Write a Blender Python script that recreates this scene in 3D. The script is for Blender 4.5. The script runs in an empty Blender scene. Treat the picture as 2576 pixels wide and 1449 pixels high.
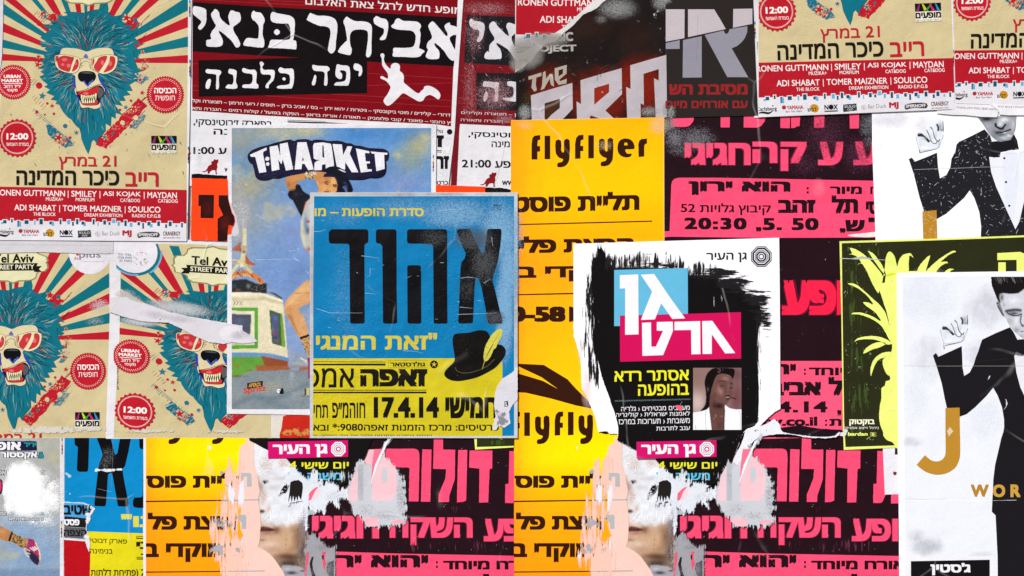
import bpy, math, random
import numpy as np
from mathutils import Vector
from mathutils.geometry import tessellate_polygon

# ------------------------------------------------------------------ scene
S = bpy.context.scene
COL = S.collection
cam_d = bpy.data.cameras.new('camera')
cam_d.lens = 50; cam_d.sensor_width = 36; cam_d.clip_end = 200
cam = bpy.data.objects.new('camera', cam_d); COL.objects.link(cam)
cam.location = (0, -(2.576 * 50 / 36) - 0.006, 1.60)
cam.rotation_euler = (math.radians(90), 0, 0)
S.camera = cam
W = bpy.data.worlds.new('World'); S.world = W; W.use_nodes = True
nt = W.node_tree
sky = nt.nodes.new('ShaderNodeTexSky'); sky.sky_type = 'NISHITA'; sky.sun_disc = False
SUN_EL, SUN_AZ = math.radians(38), math.radians(-32)      # azimuth measured from straight in front of the wall
sky.sun_elevation = SUN_EL; sky.sun_rotation = math.radians(180) - SUN_AZ
nt.links.new(sky.outputs[0], nt.nodes['Background'].inputs[0])
nt.nodes['Background'].inputs[1].default_value = 0.09
sl = bpy.data.lights.new('sun', 'SUN'); sl.energy = 3.6; sl.angle = math.radians(0.5); sl.color = (1.0, 0.965, 0.91)
sun = bpy.data.objects.new('sun', sl); COL.objects.link(sun)
sd = Vector((math.sin(SUN_AZ) * math.cos(SUN_EL), -math.cos(SUN_AZ) * math.cos(SUN_EL), math.sin(SUN_EL)))
sun.rotation_euler = sd.to_track_quat('Z', 'Y').to_euler(); sun.location = sd * 10
S.view_settings.view_transform = 'Standard'; S.view_settings.look = 'None'
S.view_settings.exposure = 0.17; S.view_settings.gamma = 1.0; S.view_settings.use_curve_mapping = False
try: S.cycles.transparent_max_bounces = 24
except Exception: pass

R = random.Random(7)
NR = np.random.RandomState(5)

# ------------------------------------------------------------------ colours
def lin(h):
    if not isinstance(h, str): return tuple(h)
    h = h.lstrip('#'); h = ''.join(c * 2 for c in h) if len(h) == 3 else h; o = []
    for i in (0, 2, 4):
        c = int(h[i:i + 2], 16) / 255
        o.append(c / 12.92 if c <= 0.04045 else ((c + 0.055) / 1.055) ** 2.4)
    return tuple(o)

# ------------------------------------------------------------------ materials
def nodes(m):
    m.use_nodes = True; t = m.node_tree
    return t, t.nodes, t.links
def N(t, typ, **k):
    n = t.nodes.new(typ)
    for a, b in k.items(): setattr(n, a, b)
    return n
def mathn(t, op, a, b=None, clamp=False):
    n = t.nodes.new('ShaderNodeMath'); n.operation = op; n.use_clamp = clamp
    for i, v in enumerate((a, b)):
        if v is None: continue
        if isinstance(v, (int, float)): n.inputs[i].default_value = v
        else: t.links.new(v, n.inputs[i])
    return n.outputs[0]
def noise(t, vec, scale, detail=4, rough=.6):
    n = t.nodes.new('ShaderNodeTexNoise'); n.inputs['Scale'].default_value = scale
    n.inputs['Detail'].default_value = detail; n.inputs['Roughness'].default_value = rough
    t.links.new(vec, n.inputs['Vector']); return n
def smooth(t, v, a, b):
    n = t.nodes.new('ShaderNodeMapRange'); n.interpolation_type = 'SMOOTHSTEP'
    n.inputs['From Min'].default_value = a; n.inputs['From Max'].default_value = b
    t.links.new(v, n.inputs['Value']); return n.outputs[0]
def mixc(t, f, a, b):
    n = t.nodes.new('ShaderNodeMix'); n.data_type = 'RGBA'
    for i, v in ((0, f), (6, a), (7, b)):
        if isinstance(v, (int, float)): n.inputs[i].default_value = v
        elif isinstance(v, tuple): n.inputs[i].default_value = (*v, 1)
        else: t.links.new(v, n.inputs[i])
    return n.outputs[2]

def relief(t, pos, crease, peel, buckle, warp=1.0):
    """paper relief: creases, glue bubbles and slow buckling, as a height in metres"""
    wv = noise(t, pos, 5, 2)
    off = t.nodes.new('ShaderNodeVectorMath'); off.operation = 'SCALE'; off.inputs['Scale'].default_value = .07 * warp
    t.links.new(wv.outputs['Color'], off.inputs[0])
    ad = t.nodes.new('ShaderNodeVectorMath'); ad.operation = 'ADD'
    t.links.new(pos, ad.inputs[0]); t.links.new(off.outputs[0], ad.inputs[1])
    vo = t.nodes.new('ShaderNodeTexVoronoi'); vo.feature = 'DISTANCE_TO_EDGE'; vo.inputs['Scale'].default_value = 2.6
    t.links.new(ad.outputs[0], vo.inputs['Vector'])
    cr = smooth(t, vo.outputs['Distance'], 0.0, 0.010)
    msk = smooth(t, noise(t, pos, 4.3, 3).outputs[0], .52, .66)
    cr = mathn(t, 'MULTIPLY', mathn(t, 'SUBTRACT', 1.0, cr), msk)
    pe = noise(t, pos, 190, 3, .55).outputs[0]
    pm = smooth(t, noise(t, pos, 3.1, 3).outputs[0], .40, .62)
    h = mathn(t, 'MULTIPLY', cr, crease)
    h = mathn(t, 'ADD', h, mathn(t, 'MULTIPLY', mathn(t, 'MULTIPLY', pe, pm), peel))
    h = mathn(t, 'ADD', h, mathn(t, 'MULTIPLY', noise(t, pos, 7, 3, .5).outputs[0], buckle))
    return h, cr

MATS = {}
def ink(name='matt_print', rough=.6, spec=.03, crease=.0009, peel=.0009, buckle=.010, wear=0.0, mottle=.10, speck=0.0, grime=.12):
    if name in MATS: return MATS[name]
    m = bpy.data.materials.new(name); t, n, l = nodes(m)
    b = n['Principled BSDF']
    geo = N(t, 'ShaderNodeNewGeometry'); pos = geo.outputs['Position']
    at_ = N(t, 'ShaderNodeAttribute', attribute_name='Col')
    c = at_.outputs['Color']
    # ink density: slow mottling and fine grain
    mo = noise(t, pos, 23, 5, .65).outputs[0]; gr = noise(t, pos, 620, 2, .6).outputs[0]
    f = mathn(t, 'ADD', mathn(t, 'MULTIPLY', mathn(t, 'SUBTRACT', mo, .5), mottle * 2),
              mathn(t, 'MULTIPLY', mathn(t, 'SUBTRACT', gr, .5), .34))
    f = mathn(t, 'ADD', f, 1.0)
    vm = t.nodes.new('ShaderNodeVectorMath'); vm.operation = 'SCALE'
    l.new(c, vm.inputs[0]); l.new(f, vm.inputs['Scale']); c = vm.outputs[0]
    lift = t.nodes.new('ShaderNodeVectorMath'); lift.operation = 'ADD'
    l.new(c, lift.inputs[0]); lift.inputs[1].default_value = (0, 0, 0); c = lift.outputs[0]
    # grime settled on the paper
    g = smooth(t, noise(t, pos, 3.7, 8, .68).outputs[0], .50, .74)
    gm = t.nodes.new('ShaderNodeMix'); gm.data_type = 'RGBA'; gm.blend_type = 'MULTIPLY'
    l.new(mathn(t, 'MULTIPLY', g, grime * 2), gm.inputs[0]); l.new(c, gm.inputs[6]); gm.inputs[7].default_value = (.62, .56, .48, 1); c = gm.outputs[2]
    h, cr = relief(t, pos, crease, peel, buckle)
    # rubbed creases and flaked ink show the paper
    paper = (.72, .70, .69)
    c = mixc(t, mathn(t, 'MULTIPLY', cr, .16), c, paper)
    if wear > 0:
        w = smooth(t, noise(t, pos, 46, 9, .72).outputs[0], .66 - wear * .1, .70 - wear * .1)
        w2 = smooth(t, noise(t, pos, 5, 4).outputs[0], .46, .62)
        c = mixc(t, mathn(t, 'MULTIPLY', mathn(t, 'MULTIPLY', w, w2), .75), c, paper)
    if speck > 0:
        w = smooth(t, noise(t, pos, 230, 2, .5).outputs[0], .80 - speck * .1, .83 - speck * .1)
        w2 = smooth(t, noise(t, pos, 9, 4).outputs[0], .42, .62)
        c = mixc(t, mathn(t, 'MULTIPLY', w, w2), c, paper)
    l.new(c, b.inputs['Base Color'])
    rr = mathn(t, 'ADD', mathn(t, 'MULTIPLY', mathn(t, 'SUBTRACT', mo, .5), .25), rough)
    l.new(rr, b.inputs['Roughness']); b.inputs['Specular IOR Level'].default_value = spec
    bp = N(t, 'ShaderNodeBump'); bp.inputs['Distance'].default_value = 1.0; bp.inputs['Strength'].default_value = 1.0
    l.new(h, bp.inputs['Height']); l.new(bp.outputs[0], b.inputs['Normal'])
    MATS[name] = m; return m

def scuffmat(name, scale=60, sx=1.0, sy=1.0, ang=0, k=1.6, sharp=.10, detail=7, op=1.0):
    """ink or paper that only clings in noise-shaped flecks; alpha comes from attribute A"""
    if name in MATS: return MATS[name]
    m = bpy.data.materials.new(name); t, n, l = nodes(m)
    b = n['Principled BSDF']; out = n['Material Output']
    geo = N(t, 'ShaderNodeNewGeometry'); mp = N(t, 'ShaderNodeMapping')
    mp.inputs['Rotation'].default_value = (0, ang, 0)
    l.new(geo.outputs['Position'], mp.inputs['Vector'])
    mp2 = N(t, 'ShaderNodeMapping'); mp2.inputs['Scale'].default_value = (sx, 1, sy)
    l.new(mp.outputs[0], mp2.inputs['Vector'])
    nz = noise(t, mp2.outputs[0], scale, detail, .68).outputs[0]
    A = N(t, 'ShaderNodeAttribute', attribute_name='A').outputs['Fac']
    v = mathn(t, 'ADD', A, mathn(t, 'MULTIPLY', mathn(t, 'SUBTRACT', nz, .5), k))
    a = smooth(t, v, .5 - sharp, .5 + sharp)
    a = mathn(t, 'MULTIPLY', a, mathn(t, 'GREATER_THAN', A, 0.02))
    if op < 1: a = mathn(t, 'MULTIPLY', a, op)
    ca = N(t, 'ShaderNodeAttribute', attribute_name='Col').outputs['Color']
    gr = noise(t, geo.outputs['Position'], 300, 3, .6).outputs[0]
    vm = t.nodes.new('ShaderNodeVectorMath'); vm.operation = 'SCALE'
    l.new(ca, vm.inputs[0]); l.new(mathn(t, 'ADD', mathn(t, 'MULTIPLY', gr, .3), .85), vm.inputs['Scale'])
    l.new(vm.outputs[0], b.inputs['Base Color']); b.inputs['Roughness'].default_value = .6
    b.inputs['Specular IOR Level'].default_value = .1
    tr = N(t, 'ShaderNodeBsdfTransparent'); mx = N(t, 'ShaderNodeMixShader')
    l.new(a, mx.inputs[0]); l.new(tr.outputs[0], mx.inputs[1]); l.new(b.outputs[0], mx.inputs[2])
    l.new(mx.outputs[0], out.inputs['Surface'])
    MATS[name] = m; return m

# ------------------------------------------------------------------ wall coordinates
# the wall is laid out in millimetres: x to the right, y down from the top of the photographed stretch
U = 0.62891
FX, FY, FK = 0.0, 0.0, 0.25
def fr(x0, y0, w, out):
    global FX, FY, FK
    FX, FY, FK = x0 * U, y0 * U, w / out * U
def at(c, r): fr(1024 * c, 576 * r, 1024, 2576)
def mm():
    global FX, FY, FK
    FX, FY, FK = 0.0, 0.0, 1.0
def P(s):
    if isinstance(s, str): s = [tuple(map(float, q.split(','))) for q in s.split()]
    return [(FX + x * FK, FY + y * FK) for x, y in s]
def sm(p, n=3, closed=True):
    o = []; L = len(p)
    for i in range(L if closed else L - 1):
        if closed: a, b, c, d = p[i - 1], p[i], p[(i + 1) % L], p[(i + 2) % L]
        else: a, b, c, d = p[max(i - 1, 0)], p[i], p[i + 1], p[min(i + 2, L - 1)]
        for k in range(n):
            t = k / n
            o.append(tuple(.5 * (2 * b[j] + (c[j] - a[j]) * t + (2 * a[j] - 5 * b[j] + 4 * c[j] - d[j]) * t * t
                                 + (3 * b[j] - a[j] - 3 * c[j] + d[j]) * t ** 3) for j in (0, 1)))
    if not closed: o.append(p[-1])
    return o
def rough(p, amp=.6, step=2.5, rnd=None, closed=True):
    rnd = rnd or R; o = []; L = len(p); lo = 0
    for i in range(L if closed else L - 1):
        (x0, y0), (x1, y1) = p[i], p[(i + 1) % L]
        d = math.hypot(x1 - x0, y1 - y0); n = max(1, int(d / step))
        nx, ny = (y1 - y0) / (d + 1e-9), -(x1 - x0) / (d + 1e-9)
        for k in range(n):
            t = k / n; lo = lo * .7 + rnd.uniform(-1, 1) * .7
            j = amp * (lo * .6 + rnd.uniform(-.5, .5))
            o.append((x0 + (x1 - x0) * t + nx * j, y0 + (y1 - y0) * t + ny * j))
    return o
def fray(p, amp=1.2, spike=0, step=1.7): return rough(p, amp * .8, step)
def fringe(part, pts, color, L=6, dens=.5, ang=None, spread=.5, seed=2, lv=None):
    """torn fibres or dry brush hairs: slim triangles along an outline, outwards or in one direction"""
    rnd = random.Random(seed); n = len(pts)
    if lv is None: part.p.lv += 1; lv = part.p.lv
    sa = sum(pts[i][0] * pts[(i + 1) % n][1] - pts[(i + 1) % n][0] * pts[i][1] for i in range(n)); sg = 1 if sa > 0 else -1
    for i in range(n):
        (x0, y0), (x1, y1) = pts[i], pts[(i + 1) % n]; d = math.hypot(x1 - x0, y1 - y0)
        k = d / 2.2 * dens; k = int(k) + (rnd.random() < k % 1)
        for _ in range(k):
            t = rnd.random(); x, y = x0 + (x1 - x0) * t, y0 + (y1 - y0) * t
            a = math.atan2(-(x1 - x0) * sg, (y1 - y0) * sg) if ang is None else ang + (math.pi if rnd.random() < .5 else 0)
            a += rnd.uniform(-spread, spread); l = L * rnd.random() ** 1.6 + 1; w = rnd.uniform(.5, 1.5); ca, sa_ = math.cos(a), math.sin(a)
            q = [(x - ca * 1.5 - sa_ * w, y - sa_ * 1.5 + ca * w), (x + ca * l, y + sa_ * l), (x - ca * 1.5 + sa_ * w, y - sa_ * 1.5 - ca * w)]
            part.add(q, color, lv=lv + rnd.randrange(12) * .08)
    part.p.lv += 1
def shift(p, dx, dy): return [(x + dx, y + dy) for x, y in p]
def circ(cx, cy, r, n=28, ry=None):
    ry = ry or r
    return [(cx + r * math.cos(2 * math.pi * i / n), cy + ry * math.sin(2 * math.pi * i / n)) for i in range(n)]
def scallop(cx, cy, r, n, d):
    return [(cx + (r + d * math.cos(n * 2 * math.pi * i / (n * 8))) * math.cos(2 * math.pi * i / (n * 8)),
             cy + (r + d * math.cos(n * 2 * math.pi * i / (n * 8))) * math.sin(2 * math.pi * i / (n * 8))) for i in range(n * 8)]
def star(cx, cy, r, a=0.0, k=.45):
    return [(cx + (r if i % 2 == 0 else r * k) * math.sin(a + math.pi * i / 5),
             cy - (r if i % 2 == 0 else r * k) * math.cos(a + math.pi * i / 5)) for i in range(10)]
def stroke(pts, w0, w1=None, taper=False):
    w1 = w0 if w1 is None else w1; L = []; Rr = []; n = len(pts)
    for i, (x, y) in enumerate(pts):
        a = pts[max(i - 1, 0)]; b = pts[min(i + 1, n - 1)]
        dx, dy = b[0] - a[0], b[1] - a[1]; d = math.hypot(dx, dy) + 1e-9
        t = i / (n - 1); w = w0 + (w1 - w0) * t
        if taper: w *= max(.06, math.sin(math.pi * min(1, max(0, t * .9 + .08))))
        L.append((x - dy / d * w / 2, y + dx / d * w / 2)); Rr.append((x + dy / d * w / 2, y - dx / d * w / 2))
    return L + Rr[::-1]
def inside(p, x, y):
    r = False; n = len(p); j = n - 1
    for i in range(n):
        if (p[i][1] > y) != (p[j][1] > y) and x < (p[j][0] - p[i][0]) * (y - p[i][1]) / (p[j][1] - p[i][1]) + p[i][0]: r = not r
        j = i
    return r
def affine(pairs):
    A = np.array([[a, b, 1] for (a, b), _ in pairs]); B = np.array([q for _, q in pairs])
    M, *_ = np.linalg.lstsq(A, B, rcond=None)
    return lambda x, y: (M[0, 0] * x + M[1, 0] * y + M[2, 0], M[0, 1] * x + M[1, 1] * y + M[2, 1])

def clip_convex(poly, cl):
    """Sutherland-Hodgman against a convex polygon"""
    a = sum(cl[i][0] * cl[(i + 1) % len(cl)][1] - cl[(i + 1) % len(cl)][0] * cl[i][1] for i in range(len(cl)))
    sg = 1 if a > 0 else -1
    for i in range(len(cl)):
        (ax, ay), (bx, by) = cl[i], cl[(i + 1) % len(cl)]
        f = lambda p: sg * ((bx - ax) * (p[1] - ay) - (by - ay) * (p[0] - ax))
        out = []
        for j in range(len(poly)):
            p, q = poly[j], poly[(j + 1) % len(poly)]; fp, fq = f(p), f(q)
            if fp >= 0: out.append(p)
            if (fp >= 0) != (fq >= 0):
                t = fp / (fp - fq); out.append((p[0] + (q[0] - p[0]) * t, p[1] + (q[1] - p[1]) * t))
        poly = out
        if len(poly) < 3: return []
    return poly

# ------------------------------------------------------------------ lettering (built-in font)
_tc = {}
def rtl(s):
    if not any('\u0590' <= ch <= '\u05ff' for ch in s): return s
    out = []; run = ''
    for ch in s[::-1]:
        if ch.isascii() and (ch.isalnum() or (ch in ".:,'" and run)): run = ch + run
        else:
            if run: out.append(run); run = ''
            out.append({'(': ')', ')': '('}.get(ch, ch))
    if run: out.append(run)
    return ''.join(out)
_fc = bpy.data.curves.new('lettering_source', 'FONT'); _fo = bpy.data.objects.new('lettering_source', _fc)
COL.objects.link(_fo)
def glyphs(s, bold, space=1.0):
    """outline loops of the lettering, filled contour by contour so overlapping strokes stay whole"""
    k = (s, bold, space)
    if k in _tc: return _tc[k]
    _fc.body = rtl(s); _fc.size = 1; _fc.fill_mode = 'NONE'; _fc.resolution_u = 3; _fc.space_character = space
    dg = bpy.context.evaluated_depsgraph_get(); dg.update()
    ev = _fo.evaluated_get(dg); me = ev.to_mesh()
    co = [(v.co.x, -v.co.y) for v in me.vertices]; nb = {}
    for e in me.edges:
        a, b = e.vertices; nb.setdefault(a, []).append(b); nb.setdefault(b, []).append(a)
    ev.to_mesh_clear()
    seen = set(); loops = []
    for v0 in sorted(nb):
        if v0 in seen: continue
        lp = [v0]; seen.add(v0); cur = max(nb[v0]) if v0 + 1 not in nb[v0] else v0 + 1
        while cur is not None and cur not in seen:
            lp.append(cur); seen.add(cur); nx = [q for q in nb[cur] if q not in seen]; cur = nx[0] if nx else None
        if len(lp) > 2: loops.append([co[i] for i in lp])
    ar = lambda p: sum(p[i][0] * p[(i + 1) % len(p)][1] - p[(i + 1) % len(p)][0] * p[i][1] for i in range(len(p)))
    A = [ar(p) for p in loops]; par = {}
    for i in range(len(loops)):       # a counter lies wholly inside a larger contour of the other winding
        for j in range(len(loops)):
            if A[i] * A[j] < 0 and abs(A[j]) > abs(A[i]) and all(inside(loops[j], *q) for q in loops[i][::3]): par[i] = j; break
    vs = []; fs = []
    for n_, i in enumerate(k_ for k_ in range(len(loops)) if k_ not in par):
        lp = [loops[i]] + [loops[j] for j in par if par[j] == i]; n0 = len(vs)
        for t in tessellate_polygon([[Vector((x, y, 0)) for x, y in q] for q in lp]): fs.append((tuple(n0 + q for q in t), n_ % 3))
        vs += [p for q in lp for p in q]
    if bold > 0:      # thicken the strokes by overprinting shifted copies
        n = len(vs); V = []; F = []
        sh = [(-1, -1), (1, -1), (1, 1), (-1, 1)] + ([(0, 0)] if bold > .035 else [])
        for j, (a, b) in enumerate(sh):
            V += [(x + a * bold, y + b * bold * .8) for x, y in vs]; F += [(tuple(i + n * j for i in f), l + 3 * j) for f, l in fs]
        vs, fs = V, F
    x0 = min(v[0] for v in vs); x1 = max(v[0] for v in vs); y0 = min(v[1] for v in vs); y1 = max(v[1] for v in vs)
    vs = [((x - x0) / (x1 - x0), (y - y0) / (y1 - y0)) for x, y in vs]
    _tc[k] = (vs, fs); return vs, fs

# ------------------------------------------------------------------ posters
DZ = 0.000010; LEVEL = 0.0013
def world(x, y): return ((x - 1288) / 1000, (724.5 - y) / 1000 + 1.6)
def tagit(o, label=None, cat=None, group=None, kind=None):
    for k, v in (('label', label), ('category', cat), ('group', group), ('kind', kind)):
        if v: o[k] = v

SPLIT = {'headline': 'letter', 'logo_lettering': 'letter', 'fold_line': 'fold_line', 'crack': 'crack', 'rule': 'rule', 'thin_rules': 'thin_rule', 'sun_rays': 'sun_ray', 'wing_emblem': 'wing', 'printed_pineapple': 'pineapple_leaf'}
class Part:
    def __init__(s, poster, name, mat): s.p, s.name, s.mat = poster, name, mat; s.v = []; s.f = []; s.c = []; s.a = []; s.under = None; s.kind = None; s.cuts = []; s.ob = None
    def poly(s, pts, color, lv, alpha=1.0):
        n0 = len(s.v); z = s.p.z - (lv * DZ)
        a = sum(pts[i][0] * pts[(i + 1) % len(pts)][1] - pts[(i + 1) % len(pts)][0] * pts[i][1] for i in range(len(pts)))
        if abs(a) < 1e-5: return
        if a < 0: pts = pts[::-1]
        for x, y in pts:
            wx, wz = world(x, y); s.v.append((wx, z, wz))
            s.c.append(color(x, y) if callable(color) else color)
            s.a.append(alpha(x, y) if callable(alpha) else alpha)
        s.f.append(tuple(range(n0 + len(pts) - 1, n0 - 1, -1)))
    def add(s, loops, color, lv=None, raw=False, alpha=1.0):
        """loops in wall mm (before the poster's own mapping)"""
        if lv is None: s.p.lv += 1; lv = s.p.lv
        s.cuts.append((len(s.v), len(s.f)))
        if not callable(color): color = lin(color)
        if loops and isinstance(loops[0][0], (int, float)): loops = [loops]
        mp = s.p.mp
        if mp and not raw: loops = [[mp(x, y) for x, y in lp] for lp in loops]
        tris = tessellate_polygon([[Vector((x, y, 0)) for x, y in lp] for lp in loops])
        flat = [q for lp in loops for q in lp]
        for t in tris:
            q = [flat[i] for i in t]
            if s.p.clip: q = clip_convex(q, s.p.clip)
            if len(q) >= 3: s.poly(q, color, lv, alpha)
        return s
    def text(s, txt, x0, y0, x1, y1, color, bold=0.0, slope=0.0, lean=0.0, lv=None, space=1.0):
        """box in the current frame; slope drops the right end, lean shears the top to the right"""
        if lv is None: s.p.lv += 1; lv = s.p.lv
        color = lin(color); vs, fs = glyphs(txt, bold, space); mp = s.p.mp
        q = []
        for u, v in vs:
            x = x0 + (x1 - x0) * u + lean * (1 - v) * (y1 - y0); y = y0 + (y1 - y0) * v + slope * (x - x0)
            x, y = FX + x * FK, FY + y * FK
            q.append(mp(x, y) if mp else (x, y))
        for f, l in fs:
            g = [q[i] for i in f]
            if s.p.clip: g = clip_convex(g, s.p.clip)
            if len(g) >= 3: s.poly(g, color, lv + l * .065)
        return s
    def build(s, parent_ob, origin):
        if not s.f: return None
        if s.name in SPLIT and len(s.cuts) > 1:
            cs = s.cuts + [(len(s.v), len(s.f))]
            for (v0, f0), (v1, f1) in zip(cs, cs[1:]):
                if f1 <= f0: continue
                q = Part(s.p, SPLIT[s.name], s.mat); q.v = s.v[v0:v1]; q.c = s.c[v0:v1]; q.a = s.a[v0:v1]
                q.f = [tuple(i - v0 for i in f) for f in s.f[f0:f1]]; q.build(parent_ob, origin)
            return None
        if s.under and s.under.ob: parent_ob = s.under.ob
        me = bpy.data.meshes.new(s.name)
        me.from_pydata([(x - origin[0], y - origin[1], z - origin[2]) for x, y, z in s.v], [], s.f)
        ca = me.color_attributes.new('Col', 'FLOAT_COLOR', 'POINT')
        arr = np.ones((len(s.v), 4), np.float32); arr[:, :3] = np.array([c[:3] for c in s.c], np.float32)
        ca.data.foreach_set('color', arr.ravel())
        if any(x != 1.0 for x in s.a):
            fa = me.attributes.new('A', 'FLOAT', 'POINT'); fa.data.foreach_set('value', np.array(s.a, np.float32))
        me.materials.append(s.mat)
        o = bpy.data.objects.new(s.name, me); COL.objects.link(o); o.parent = parent_ob
        if s.kind: o['kind'] = s.kind
        s.ob = o
        return o

ALL = []
class Poster:
    def __init__(s, name, label, outline, level, color='#e6e4e6', cat='poster', group=None, mat=None, mp=None, clip=None, thick=.0012, kind=None, rnd=0):
        s.name, s.label, s.cat, s.group, s.kind = name, label, cat, group, kind
        s.z = -level * LEVEL; s.mp = mp; s.clip = clip; s.lv = 0
        s.mat = mat or ink(); s.parts = []; s.ext = []
        s.outline = outline; s.color = lin(color); s.thick = thick
        xs = [p[0] for p in outline]; ys = [p[1] for p in outline]
        wx, wz = world(sum(xs) / len(xs), max(ys)); s.origin = (wx, s.z, wz)
        ALL.append(s)
    def part(s, name, mat=None, under=None, kind=None):
        p = Part(s, name, mat or s.mat); p.under = under; p.kind = kind; s.parts.append(p); return p
    def panel(s, name, x0, y0, x1, y1, fn, step=12, mat=None, clip=None):
        """print whose colour varies over it: a grid in wall mm, cut to the convex clip"""
        p = s.part(name, mat); s.lv += 1
        cl = clip or s.clip
        nx = max(1, int((x1 - x0) / step)); ny = max(1, int((y1 - y0) / step))
        for i in range(nx):
            for j in range(ny):
                xa, xb = x0 + (x1 - x0) * i / nx, x0 + (x1 - x0) * (i + 1) / nx
                ya, yb = y0 + (y1 - y0) * j / ny, y0 + (y1 - y0) * (j + 1) / ny
                q = [(xa, ya), (xb, ya), (xb, yb), (xa, yb)]
                if cl: q = clip_convex(q, cl)
                if len(q) >= 3: p.poly(q, fn, s.lv)
        return p
    def scuff(s, name, blobs, color, mat, step=3.0, lv=None, mask=None):
        """worn, clinging or painted-sheen flecks; blobs (cx, cy, rx, ry, strength[, angle]) in the current frame"""
        p = s.part(name, mat, kind='stuff')
        if lv is None: s.lv += 1; lv = s.lv
        B = []
        for b in blobs:
            cx, cy, rx, ry, k = b[:5]; a = b[5] if len(b) > 5 else 0
            B.append((FX + cx * FK, FY + cy * FK, rx * FK, ry * FK, k, math.cos(a), math.sin(a)))
        x0 = min(b[0] - max(b[2], b[3] if b[6] else b[2]) for b in B); x1 = max(b[0] + max(b[2], b[3] if b[6] else b[2]) for b in B)
        y0 = min(b[1] - max(b[3], b[2] if b[6] else b[3]) for b in B); y1 = max(b[1] + max(b[3], b[2] if b[6] else b[3]) for b in B)
        def al(x, y):
            v = 0
            for cx, cy, rx, ry, k, ca, sa in B:
                dx, dy = x - cx, y - cy; u = (dx * ca + dy * sa) / rx; w = (-dx * sa + dy * ca) / ry
                d = u * u + w * w
                if d < 1: v = max(v, k * (1 - d) ** .8)
            return v
        c = lin(color) if not callable(color) else color
        nx = int((x1 - x0) / step) + 1; ny = int((y1 - y0) / step) + 1
        A = [[al(x0 + i * step, y0 + j * step) for j in range(ny + 1)] for i in range(nx + 1)]
        al2 = al
        for i in range(nx):
            for j in range(ny):
                if max(A[i][j], A[i + 1][j], A[i][j + 1], A[i + 1][j + 1]) < .03: continue
                xa, ya = x0 + i * step, y0 + j * step
                q = [(xa, ya), (xa + step, ya), (xa + step, ya + step), (xa, ya + step)]
                if mask and not inside(mask, xa + step / 2, ya + step / 2): continue
                if s.clip: q = clip_convex(q, s.clip)
                if len(q) >= 3: p.poly(q, c, lv, al2)
        return p
    def flecks(s, name, n, area, size, color, elong=3, ang=None, mask=None, seed=1):
        """small chips of bare paper: area (x0,y0,x1,y1) in the current frame, size in wall mm"""
        rnd = random.Random(seed); p = s.part(name, kind='stuff'); s.lv += 1; k = 0; tries = 0
        while k < n and tries < n * 20:
            tries += 1
            x = FX + rnd.uniform(area[0], area[2]) * FK; y = FY + rnd.uniform(area[1], area[3]) * FK
            if mask and not inside(mask, x, y): continue
            a = rnd.uniform(0, math.pi) if ang is None else ang + rnd.uniform(-.5, .5)
            r = size * rnd.uniform(.2, 1) ** 3 * .8 + .14; L = r * rnd.uniform(1, elong); q = []
            bend = rnd.uniform(-.4, .4)
            for i in range(6):
                t = i / 6 * 2 * math.pi; u = math.cos(t) * L * rnd.uniform(.7, 1.2); w = math.sin(t) * r * .55 * rnd.uniform(.6, 1.2) + bend * u * u / L
                q.append((x + u * math.cos(a) - w * math.sin(a), y + u * math.sin(a) + w * math.cos(a)))
            if s.clip: q = clip_convex(q, s.clip)
            if len(q) >= 3: p.poly(q, lin(color), s.lv + (k % 7) * .12)
            k += 1
        s.lv += 1
        return p
    def finish(s):
        root = bpy.data.objects.new(s.name, None); COL.objects.link(root); root.location = s.origin
        if s.lv * DZ > LEVEL * .95: print('LV', s.name, s.lv)
        root.empty_display_size = .05
        tagit(root, s.label, s.cat, s.group, s.kind)
        # the sheet itself: a face and its cut or torn edge
        sh = Part(s, 'paper_sheet', s.mat); sh.add([s.outline], s.color, lv=0, raw=True) if not s.clip else None
        if s.clip:
            c0 = s.clip; s.clip = None; sh.add([s.outline], s.color, lv=0, raw=True); s.clip = c0
        n = len(s.outline)
        for i in range(n):
            a, b = s.outline[i], s.outline[(i + 1) % n]
            (ax, az), (bx, bz) = world(*a), world(*b); k = len(sh.v)
            sh.v += [(ax, s.z, az), (bx, s.z, bz), (bx, s.z + s.thick, bz), (ax, s.z + s.thick, az)]
            sh.c += [s.color] * 4; sh.a += [1.0] * 4; sh.f.append((k, k + 1, k + 2, k + 3))
        sh.build(root, s.origin)
        for p in s.parts: p.build(root, s.origin)
        for f in s.ext: f(root)
        s.root = root

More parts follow.
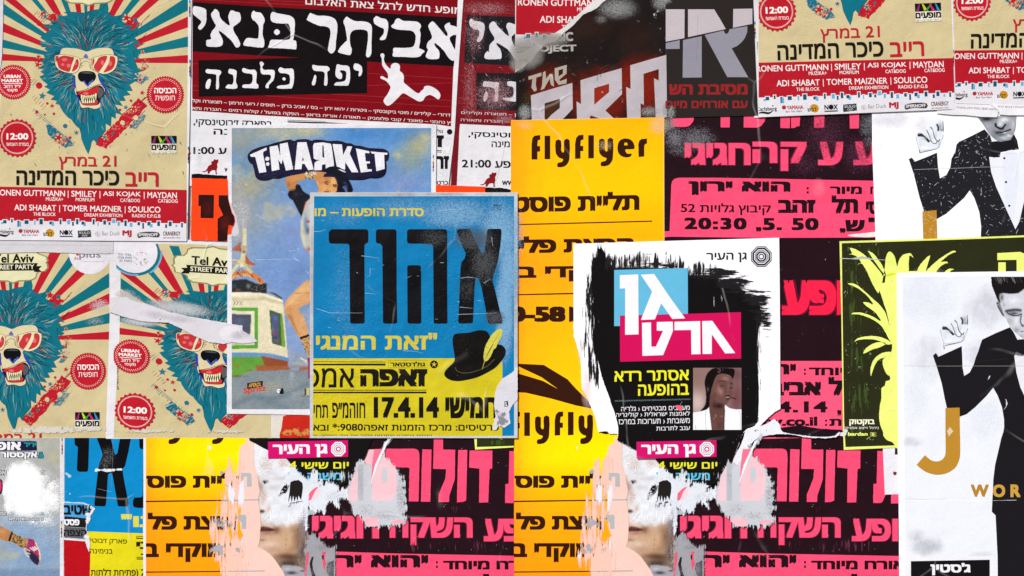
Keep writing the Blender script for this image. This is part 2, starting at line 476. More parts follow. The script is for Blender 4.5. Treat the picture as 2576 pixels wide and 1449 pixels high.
# ------------------------------------------------------------------ photographic print: a fine grid of ink colours
class Canvas:
    def __init__(s, x0, y0, x1, y1, step=1.5, color='#808080'):
        s.x0, s.y0, s.step = x0, y0, step
        s.nx = int((x1 - x0) / step) + 1; s.ny = int((y1 - y0) / step) + 1
        s.X, s.Y = np.meshgrid(x0 + np.arange(s.nx) * step, y0 + np.arange(s.ny) * step)
        s.C = np.zeros((s.ny, s.nx, 3)); s.C[:] = s.g(color); s.keep = np.ones((s.ny, s.nx), bool)
    @staticmethod
    def g(h): h = h.lstrip('#'); h = ''.join(c * 2 for c in h) if len(h) == 3 else h; return np.array([int(h[i:i + 2], 16) / 255 for i in (0, 2, 4)])
    def blur(s, M, r):
        r = r / s.step
        if r < .3: return M
        n = int(r * 2.5) + 1; k = np.exp(-.5 * (np.arange(-n, n + 1) / r) ** 2); k /= k.sum()
        M = np.pad(M, n, mode='edge')
        M = np.apply_along_axis(lambda v: np.convolve(v, k, 'valid'), 0, M)
        return np.apply_along_axis(lambda v: np.convolve(v, k, 'valid'), 1, M)
    def mix(s, M, color, alpha=1.0):
        M = (M * alpha)[..., None]; s.C = s.C * (1 - M) + (s.g(color) if isinstance(color, str) else color) * M
    def mask(s, pts):
        M = np.zeros(s.X.shape, bool); n = len(pts); j = n - 1
        for i in range(n):
            (xi, yi), (xj, yj) = pts[i], pts[j]
            if yi != yj:
                M ^= ((yi > s.Y) != (yj > s.Y)) & (s.X < (xj - xi) * (s.Y - yi) / (yj - yi) + xi)
            j = i
        return M
    def poly(s, pts, color, blur=.6, alpha=1.0, n=3):
        if n: pts = sm(pts, n)
        s.mix(s.blur(s.mask(pts).astype(float), blur), color, alpha); return s
    def blob(s, cx, cy, rx, ry, color, alpha=1.0, soft=1.0, a=0.0):
        cx, cy, rx, ry = FX + cx * FK, FY + cy * FK, rx * FK * .78, ry * FK * .78
        dx, dy = s.X - cx, s.Y - cy; u = (dx * math.cos(a) + dy * math.sin(a)) / rx; w = (-dx * math.sin(a) + dy * math.cos(a)) / ry
        s.mix(np.exp(-(u * u + w * w) ** soft), color, alpha); return s
    def line(s, pts, w, color, blur=.4, alpha=1.0, w1=None, taper=False):
        return s.poly(stroke(sm(pts, 4, False), w, w1, taper), color, blur, alpha, n=0)
    def noise(s, amp, cell, color=None, seed=3, thr=None):
        rs = np.random.RandomState(seed); T = np.zeros(s.X.shape); c = cell; a = 1; tot = 0
        while c >= s.step:
            gx, gy = int(s.nx * s.step / c) + 3, int(s.ny * s.step / c) + 3; G = rs.rand(gy, gx)
            fx = (s.X - s.x0) / c; fy = (s.Y - s.y0) / c; ix = fx.astype(int); iy = fy.astype(int); fx -= ix; fy -= iy
            fx = fx * fx * (3 - 2 * fx); fy = fy * fy * (3 - 2 * fy)
            T += a * ((G[iy, ix] * (1 - fx) + G[iy, ix + 1] * fx) * (1 - fy) + (G[iy + 1, ix] * (1 - fx) + G[iy + 1, ix + 1] * fx) * fy)
            tot += a; a *= .55; c /= 2
        T /= tot
        if color is None: s.C = np.clip(s.C * (1 + (T[..., None] - .5) * amp), 0, 1)
        else: s.mix(np.clip((T - thr) / .10, 0, 1), color, amp)
        return T
    def to(s, poster, name, mat=None, lv=None):
        if lv is None: poster.lv += 1; lv = poster.lv
        C = np.clip(s.C, 0, 1); C = np.where(C <= .04045, C / 12.92, ((C + .055) / 1.055) ** 2.4)
        z = poster.z - lv * DZ; o = poster.origin
        V = np.stack([(s.X - 1288) / 1000 - o[0], np.full(s.X.shape, z - o[1]), (724.5 - s.Y) / 1000 + 1.6 - o[2]], -1).reshape(-1, 3)
        idx = np.arange(s.nx * s.ny).reshape(s.ny, s.nx); K = s.keep[:-1, :-1] & s.keep[1:, :-1] & s.keep[:-1, 1:] & s.keep[1:, 1:]
        F = np.stack([idx[:-1, :-1], idx[1:, :-1], idx[1:, 1:], idx[:-1, 1:]], -1)[K]
        used = np.zeros(len(V), bool); used[F.ravel()] = True; rm = np.cumsum(used) - 1
        V = V[used]; F = rm[F]; C = C.reshape(-1, 3)[used]
        me = bpy.data.meshes.new(name); me.vertices.add(len(V)); me.vertices.foreach_set('co', V.astype(np.float32).ravel())
        me.loops.add(F.size); me.loops.foreach_set('vertex_index', F.astype(np.int32).ravel())
        me.polygons.add(len(F)); me.polygons.foreach_set('loop_start', np.arange(0, F.size, 4, dtype=np.int32))
        me.update(calc_edges=True)
        ca = me.color_attributes.new('Col', 'FLOAT_COLOR', 'POINT')
        arr = np.ones((len(V), 4), np.float32); arr[:, :3] = C; ca.data.foreach_set('color', arr.ravel())
        me.materials.append(mat or poster.mat)
        def link(root):
            ob = bpy.data.objects.new(name, me); COL.objects.link(ob); ob.parent = root
        poster.ext.append(link)
        return me

M_MATT = ink('matt_print')
M_CLEAN = ink('clean_print', crease=.0004, peel=.0003, buckle=.003, grime=.03, mottle=.05)
M_GLOSS = ink('gloss_print', rough=.45, spec=.08, crease=.0013, peel=.0016, buckle=.012, speck=.25)
M_WORN = ink('worn_print', rough=.52, spec=.06, wear=.45, speck=.25, crease=.0010)
M_SPECK = ink('specked_print', rough=.55, spec=.03, speck=.35, crease=.0005, grime=.04)
M_NEON = ink('neon_print', rough=.55, spec=.05, crease=.0003, peel=.0004, buckle=.004, mottle=.04, grime=.03)
M_BARE = ink('bare_paper', rough=.7, spec=.2, crease=.0006, peel=.0009, buckle=.006, mottle=.08, grime=.10)
SC_FINE = scuffmat('fine_scuff_and_sheen', 420, k=1.7, sharp=.30, detail=3, op=.85)
SC_CLOUD = scuffmat('cloudy_glare', 60, k=.9, sharp=.45, detail=6)  # for the glare painted on the lower left photo poster
SC_MED = scuffmat('flaky_scuff', 90, k=2.0, sharp=.08)
SC_VERT = scuffmat('vertical_streaks', 90, sx=1.6, sy=.16, k=2.0, sharp=.06)
SC_HORZ = scuffmat('horizontal_streaks', 90, sx=.16, sy=1.6, k=2.0, sharp=.06)
SC_SOFT = scuffmat('soft_stain', 25, k=.8, sharp=.5, detail=4, op=.7)

# ------------------------------------------------------------------ the wall itself
def box(name, x0, x1, y0, y1, z0, z1, mat, kind='structure', label=None):
    v = [(x, y, z) for x in (x0, x1) for y in (y0, y1) for z in (z0, z1)]
    f = [(0, 1, 3, 2), (4, 6, 7, 5), (0, 4, 5, 1), (2, 3, 7, 6), (0, 2, 6, 4), (1, 5, 7, 3)]
    me = bpy.data.meshes.new(name); me.from_pydata(v, [], f); me.materials.append(mat)
    ca = me.color_attributes.new('Col', 'FLOAT_COLOR', 'POINT')
    for d in ca.data: d.color = (.55, .53, .50, 1)
    o = bpy.data.objects.new(name, me); COL.objects.link(o); tagit(o, label, None, None, kind); return o
box('wall', -2.6, 2.6, .002, .22, 0, 3.1, ink('old_plaster', rough=.8, spec=.2, crease=.001, peel=.002, buckle=.01, wear=.4, mottle=.2, grime=.3),
    label='plastered street wall the posters are pasted on')
# ------------------------------------------------------------------ street party poster (one design, pasted many times)
BEIGE, RED, TEAL, CREAM = '#cbbb90', '#b51b2b', '#0e6c78', '#ddd6ac'
HEADP = None
def head_outline():
    fr(0, 0, 1024, 2576)
    return P("1075,25 1088,80 1082,125 1112,118 1100,152 1160,165 1218,150 1185,195 1270,238 1230,250 1342,262 1300,290 1372,337 1318,345 1365,392 1418,458 1345,435 1388,505 1340,500 1350,600 1385,690 1430,712 1398,722 1345,737 1385,772 1328,790 1382,800 1300,850 1332,912 1272,912 1312,952 1238,962 1262,1012 1198,1012 1232,1062 1150,1050 1228,1157 1160,1132 1162,1192 1118,1170 1112,1272 1060,1240 1062,1312 1020,1360 985,1400 975,1449 945,1402 920,1420 905,1490 885,1548 866,1505 838,1440 822,1400 815,1340 800,1290 765,1262 735,1225 720,1200 688,1182 640,1130 610,1080 600,1050 558,1042 575,1010 510,1000 548,965 468,930 505,900 448,870 482,850 428,805 398,770 448,750 408,720 442,690 382,690 442,650 418,620 452,585 440,550 482,520 448,490 482,468 420,470 398,420 470,420 408,380 450,340 520,290 470,285 433,243 505,252 562,240 512,225 592,196 580,150 640,162 702,150 640,125 720,120 782,125 845,130 902,110 952,100 1032,90")
def street_party(p, what, seed=1, lite=False):
    """what: set of pieces to print. All coordinates are those of the sheet at the top left."""
    rnd = random.Random(4)
    fr(0, 0, 1024, 2576)
    if 'bg' in what:
        b = p.part('printed_background'); b.add(P("28,-360 1893,-360 1890,400 1880,1449 1876,2260 -40,2260 -20,1449 20,640"), BEIGE)
    if 'rays' in what:
        b = p.part('sun_rays')
        cx, cy = 870, 628
        for col, (xa, ya), (xb, yb) in [(RED, (1891, 553), (1891, 636)), (TEAL, (1891, 365), (1891, 470)), (RED, (1891, 165), (1891, 275)),
                (TEAL, (1891, -40), (1891, 105)), (RED, (1800, -320), (1891, -250)), (TEAL, (1560, -330), (1690, -330)), (RED, (1310, -330), (1440, -330)),
                (TEAL, (1090, -330), (1190, -330)), (RED, (925, -330), (1000, -330)), (TEAL, (830, -330), (885, -330)), (RED, (680, -330), (770, -330)), (TEAL, (480, -330), (570, -330)),
                (RED, (230, -330), (370, -330)), (TEAL, (28, -330), (120, -330)), (RED, (28, -120), (28, -20)), (TEAL, (28, 30), (28, 140)), (RED, (26, 228), (26, 320)), (TEAL, (22, 395), (22, 480)), (RED, (20, 540), (20, 610))]:
            b.add(P([(cx, cy), (xa, ya), (xb, yb)]), col, lv=p.lv + 1)
        p.lv += 1
    if 'cartouche' in what:
        c = p.part('title_cartouche')
        s0 = P("655,10 700,35 830,40 890,62 950,40 1080,35 1130,10 1140,-30 1160,-55 1230,-60 1262,-95 1255,-140 1240,-150 1262,-165 1250,-210 1180,-235 1150,-250 1130,-300 1080,-330 960,-335 890,-355 820,-335 700,-330 650,-310 640,-270 610,-240 540,-235 515,-200 520,-150 500,-130 520,-110 530,-60 600,-50 640,-30")
        c.add(s0, '#d9d3a6'); c.add([s0, [(223 + (x - 223) * .955, -36 + (y + 36) * .93) for x, y in s0]], '#8a8460')
        c.add([(223 + (x - 223) * .94, -36 + (y + 36) * .91) for x, y in s0], '#dbd6ae')
        t = p.part('lettering'); t.text('Tel Aviv', 690, -240, 1110, -150, '#1a1613', .03)
        t.add(P("640,-145 1150,-145 1135,-115 1190,-115 1160,-85 1190,-55 1110,-55 1110,-70 670,-70 670,-55 590,-55 620,-85 590,-110 650,-115"), '#191513')
        t.text('STREET PARTY', 680, -132, 1110, -84, '#e6e0c4', .02)
    if 'circles' in what:
        fr(0, 0, 1, 1); mm()
        for cx, lg in ((38, 0), (423, 1)):
            c = p.part('sponsor_circle')
            if lg == 0:
                c.add(circ(cx + 1, -60, 60), TEAL); c.add(stroke([(cx + 64 * math.cos(a), -62 + 64 * math.sin(a)) for a in np.linspace(-.1, .95, 14)], 4), '#69a9cf')
                c.add(stroke([(cx + 60 * math.cos(a), -62 + 60 * math.sin(a)) for a in np.linspace(1.4, 2.6, 14)], 4), '#69a9cf')
            c.add(circ(cx, -62, 55), '#dedbe2')
            t = p.part('sponsor_logo', under=c)
            if lg == 0:
                for i in range(70):
                    a = rnd.uniform(0, 6.3); r = rnd.uniform(8, 20); q = (cx + 15 + r * math.cos(a), -46 + r * math.sin(a))
                    t.add(circ(*q, rnd.uniform(.5, 1.4), 5), rnd.choice(['#2a5a80', '#4a7a50', '#b04030', '#303038', '#c08040']), lv=p.lv + 1)
                p.lv += 1
                t.text('TEL תל', cx - 38, -56, cx - 5, -50, '#24476a', .01); t.text('AVIV אביב', cx - 38, -48, cx - 5, -42, '#24476a', .01); t.text('YAFO יפו', cx - 34, -40, cx - 5, -34, '#24476a', .01)
            else:
                t.text('plus', cx - 28, -66, cx + 28, -43, '#7d7f92', .012); t.text('de', cx - 42, -52, cx - 30, -44, '#c05a30', .01)
                t.text('Creating Brand Experiences', cx - 20, -41, cx + 36, -37, '#c07a5a', 0)
                t.add(sm(P([(cx - 34, -66), (cx - 28, -62), (cx - 30, -54), (cx - 36, -56)])), '#c8502c')
    fr(0, 0, 1024, 2576)
    if 'bear' in what or 'streaks' in what:
        st = p.part('star_streaks')
        def band(x0, y0, x1, y1, w, col, n=16):
            q = stroke(P([(x0 + (x1 - x0) * i / n + rnd.uniform(-9, 9), y0 + (y1 - y0) * i / n + rnd.uniform(-9, 9)) for i in range(n + 1)]), w * .25)
            st.add(rough(q, 1.4, 3, rnd), col)
        def dashes(x0, y0, x1, y1, n, col, ln=70, w=4):
            for i in range(n):
                t = i / max(1, n - 1); x = x0 + (x1 - x0) * t; y = y0 + (y1 - y0) * t; a = rnd.uniform(.7, .9); L = ln * rnd.uniform(.5, 1.2)
                st.add(stroke(P([(x, y), (x + L * math.cos(a), y - L * math.sin(a))]), w * .25 * rnd.uniform(.6, 1.3)), col, lv=p.lv + 1)
            p.lv += 1
        band(1440, 1030, 1010, 1470, 120, RED); band(1330, 1290, 1440, 1160, 70, '#2f7590'); band(480, 1290, 700, 1470, 95, '#1b6a85')
        band(560, 1390, 650, 1420, 90, RED); band(420, 150, 600, 190, 60, RED); band(1340, 480, 1440, 400, 60, RED); band(1380, 830, 1460, 760, 80, '#2f7590')
        band(1400, 700, 1460, 640, 90, RED); band(370, 640, 420, 600, 70, RED); band(1330, 330, 1400, 240, 80, TEAL); band(1290, 290, 1380, 220, 80, RED); band(1340, 580, 1390, 540, 70, TEAL)
        dashes(1380, 1060, 1470, 980, 10, RED, 90); dashes(1300, 1300, 1440, 1130, 12, '#2f6f85', 60); dashes(350, 790, 420, 860, 5, '#2f6f85', -60); dashes(350, 960, 460, 1060, 6, RED, -50)
        dashes(350, 1090, 520, 1240, 14, '#2f6f85', -50); dashes(1400, 260, 1480, 170, 6, RED, 60); dashes(1390, 440, 1440, 370, 6, RED, 60); dashes(380, 110, 480, 180, 6, RED, -70)
        for i in range(420):
            a = rnd.random(); s_ = rnd.choice(((1440, 1030, 1010, 1470, 62), (1330, 1290, 1440, 1160, 40), (480, 1290, 700, 1470, 52), (560, 1390, 650, 1420, 40), (1380, 830, 1460, 760, 40), (1400, 700, 1460, 640, 45), (420, 150, 600, 190, 30)))
            x = s_[0] + (s_[2] - s_[0]) * a + rnd.uniform(-1, 1) * s_[4]; y = s_[1] + (s_[3] - s_[1]) * a + rnd.uniform(-1, 1) * s_[4]; L = rnd.uniform(4, 26); w = rnd.uniform(.5, 1.6)
            st.add(stroke(P([(x, y), (x + L, y - L * .9)]), w, w * .3), BEIGE, lv=p.lv + 1 + (i % 6) * .15)
        p.lv += 2
        for x, y, r, c in [(425, 965, 40, '#2b6c86'), (523, 1065, 26, RED), (590, 1385, 42, RED), (768, 1335, 26, '#2b6c86'), (1265, 1080, 26, '#2b6c86'), (1345, 1095, 34, RED), (1150, 1275, 32, RED), (1052, 1380, 28, '#2b6c86'), (1410, 805, 26, RED), (1430, 932, 26, RED), (1273, 180, 44, RED), (455, 165, 32, '#2b6c86'), (1435, 525, 20, RED), (385, 570, 24, RED), (380, 650, 34, RED)]:
            cx, cy = P([(x, y)])[0]; st.add(star(cx, cy, r * .25 + 1.4, rnd.uniform(0, 1)), BEIGE); st.add(star(cx, cy, r * .25, rnd.uniform(0, .3)), c, lv=p.lv + 1); p.lv += 1
        for x, y, r, c in [(393, 860, 32, RED), (370, 1125, 16, RED), (655, 1267, 22, '#2b6c86'), (705, 1384, 14, RED), (541, 1144, 13, RED), (475, 1040, 13, RED), (450, 1152, 10, RED), (1317, 1012, 13, RED), (1207, 1104, 13, RED), (1320, 1262, 13, RED), (1133, 1344, 14, TEAL), (1383, 744, 12, '#2b6c86'), (532, 165, 30, RED), (384, 242, 15, RED), (1360, 198, 20, TEAL), (1368, 558, 26, TEAL), (1366, 1185, 26, BEIGE), (1232, 1235, 24, BEIGE), (1405, 660, 26, BEIGE)]:
            cx, cy = P([(x, y)])[0]; st.add(circ(cx, cy, r * .25, 14), c, lv=p.lv + 1)
        p.lv += 1
    if 'bear' in what:
        hp = head_outline(); h = p.part('bear_head'); h.add(stroke(hp + hp[:1], 1.3), '#0d1c26'); h.add(hp, '#0f6d7f')
        cx0, cy0 = P([(870, 640)])[0]
        # brushed patches of paler and redder fur
        for i in range(130):
            a = rnd.uniform(0, 6.283); r = rnd.uniform(45, 125); x, y = cx0 + r * math.cos(a) * .95, cy0 + r * math.sin(a) * (1.15 if a < 3.14 else .95)
            if not inside(hp, x, y): continue
            da = math.atan2(y - cy0, x - cx0) + rnd.uniform(-.35, .35); L = rnd.uniform(7, 20); w = rnd.uniform(3, 8)
            q = [(x + t * L * math.cos(da) - s_ * w * math.sin(da), y + t * L * math.sin(da) + s_ * w * math.cos(da)) for t, s_ in ((-.6, 0), (-.2, .4), (.4, .3), (.8, 0), (.3, -.35), (-.3, -.4))]
            if all(inside(hp, *k) for k in q):
                h.add(rough(sm(q, 3), .5, 1.5, rnd), rnd.choice(['#4a8a95', '#6c9498', '#5a8f97', '#0f6377', '#7b4a57', '#44798a', '#117086', '#7b4a57']), lv=p.lv + 1 + (i % 12) * .25)
        p.lv += 5
        fur = p.part('fur_strokes', under=h)
        def hair(x, y, da, L, w, col, curl, lvk):
            q = []; X, Y, A = x, y, da
            for k in range(6):
                q.append((X, Y)); X += L / 5 * math.cos(A); Y += L / 5 * math.sin(A); A += curl / 5
            if not inside(hp, *q[-1]) or not inside(hp, *q[0]) : return
            fur.add(stroke(q, w, w * .3, True), col, lv=p.lv + lvk)
        k = 0
        for i in range(200 if lite else 900):
            a = rnd.uniform(0, 6.283); r = rnd.uniform(.30, 1.0)
            x = cx0 + 125 * r * math.cos(a); y = cy0 + (165 if math.sin(a) > 0 else 130) * r * math.sin(a)
            da = math.atan2(y - cy0, x - cx0)
            if y < cy0 - 40:   # mane combed up and outwards from the parting
                sd_ = 1 if x > cx0 else -1
                da = -math.pi / 2 + sd_ * min(1.35, abs(x - cx0) / 62 + .25)
            elif y > cy0 + 60: da = math.pi / 2 - (x - cx0) / 140
            else: da = (0 if x > cx0 else math.pi) + (1 if x > cx0 else -1) * .45
            dark = rnd.random() < .66
            hair(x, y, da + rnd.uniform(-.22, .22), rnd.uniform(14, 46), rnd.uniform(.7, 1.9) if dark else rnd.uniform(.5, 1.4),
                 rnd.choice(['#0c1f2b', '#0b2a38', '#10141c']) if dark else rnd.choice(['#cfd2b4', '#8db4b0', '#7aa6ab', '#b9c6ae']), rnd.uniform(-.7, .7), 1 + (i % 15) * .3)
            k += 1
        for y0 in range(120, 500, 26):       # the parting
            fur.add(stroke(P([(866 + rnd.uniform(-6, 6), y0), (862, y0 + 16), (868 + rnd.uniform(-14, 14), y0 + 40)]), 1.2, .4), '#0b1720', lv=p.lv + 5.6)
            for sg in (-1, 1):
                q = P([(866, y0 + 34), (866 + sg * 30, y0 + 4), (866 + sg * 70, y0 - 16), (866 + sg * rnd.uniform(90, 150), y0 - rnd.uniform(0, 30))])
                if inside(hp, *q[-1]): fur.add(stroke(sm(q, 3, False), 1.1, .4, True), '#0c1c27', lv=p.lv + 5.3)
        p.lv += 7
        f = p.part('bear_face', under=h)
        f.add(sm(P("600,505 650,480 760,487 820,500 878,517 935,495 1000,481 1090,480 1135,500 1160,560 1175,650 1130,715 1060,740 985,745 1005,800 1035,835 1058,885 1060,930 1035,975 1005,1000 1018,1055 1000,1090 950,1102 890,1085 820,1092 800,1050 785,1000 755,950 742,900 758,870 745,810 750,762 700,735 620,718 572,690 545,612 555,555 590,545"), 3), '#1b2f9a')
        f.add(sm(P("615,500 655,482 760,488 820,502 878,519 935,497 1000,483 1088,482 1130,502 1150,560 1170,640 1120,712 1050,735 985,742 1000,800 1030,838 1050,885 1053,930 1030,970 998,1000 1012,1052 997,1085 948,1097 888,1080 823,1086 805,1050 792,1000 763,950 750,900 765,870 752,810 757,765 700,735 625,715 575,688 550,612 560,556 600,546"), 3), '#d6c89e')
        f.add(sm(P("840,575 866,540 890,582")), '#5a6bb0')
        for q in ("735,790 742,760 760,800 755,880 740,860", "985,745 1010,790 1045,835 1075,900 1050,890 1015,840 995,800", "765,950 800,985 795,1030 780,990", "1010,935 1060,930 1030,985"):
            f.add(sm(P(q)), '#2b46a8')
        # bridge of the nose
        for q in ("800,690 810,650 845,620 880,618 905,640 915,690", "830,640 812,645", "838,655 808,662", "830,670 806,680", "900,650 912,690 960,712"):
            f.add(stroke(sm(P(q), 3, False), .9), '#1d1a16', lv=p.lv + 1)
        p.lv += 1
        n_ = p.part('bear_nose', under=h); n_.add(sm(P("785,748 810,722 870,714 940,724 967,762 957,802 930,828 905,822 885,850 870,845 850,822 815,822 788,792"), 3), '#0e1017')
        n_.add(sm(P("838,822 852,812 880,850 925,802 940,812 905,850 880,870")), '#3551b4'); n_.add(sm(P("815,735 880,724 940,738 880,740")), '#4b5058')
        m_ = p.part('bear_mouth', under=h)
        m_.add(sm(P("765,930 800,922 880,905 950,872 1000,858 1042,890 1050,950 1010,1000 990,1052 900,1062 828,1052 800,1000"), 3), '#16161f')
        m_.add(sm(P("782,930 860,910 930,892 985,866 990,900 975,955 900,965 812,962"), 3), '#c2242c'); m_.add(sm(P("990,880 1035,900 1040,950 1000,990 985,960"), 3), '#55565a')
        m_.add(sm(P("812,1020 900,1030 980,1008 975,1050 900,1058 832,1048"), 3), '#c2343a'); m_.add(sm(P("835,945 860,925 890,935 880,955")), '#d4636a')
        for i, (x, w, y0, y1) in enumerate([(822, 15, 955, 1025), (845, 16, 960, 1005), (866, 14, 964, 1000), (886, 14, 962, 998), (906, 15, 962, 1000), (926, 15, 958, 1002), (945, 13, 952, 1000), (964, 14, 942, 1015)]):
            for g, c in ((2.5, '#1c1a12'), (0, '#e2dcae')):
                m_.add(sm(P([(x - w * .55 - g, y0 - g), (x + w * .55 + g, y0 - g), (x + w * .4 + g, (y0 + y1) / 2), (x, y1 + g), (x - w * .4 - g, (y0 + y1) / 2)]), 2), c, lv=p.lv + (1 if g else 1.6))
        p.lv += 2
        for i, (x, w, y0, y1) in enumerate([(835, 15, 1035, 975), (858, 14, 1035, 990), (880, 14, 1036, 985), (902, 14, 1035, 985), (922, 14, 1033, 985), (944, 15, 1030, 970)]):
            for g, c in ((2.5, '#1c1a12'), (0, '#e6e0b6')):
                m_.add(sm(P([(x - w * .55 - g, y0 + g), (x + w * .55 + g, y0 + g), (x + w * .35 + g, (y0 + y1) / 2), (x, y1 - g), (x - w * .35 - g, (y0 + y1) / 2)]), 2), c, lv=p.lv + (1 if g else 1.6))
        p.lv += 2
        for q, w in (("765,925 850,905 940,870 1000,848 1045,870 1062,930", 1.1), ("800,1050 830,1092 890,1082 950,1098 1000,1085", .8), ("760,870 775,930", .8)):
            m_.add(stroke(sm(P(q), 3, False), w), '#15131a')
        g = p.part('sunglasses', under=h)
        for o, hcol in (("553,566 600,552 650,548 730,565 792,582 806,612 800,670 775,718 725,737 660,727 598,702 560,655", 0), ("925,592 985,570 1060,552 1140,556 1180,575 1178,640 1150,700 1090,738 1030,743 965,715 930,672", 0)):
            q = sm(P(o), 3); g.add(shift([(sum(a[0] for a in q) / len(q) + (x - sum(a[0] for a in q) / len(q)) * 1.03, sum(a[1] for a in q) / len(q) + (y - sum(a[1] for a in q) / len(q)) * 1.04) for x, y in q], 0, 0), '#17150f'); g.add(q, '#ddd1a8')
        for o in ("578,590 640,560 715,572 745,582 720,650 700,718 650,712 600,688 578,640", "558,570 590,562 575,600 562,630", "772,592 792,620 785,678 745,715 725,712 748,650", "1000,578 1075,562 1062,620 1005,712 985,722 955,700 945,665 972,620", "1108,568 1155,578 1158,640 1125,700 1045,728 1065,690 1100,625", "932,600 948,588 948,630 930,662"):
            q = sm(P(o), 3); g.add([(x, y) for x, y in q], '#1a1613', lv=p.lv + 1); mxx = sum(a[0] for a in q) / len(q); myy = sum(a[1] for a in q) / len(q)
            g.add([(mxx + (x - mxx) * .95, myy + (y - myy) * .96) for x, y in q], '#c23038', lv=p.lv + 2)
        for x, y, rx, ry in ((650, 600, 14, 8), (690, 660, 10, 10), (1030, 630, 8, 12), (1110, 640, 9, 12), (765, 640, 4, 8), (630, 650, 9, 7)):
            g.add(rough(sm(P([(x + rx * 2 * math.cos(a), y + ry * 2 * math.sin(a)) for a in np.linspace(0, 5.6, 8)]), 2), .5, 1.5, rnd), '#d4696a', lv=p.lv + 3)
        p.lv += 4
        g.add(stroke(sm(P("795,600 850,585 925,605"), 3, False), 2.2), '#17150f'); g.add(stroke(sm(P("797,600 850,587 923,605"), 3, False), 1.2), '#ddd1a8')
    # badges
    def badge(cx, cy, r, n, dots, lines):
        b = p.part('badge'); cx, cy = P([(cx, cy)])[0]
        b.add(scallop(cx, cy, r * .25, n, 1.5 if n > 30 else 2.0), '#b81c2a')
        if dots:
            for rr in (.80, .87):
                for i in range(44):
                    a = 2 * math.pi * (i + (.5 if rr > .82 else 0)) / 44; b.add(circ(cx + r * .25 * rr * math.cos(a), cy + r * .25 * rr * math.sin(a), 1.05, 6), '#ebe4de', lv=p.lv + 1)
            p.lv += 1
        else:
            for rr, w in ((.86, .7), (.82, .9)):
                q = circ(cx, cy, r * .25 * rr, 40); b.add(stroke(q + q[:1], w), '#eae2dc', lv=p.lv + 1)
            p.lv += 1
        t = p.part('lettering', under=b)
        for (s_, x0, y0, x1, y1, bo) in lines: t.text(s_, x0, y0, x1, y1, '#f0eae6', bo)
    if 'badge_market' in what:
        badge(135, 825, 172, 44, True, [('URBAN', 38, 752, 208, 786, .035), ('MARKET', 15, 795, 232, 828, .035), ('יריד רחוב', 38, 855, 208, 885, .015), ('מקומי', 72, 895, 175, 930, .015)])
        p.part('rule').add(P("22,838 228,838 228,844 22,844"), '#f0eae6')
    if 'badge_free' in what: badge(1662, 952, 184, 44, True, [('הכניסה', 1552, 885, 1775, 940, .03), ('חופשית', 1562, 962, 1760, 1010, 0)])
    if 'badge_noon' in what: badge(172, 1388, 186, 24, False, [('12:00', 66, 1340, 285, 1405, .035), ('בעזרת השמש!', 66, 1432, 290, 1468, .008)])
    if 'shows' in what:
        lg = p.part('sponsor_logo'); lg.add(P("1522,1366 1776,1366 1776,1444 1522,1444"), '#14110f')
        for q, c in (("1560,1370 1572,1370 1560,1440 1530,1440", '#8a2a6a'), ("1590,1370 1602,1370 1650,1442 1612,1442", '#b8c832'), ("1690,1372 1640,1442 1610,1442 1680,1372", '#4a8a3a'), ("1660,1372 1672,1372 1720,1442 1690,1442", '#c02a6a'), ("1718,1370 1728,1370 1765,1440 1738,1440", '#2a8ac8')):
            lg.add(P(q), c, lv=p.lv + 1); p.lv += .3
        p.lv += 1; lg.add(P("1520,1446 1778,1446 1778,1545 1520,1545"), '#e2dccb')
        t = p.part('lettering'); t.text('מופעים', 1524, 1454, 1774, 1512, '#14110f', .045); t.text('בתל־אביב-יפו', 1524, 1522, 1774, 1540, '#14110f', .01, space=1.4)
    fr(0, 576, 1024, 2576)
    if 'title' in what:
        t = p.part('lettering'); t.text('21 במרץ', 590, 112, 1170, 258, '#b8202c', .012, .008)
        t = p.part('lettering'); t.text('כיכר המדינה', 165, 262, 1198, 412, '#1b1713', .022, .004)
        t = p.part('lettering'); t.text('רייב', 1262, 283, 1595, 427, '#b8202c', .02, .004)
    if 'band' in what:
        b = p.part('name_band'); b.add(P("-60,428 1876,462 1874,800 -60,770"), '#ae1a28')
        sl_ = .0165
        t = p.part('lettering')
        for s_, x0, x1 in (('RONEN GUTTMANN', -45, 655), ('|', 683, 690), ('SMILEY', 718, 975), ('|', 1003, 1010), ('ASI KOJAK', 1037, 1418), ('|', 1448, 1455), ('MAYDAN', 1484, 1780)):
            y = 458 + x0 * .0165; t.text(s_, x0, y, x1, y + (60 if s_ != '|' else 72), '#e9e4e2', .012, sl_, lv=p.lv + 1)
        p.lv += 1; t = p.part('lettering')
        for s_, x0, x1 in (('MUZIKA+', 462, 637), ('MORFIUM', 762, 950), ('CAT&DOG', 1210, 1408), ('CAT&DOG', 1590, 1788)):
            y = 528 + x0 * .0165; t.text(s_, x0, y, x1, y + 35, '#e9e4e2', .01, sl_, lv=p.lv + 1)
        p.lv += 1; t = p.part('lettering')
        for s_, x0, x1 in (('ADI SHABAT', 145, 566), ('|', 597, 604), ('TOMER MAIZNER', 632, 1225), ('|', 1256, 1263), ('SOULICO', 1290, 1615)):
            y = 605 + x0 * .0165; t.text(s_, x0, y, x1, y + (60 if s_ != '|' else 72), '#e9e4e2', .012, sl_, lv=p.lv + 1)
        p.lv += 1; t = p.part('lettering')
        for s_, x0, x1 in (('THE BLOCK', 335, 562), ('DREAM EXHIBITION', 850, 1232), ('RADIO E.P.G.B', 1330, 1615)):
            y = 682 + x0 * .0165; t.text(s_, x0, y, x1, y + 34, '#e9e4e2', .01, sl_, lv=p.lv + 1)
        p.lv += 1
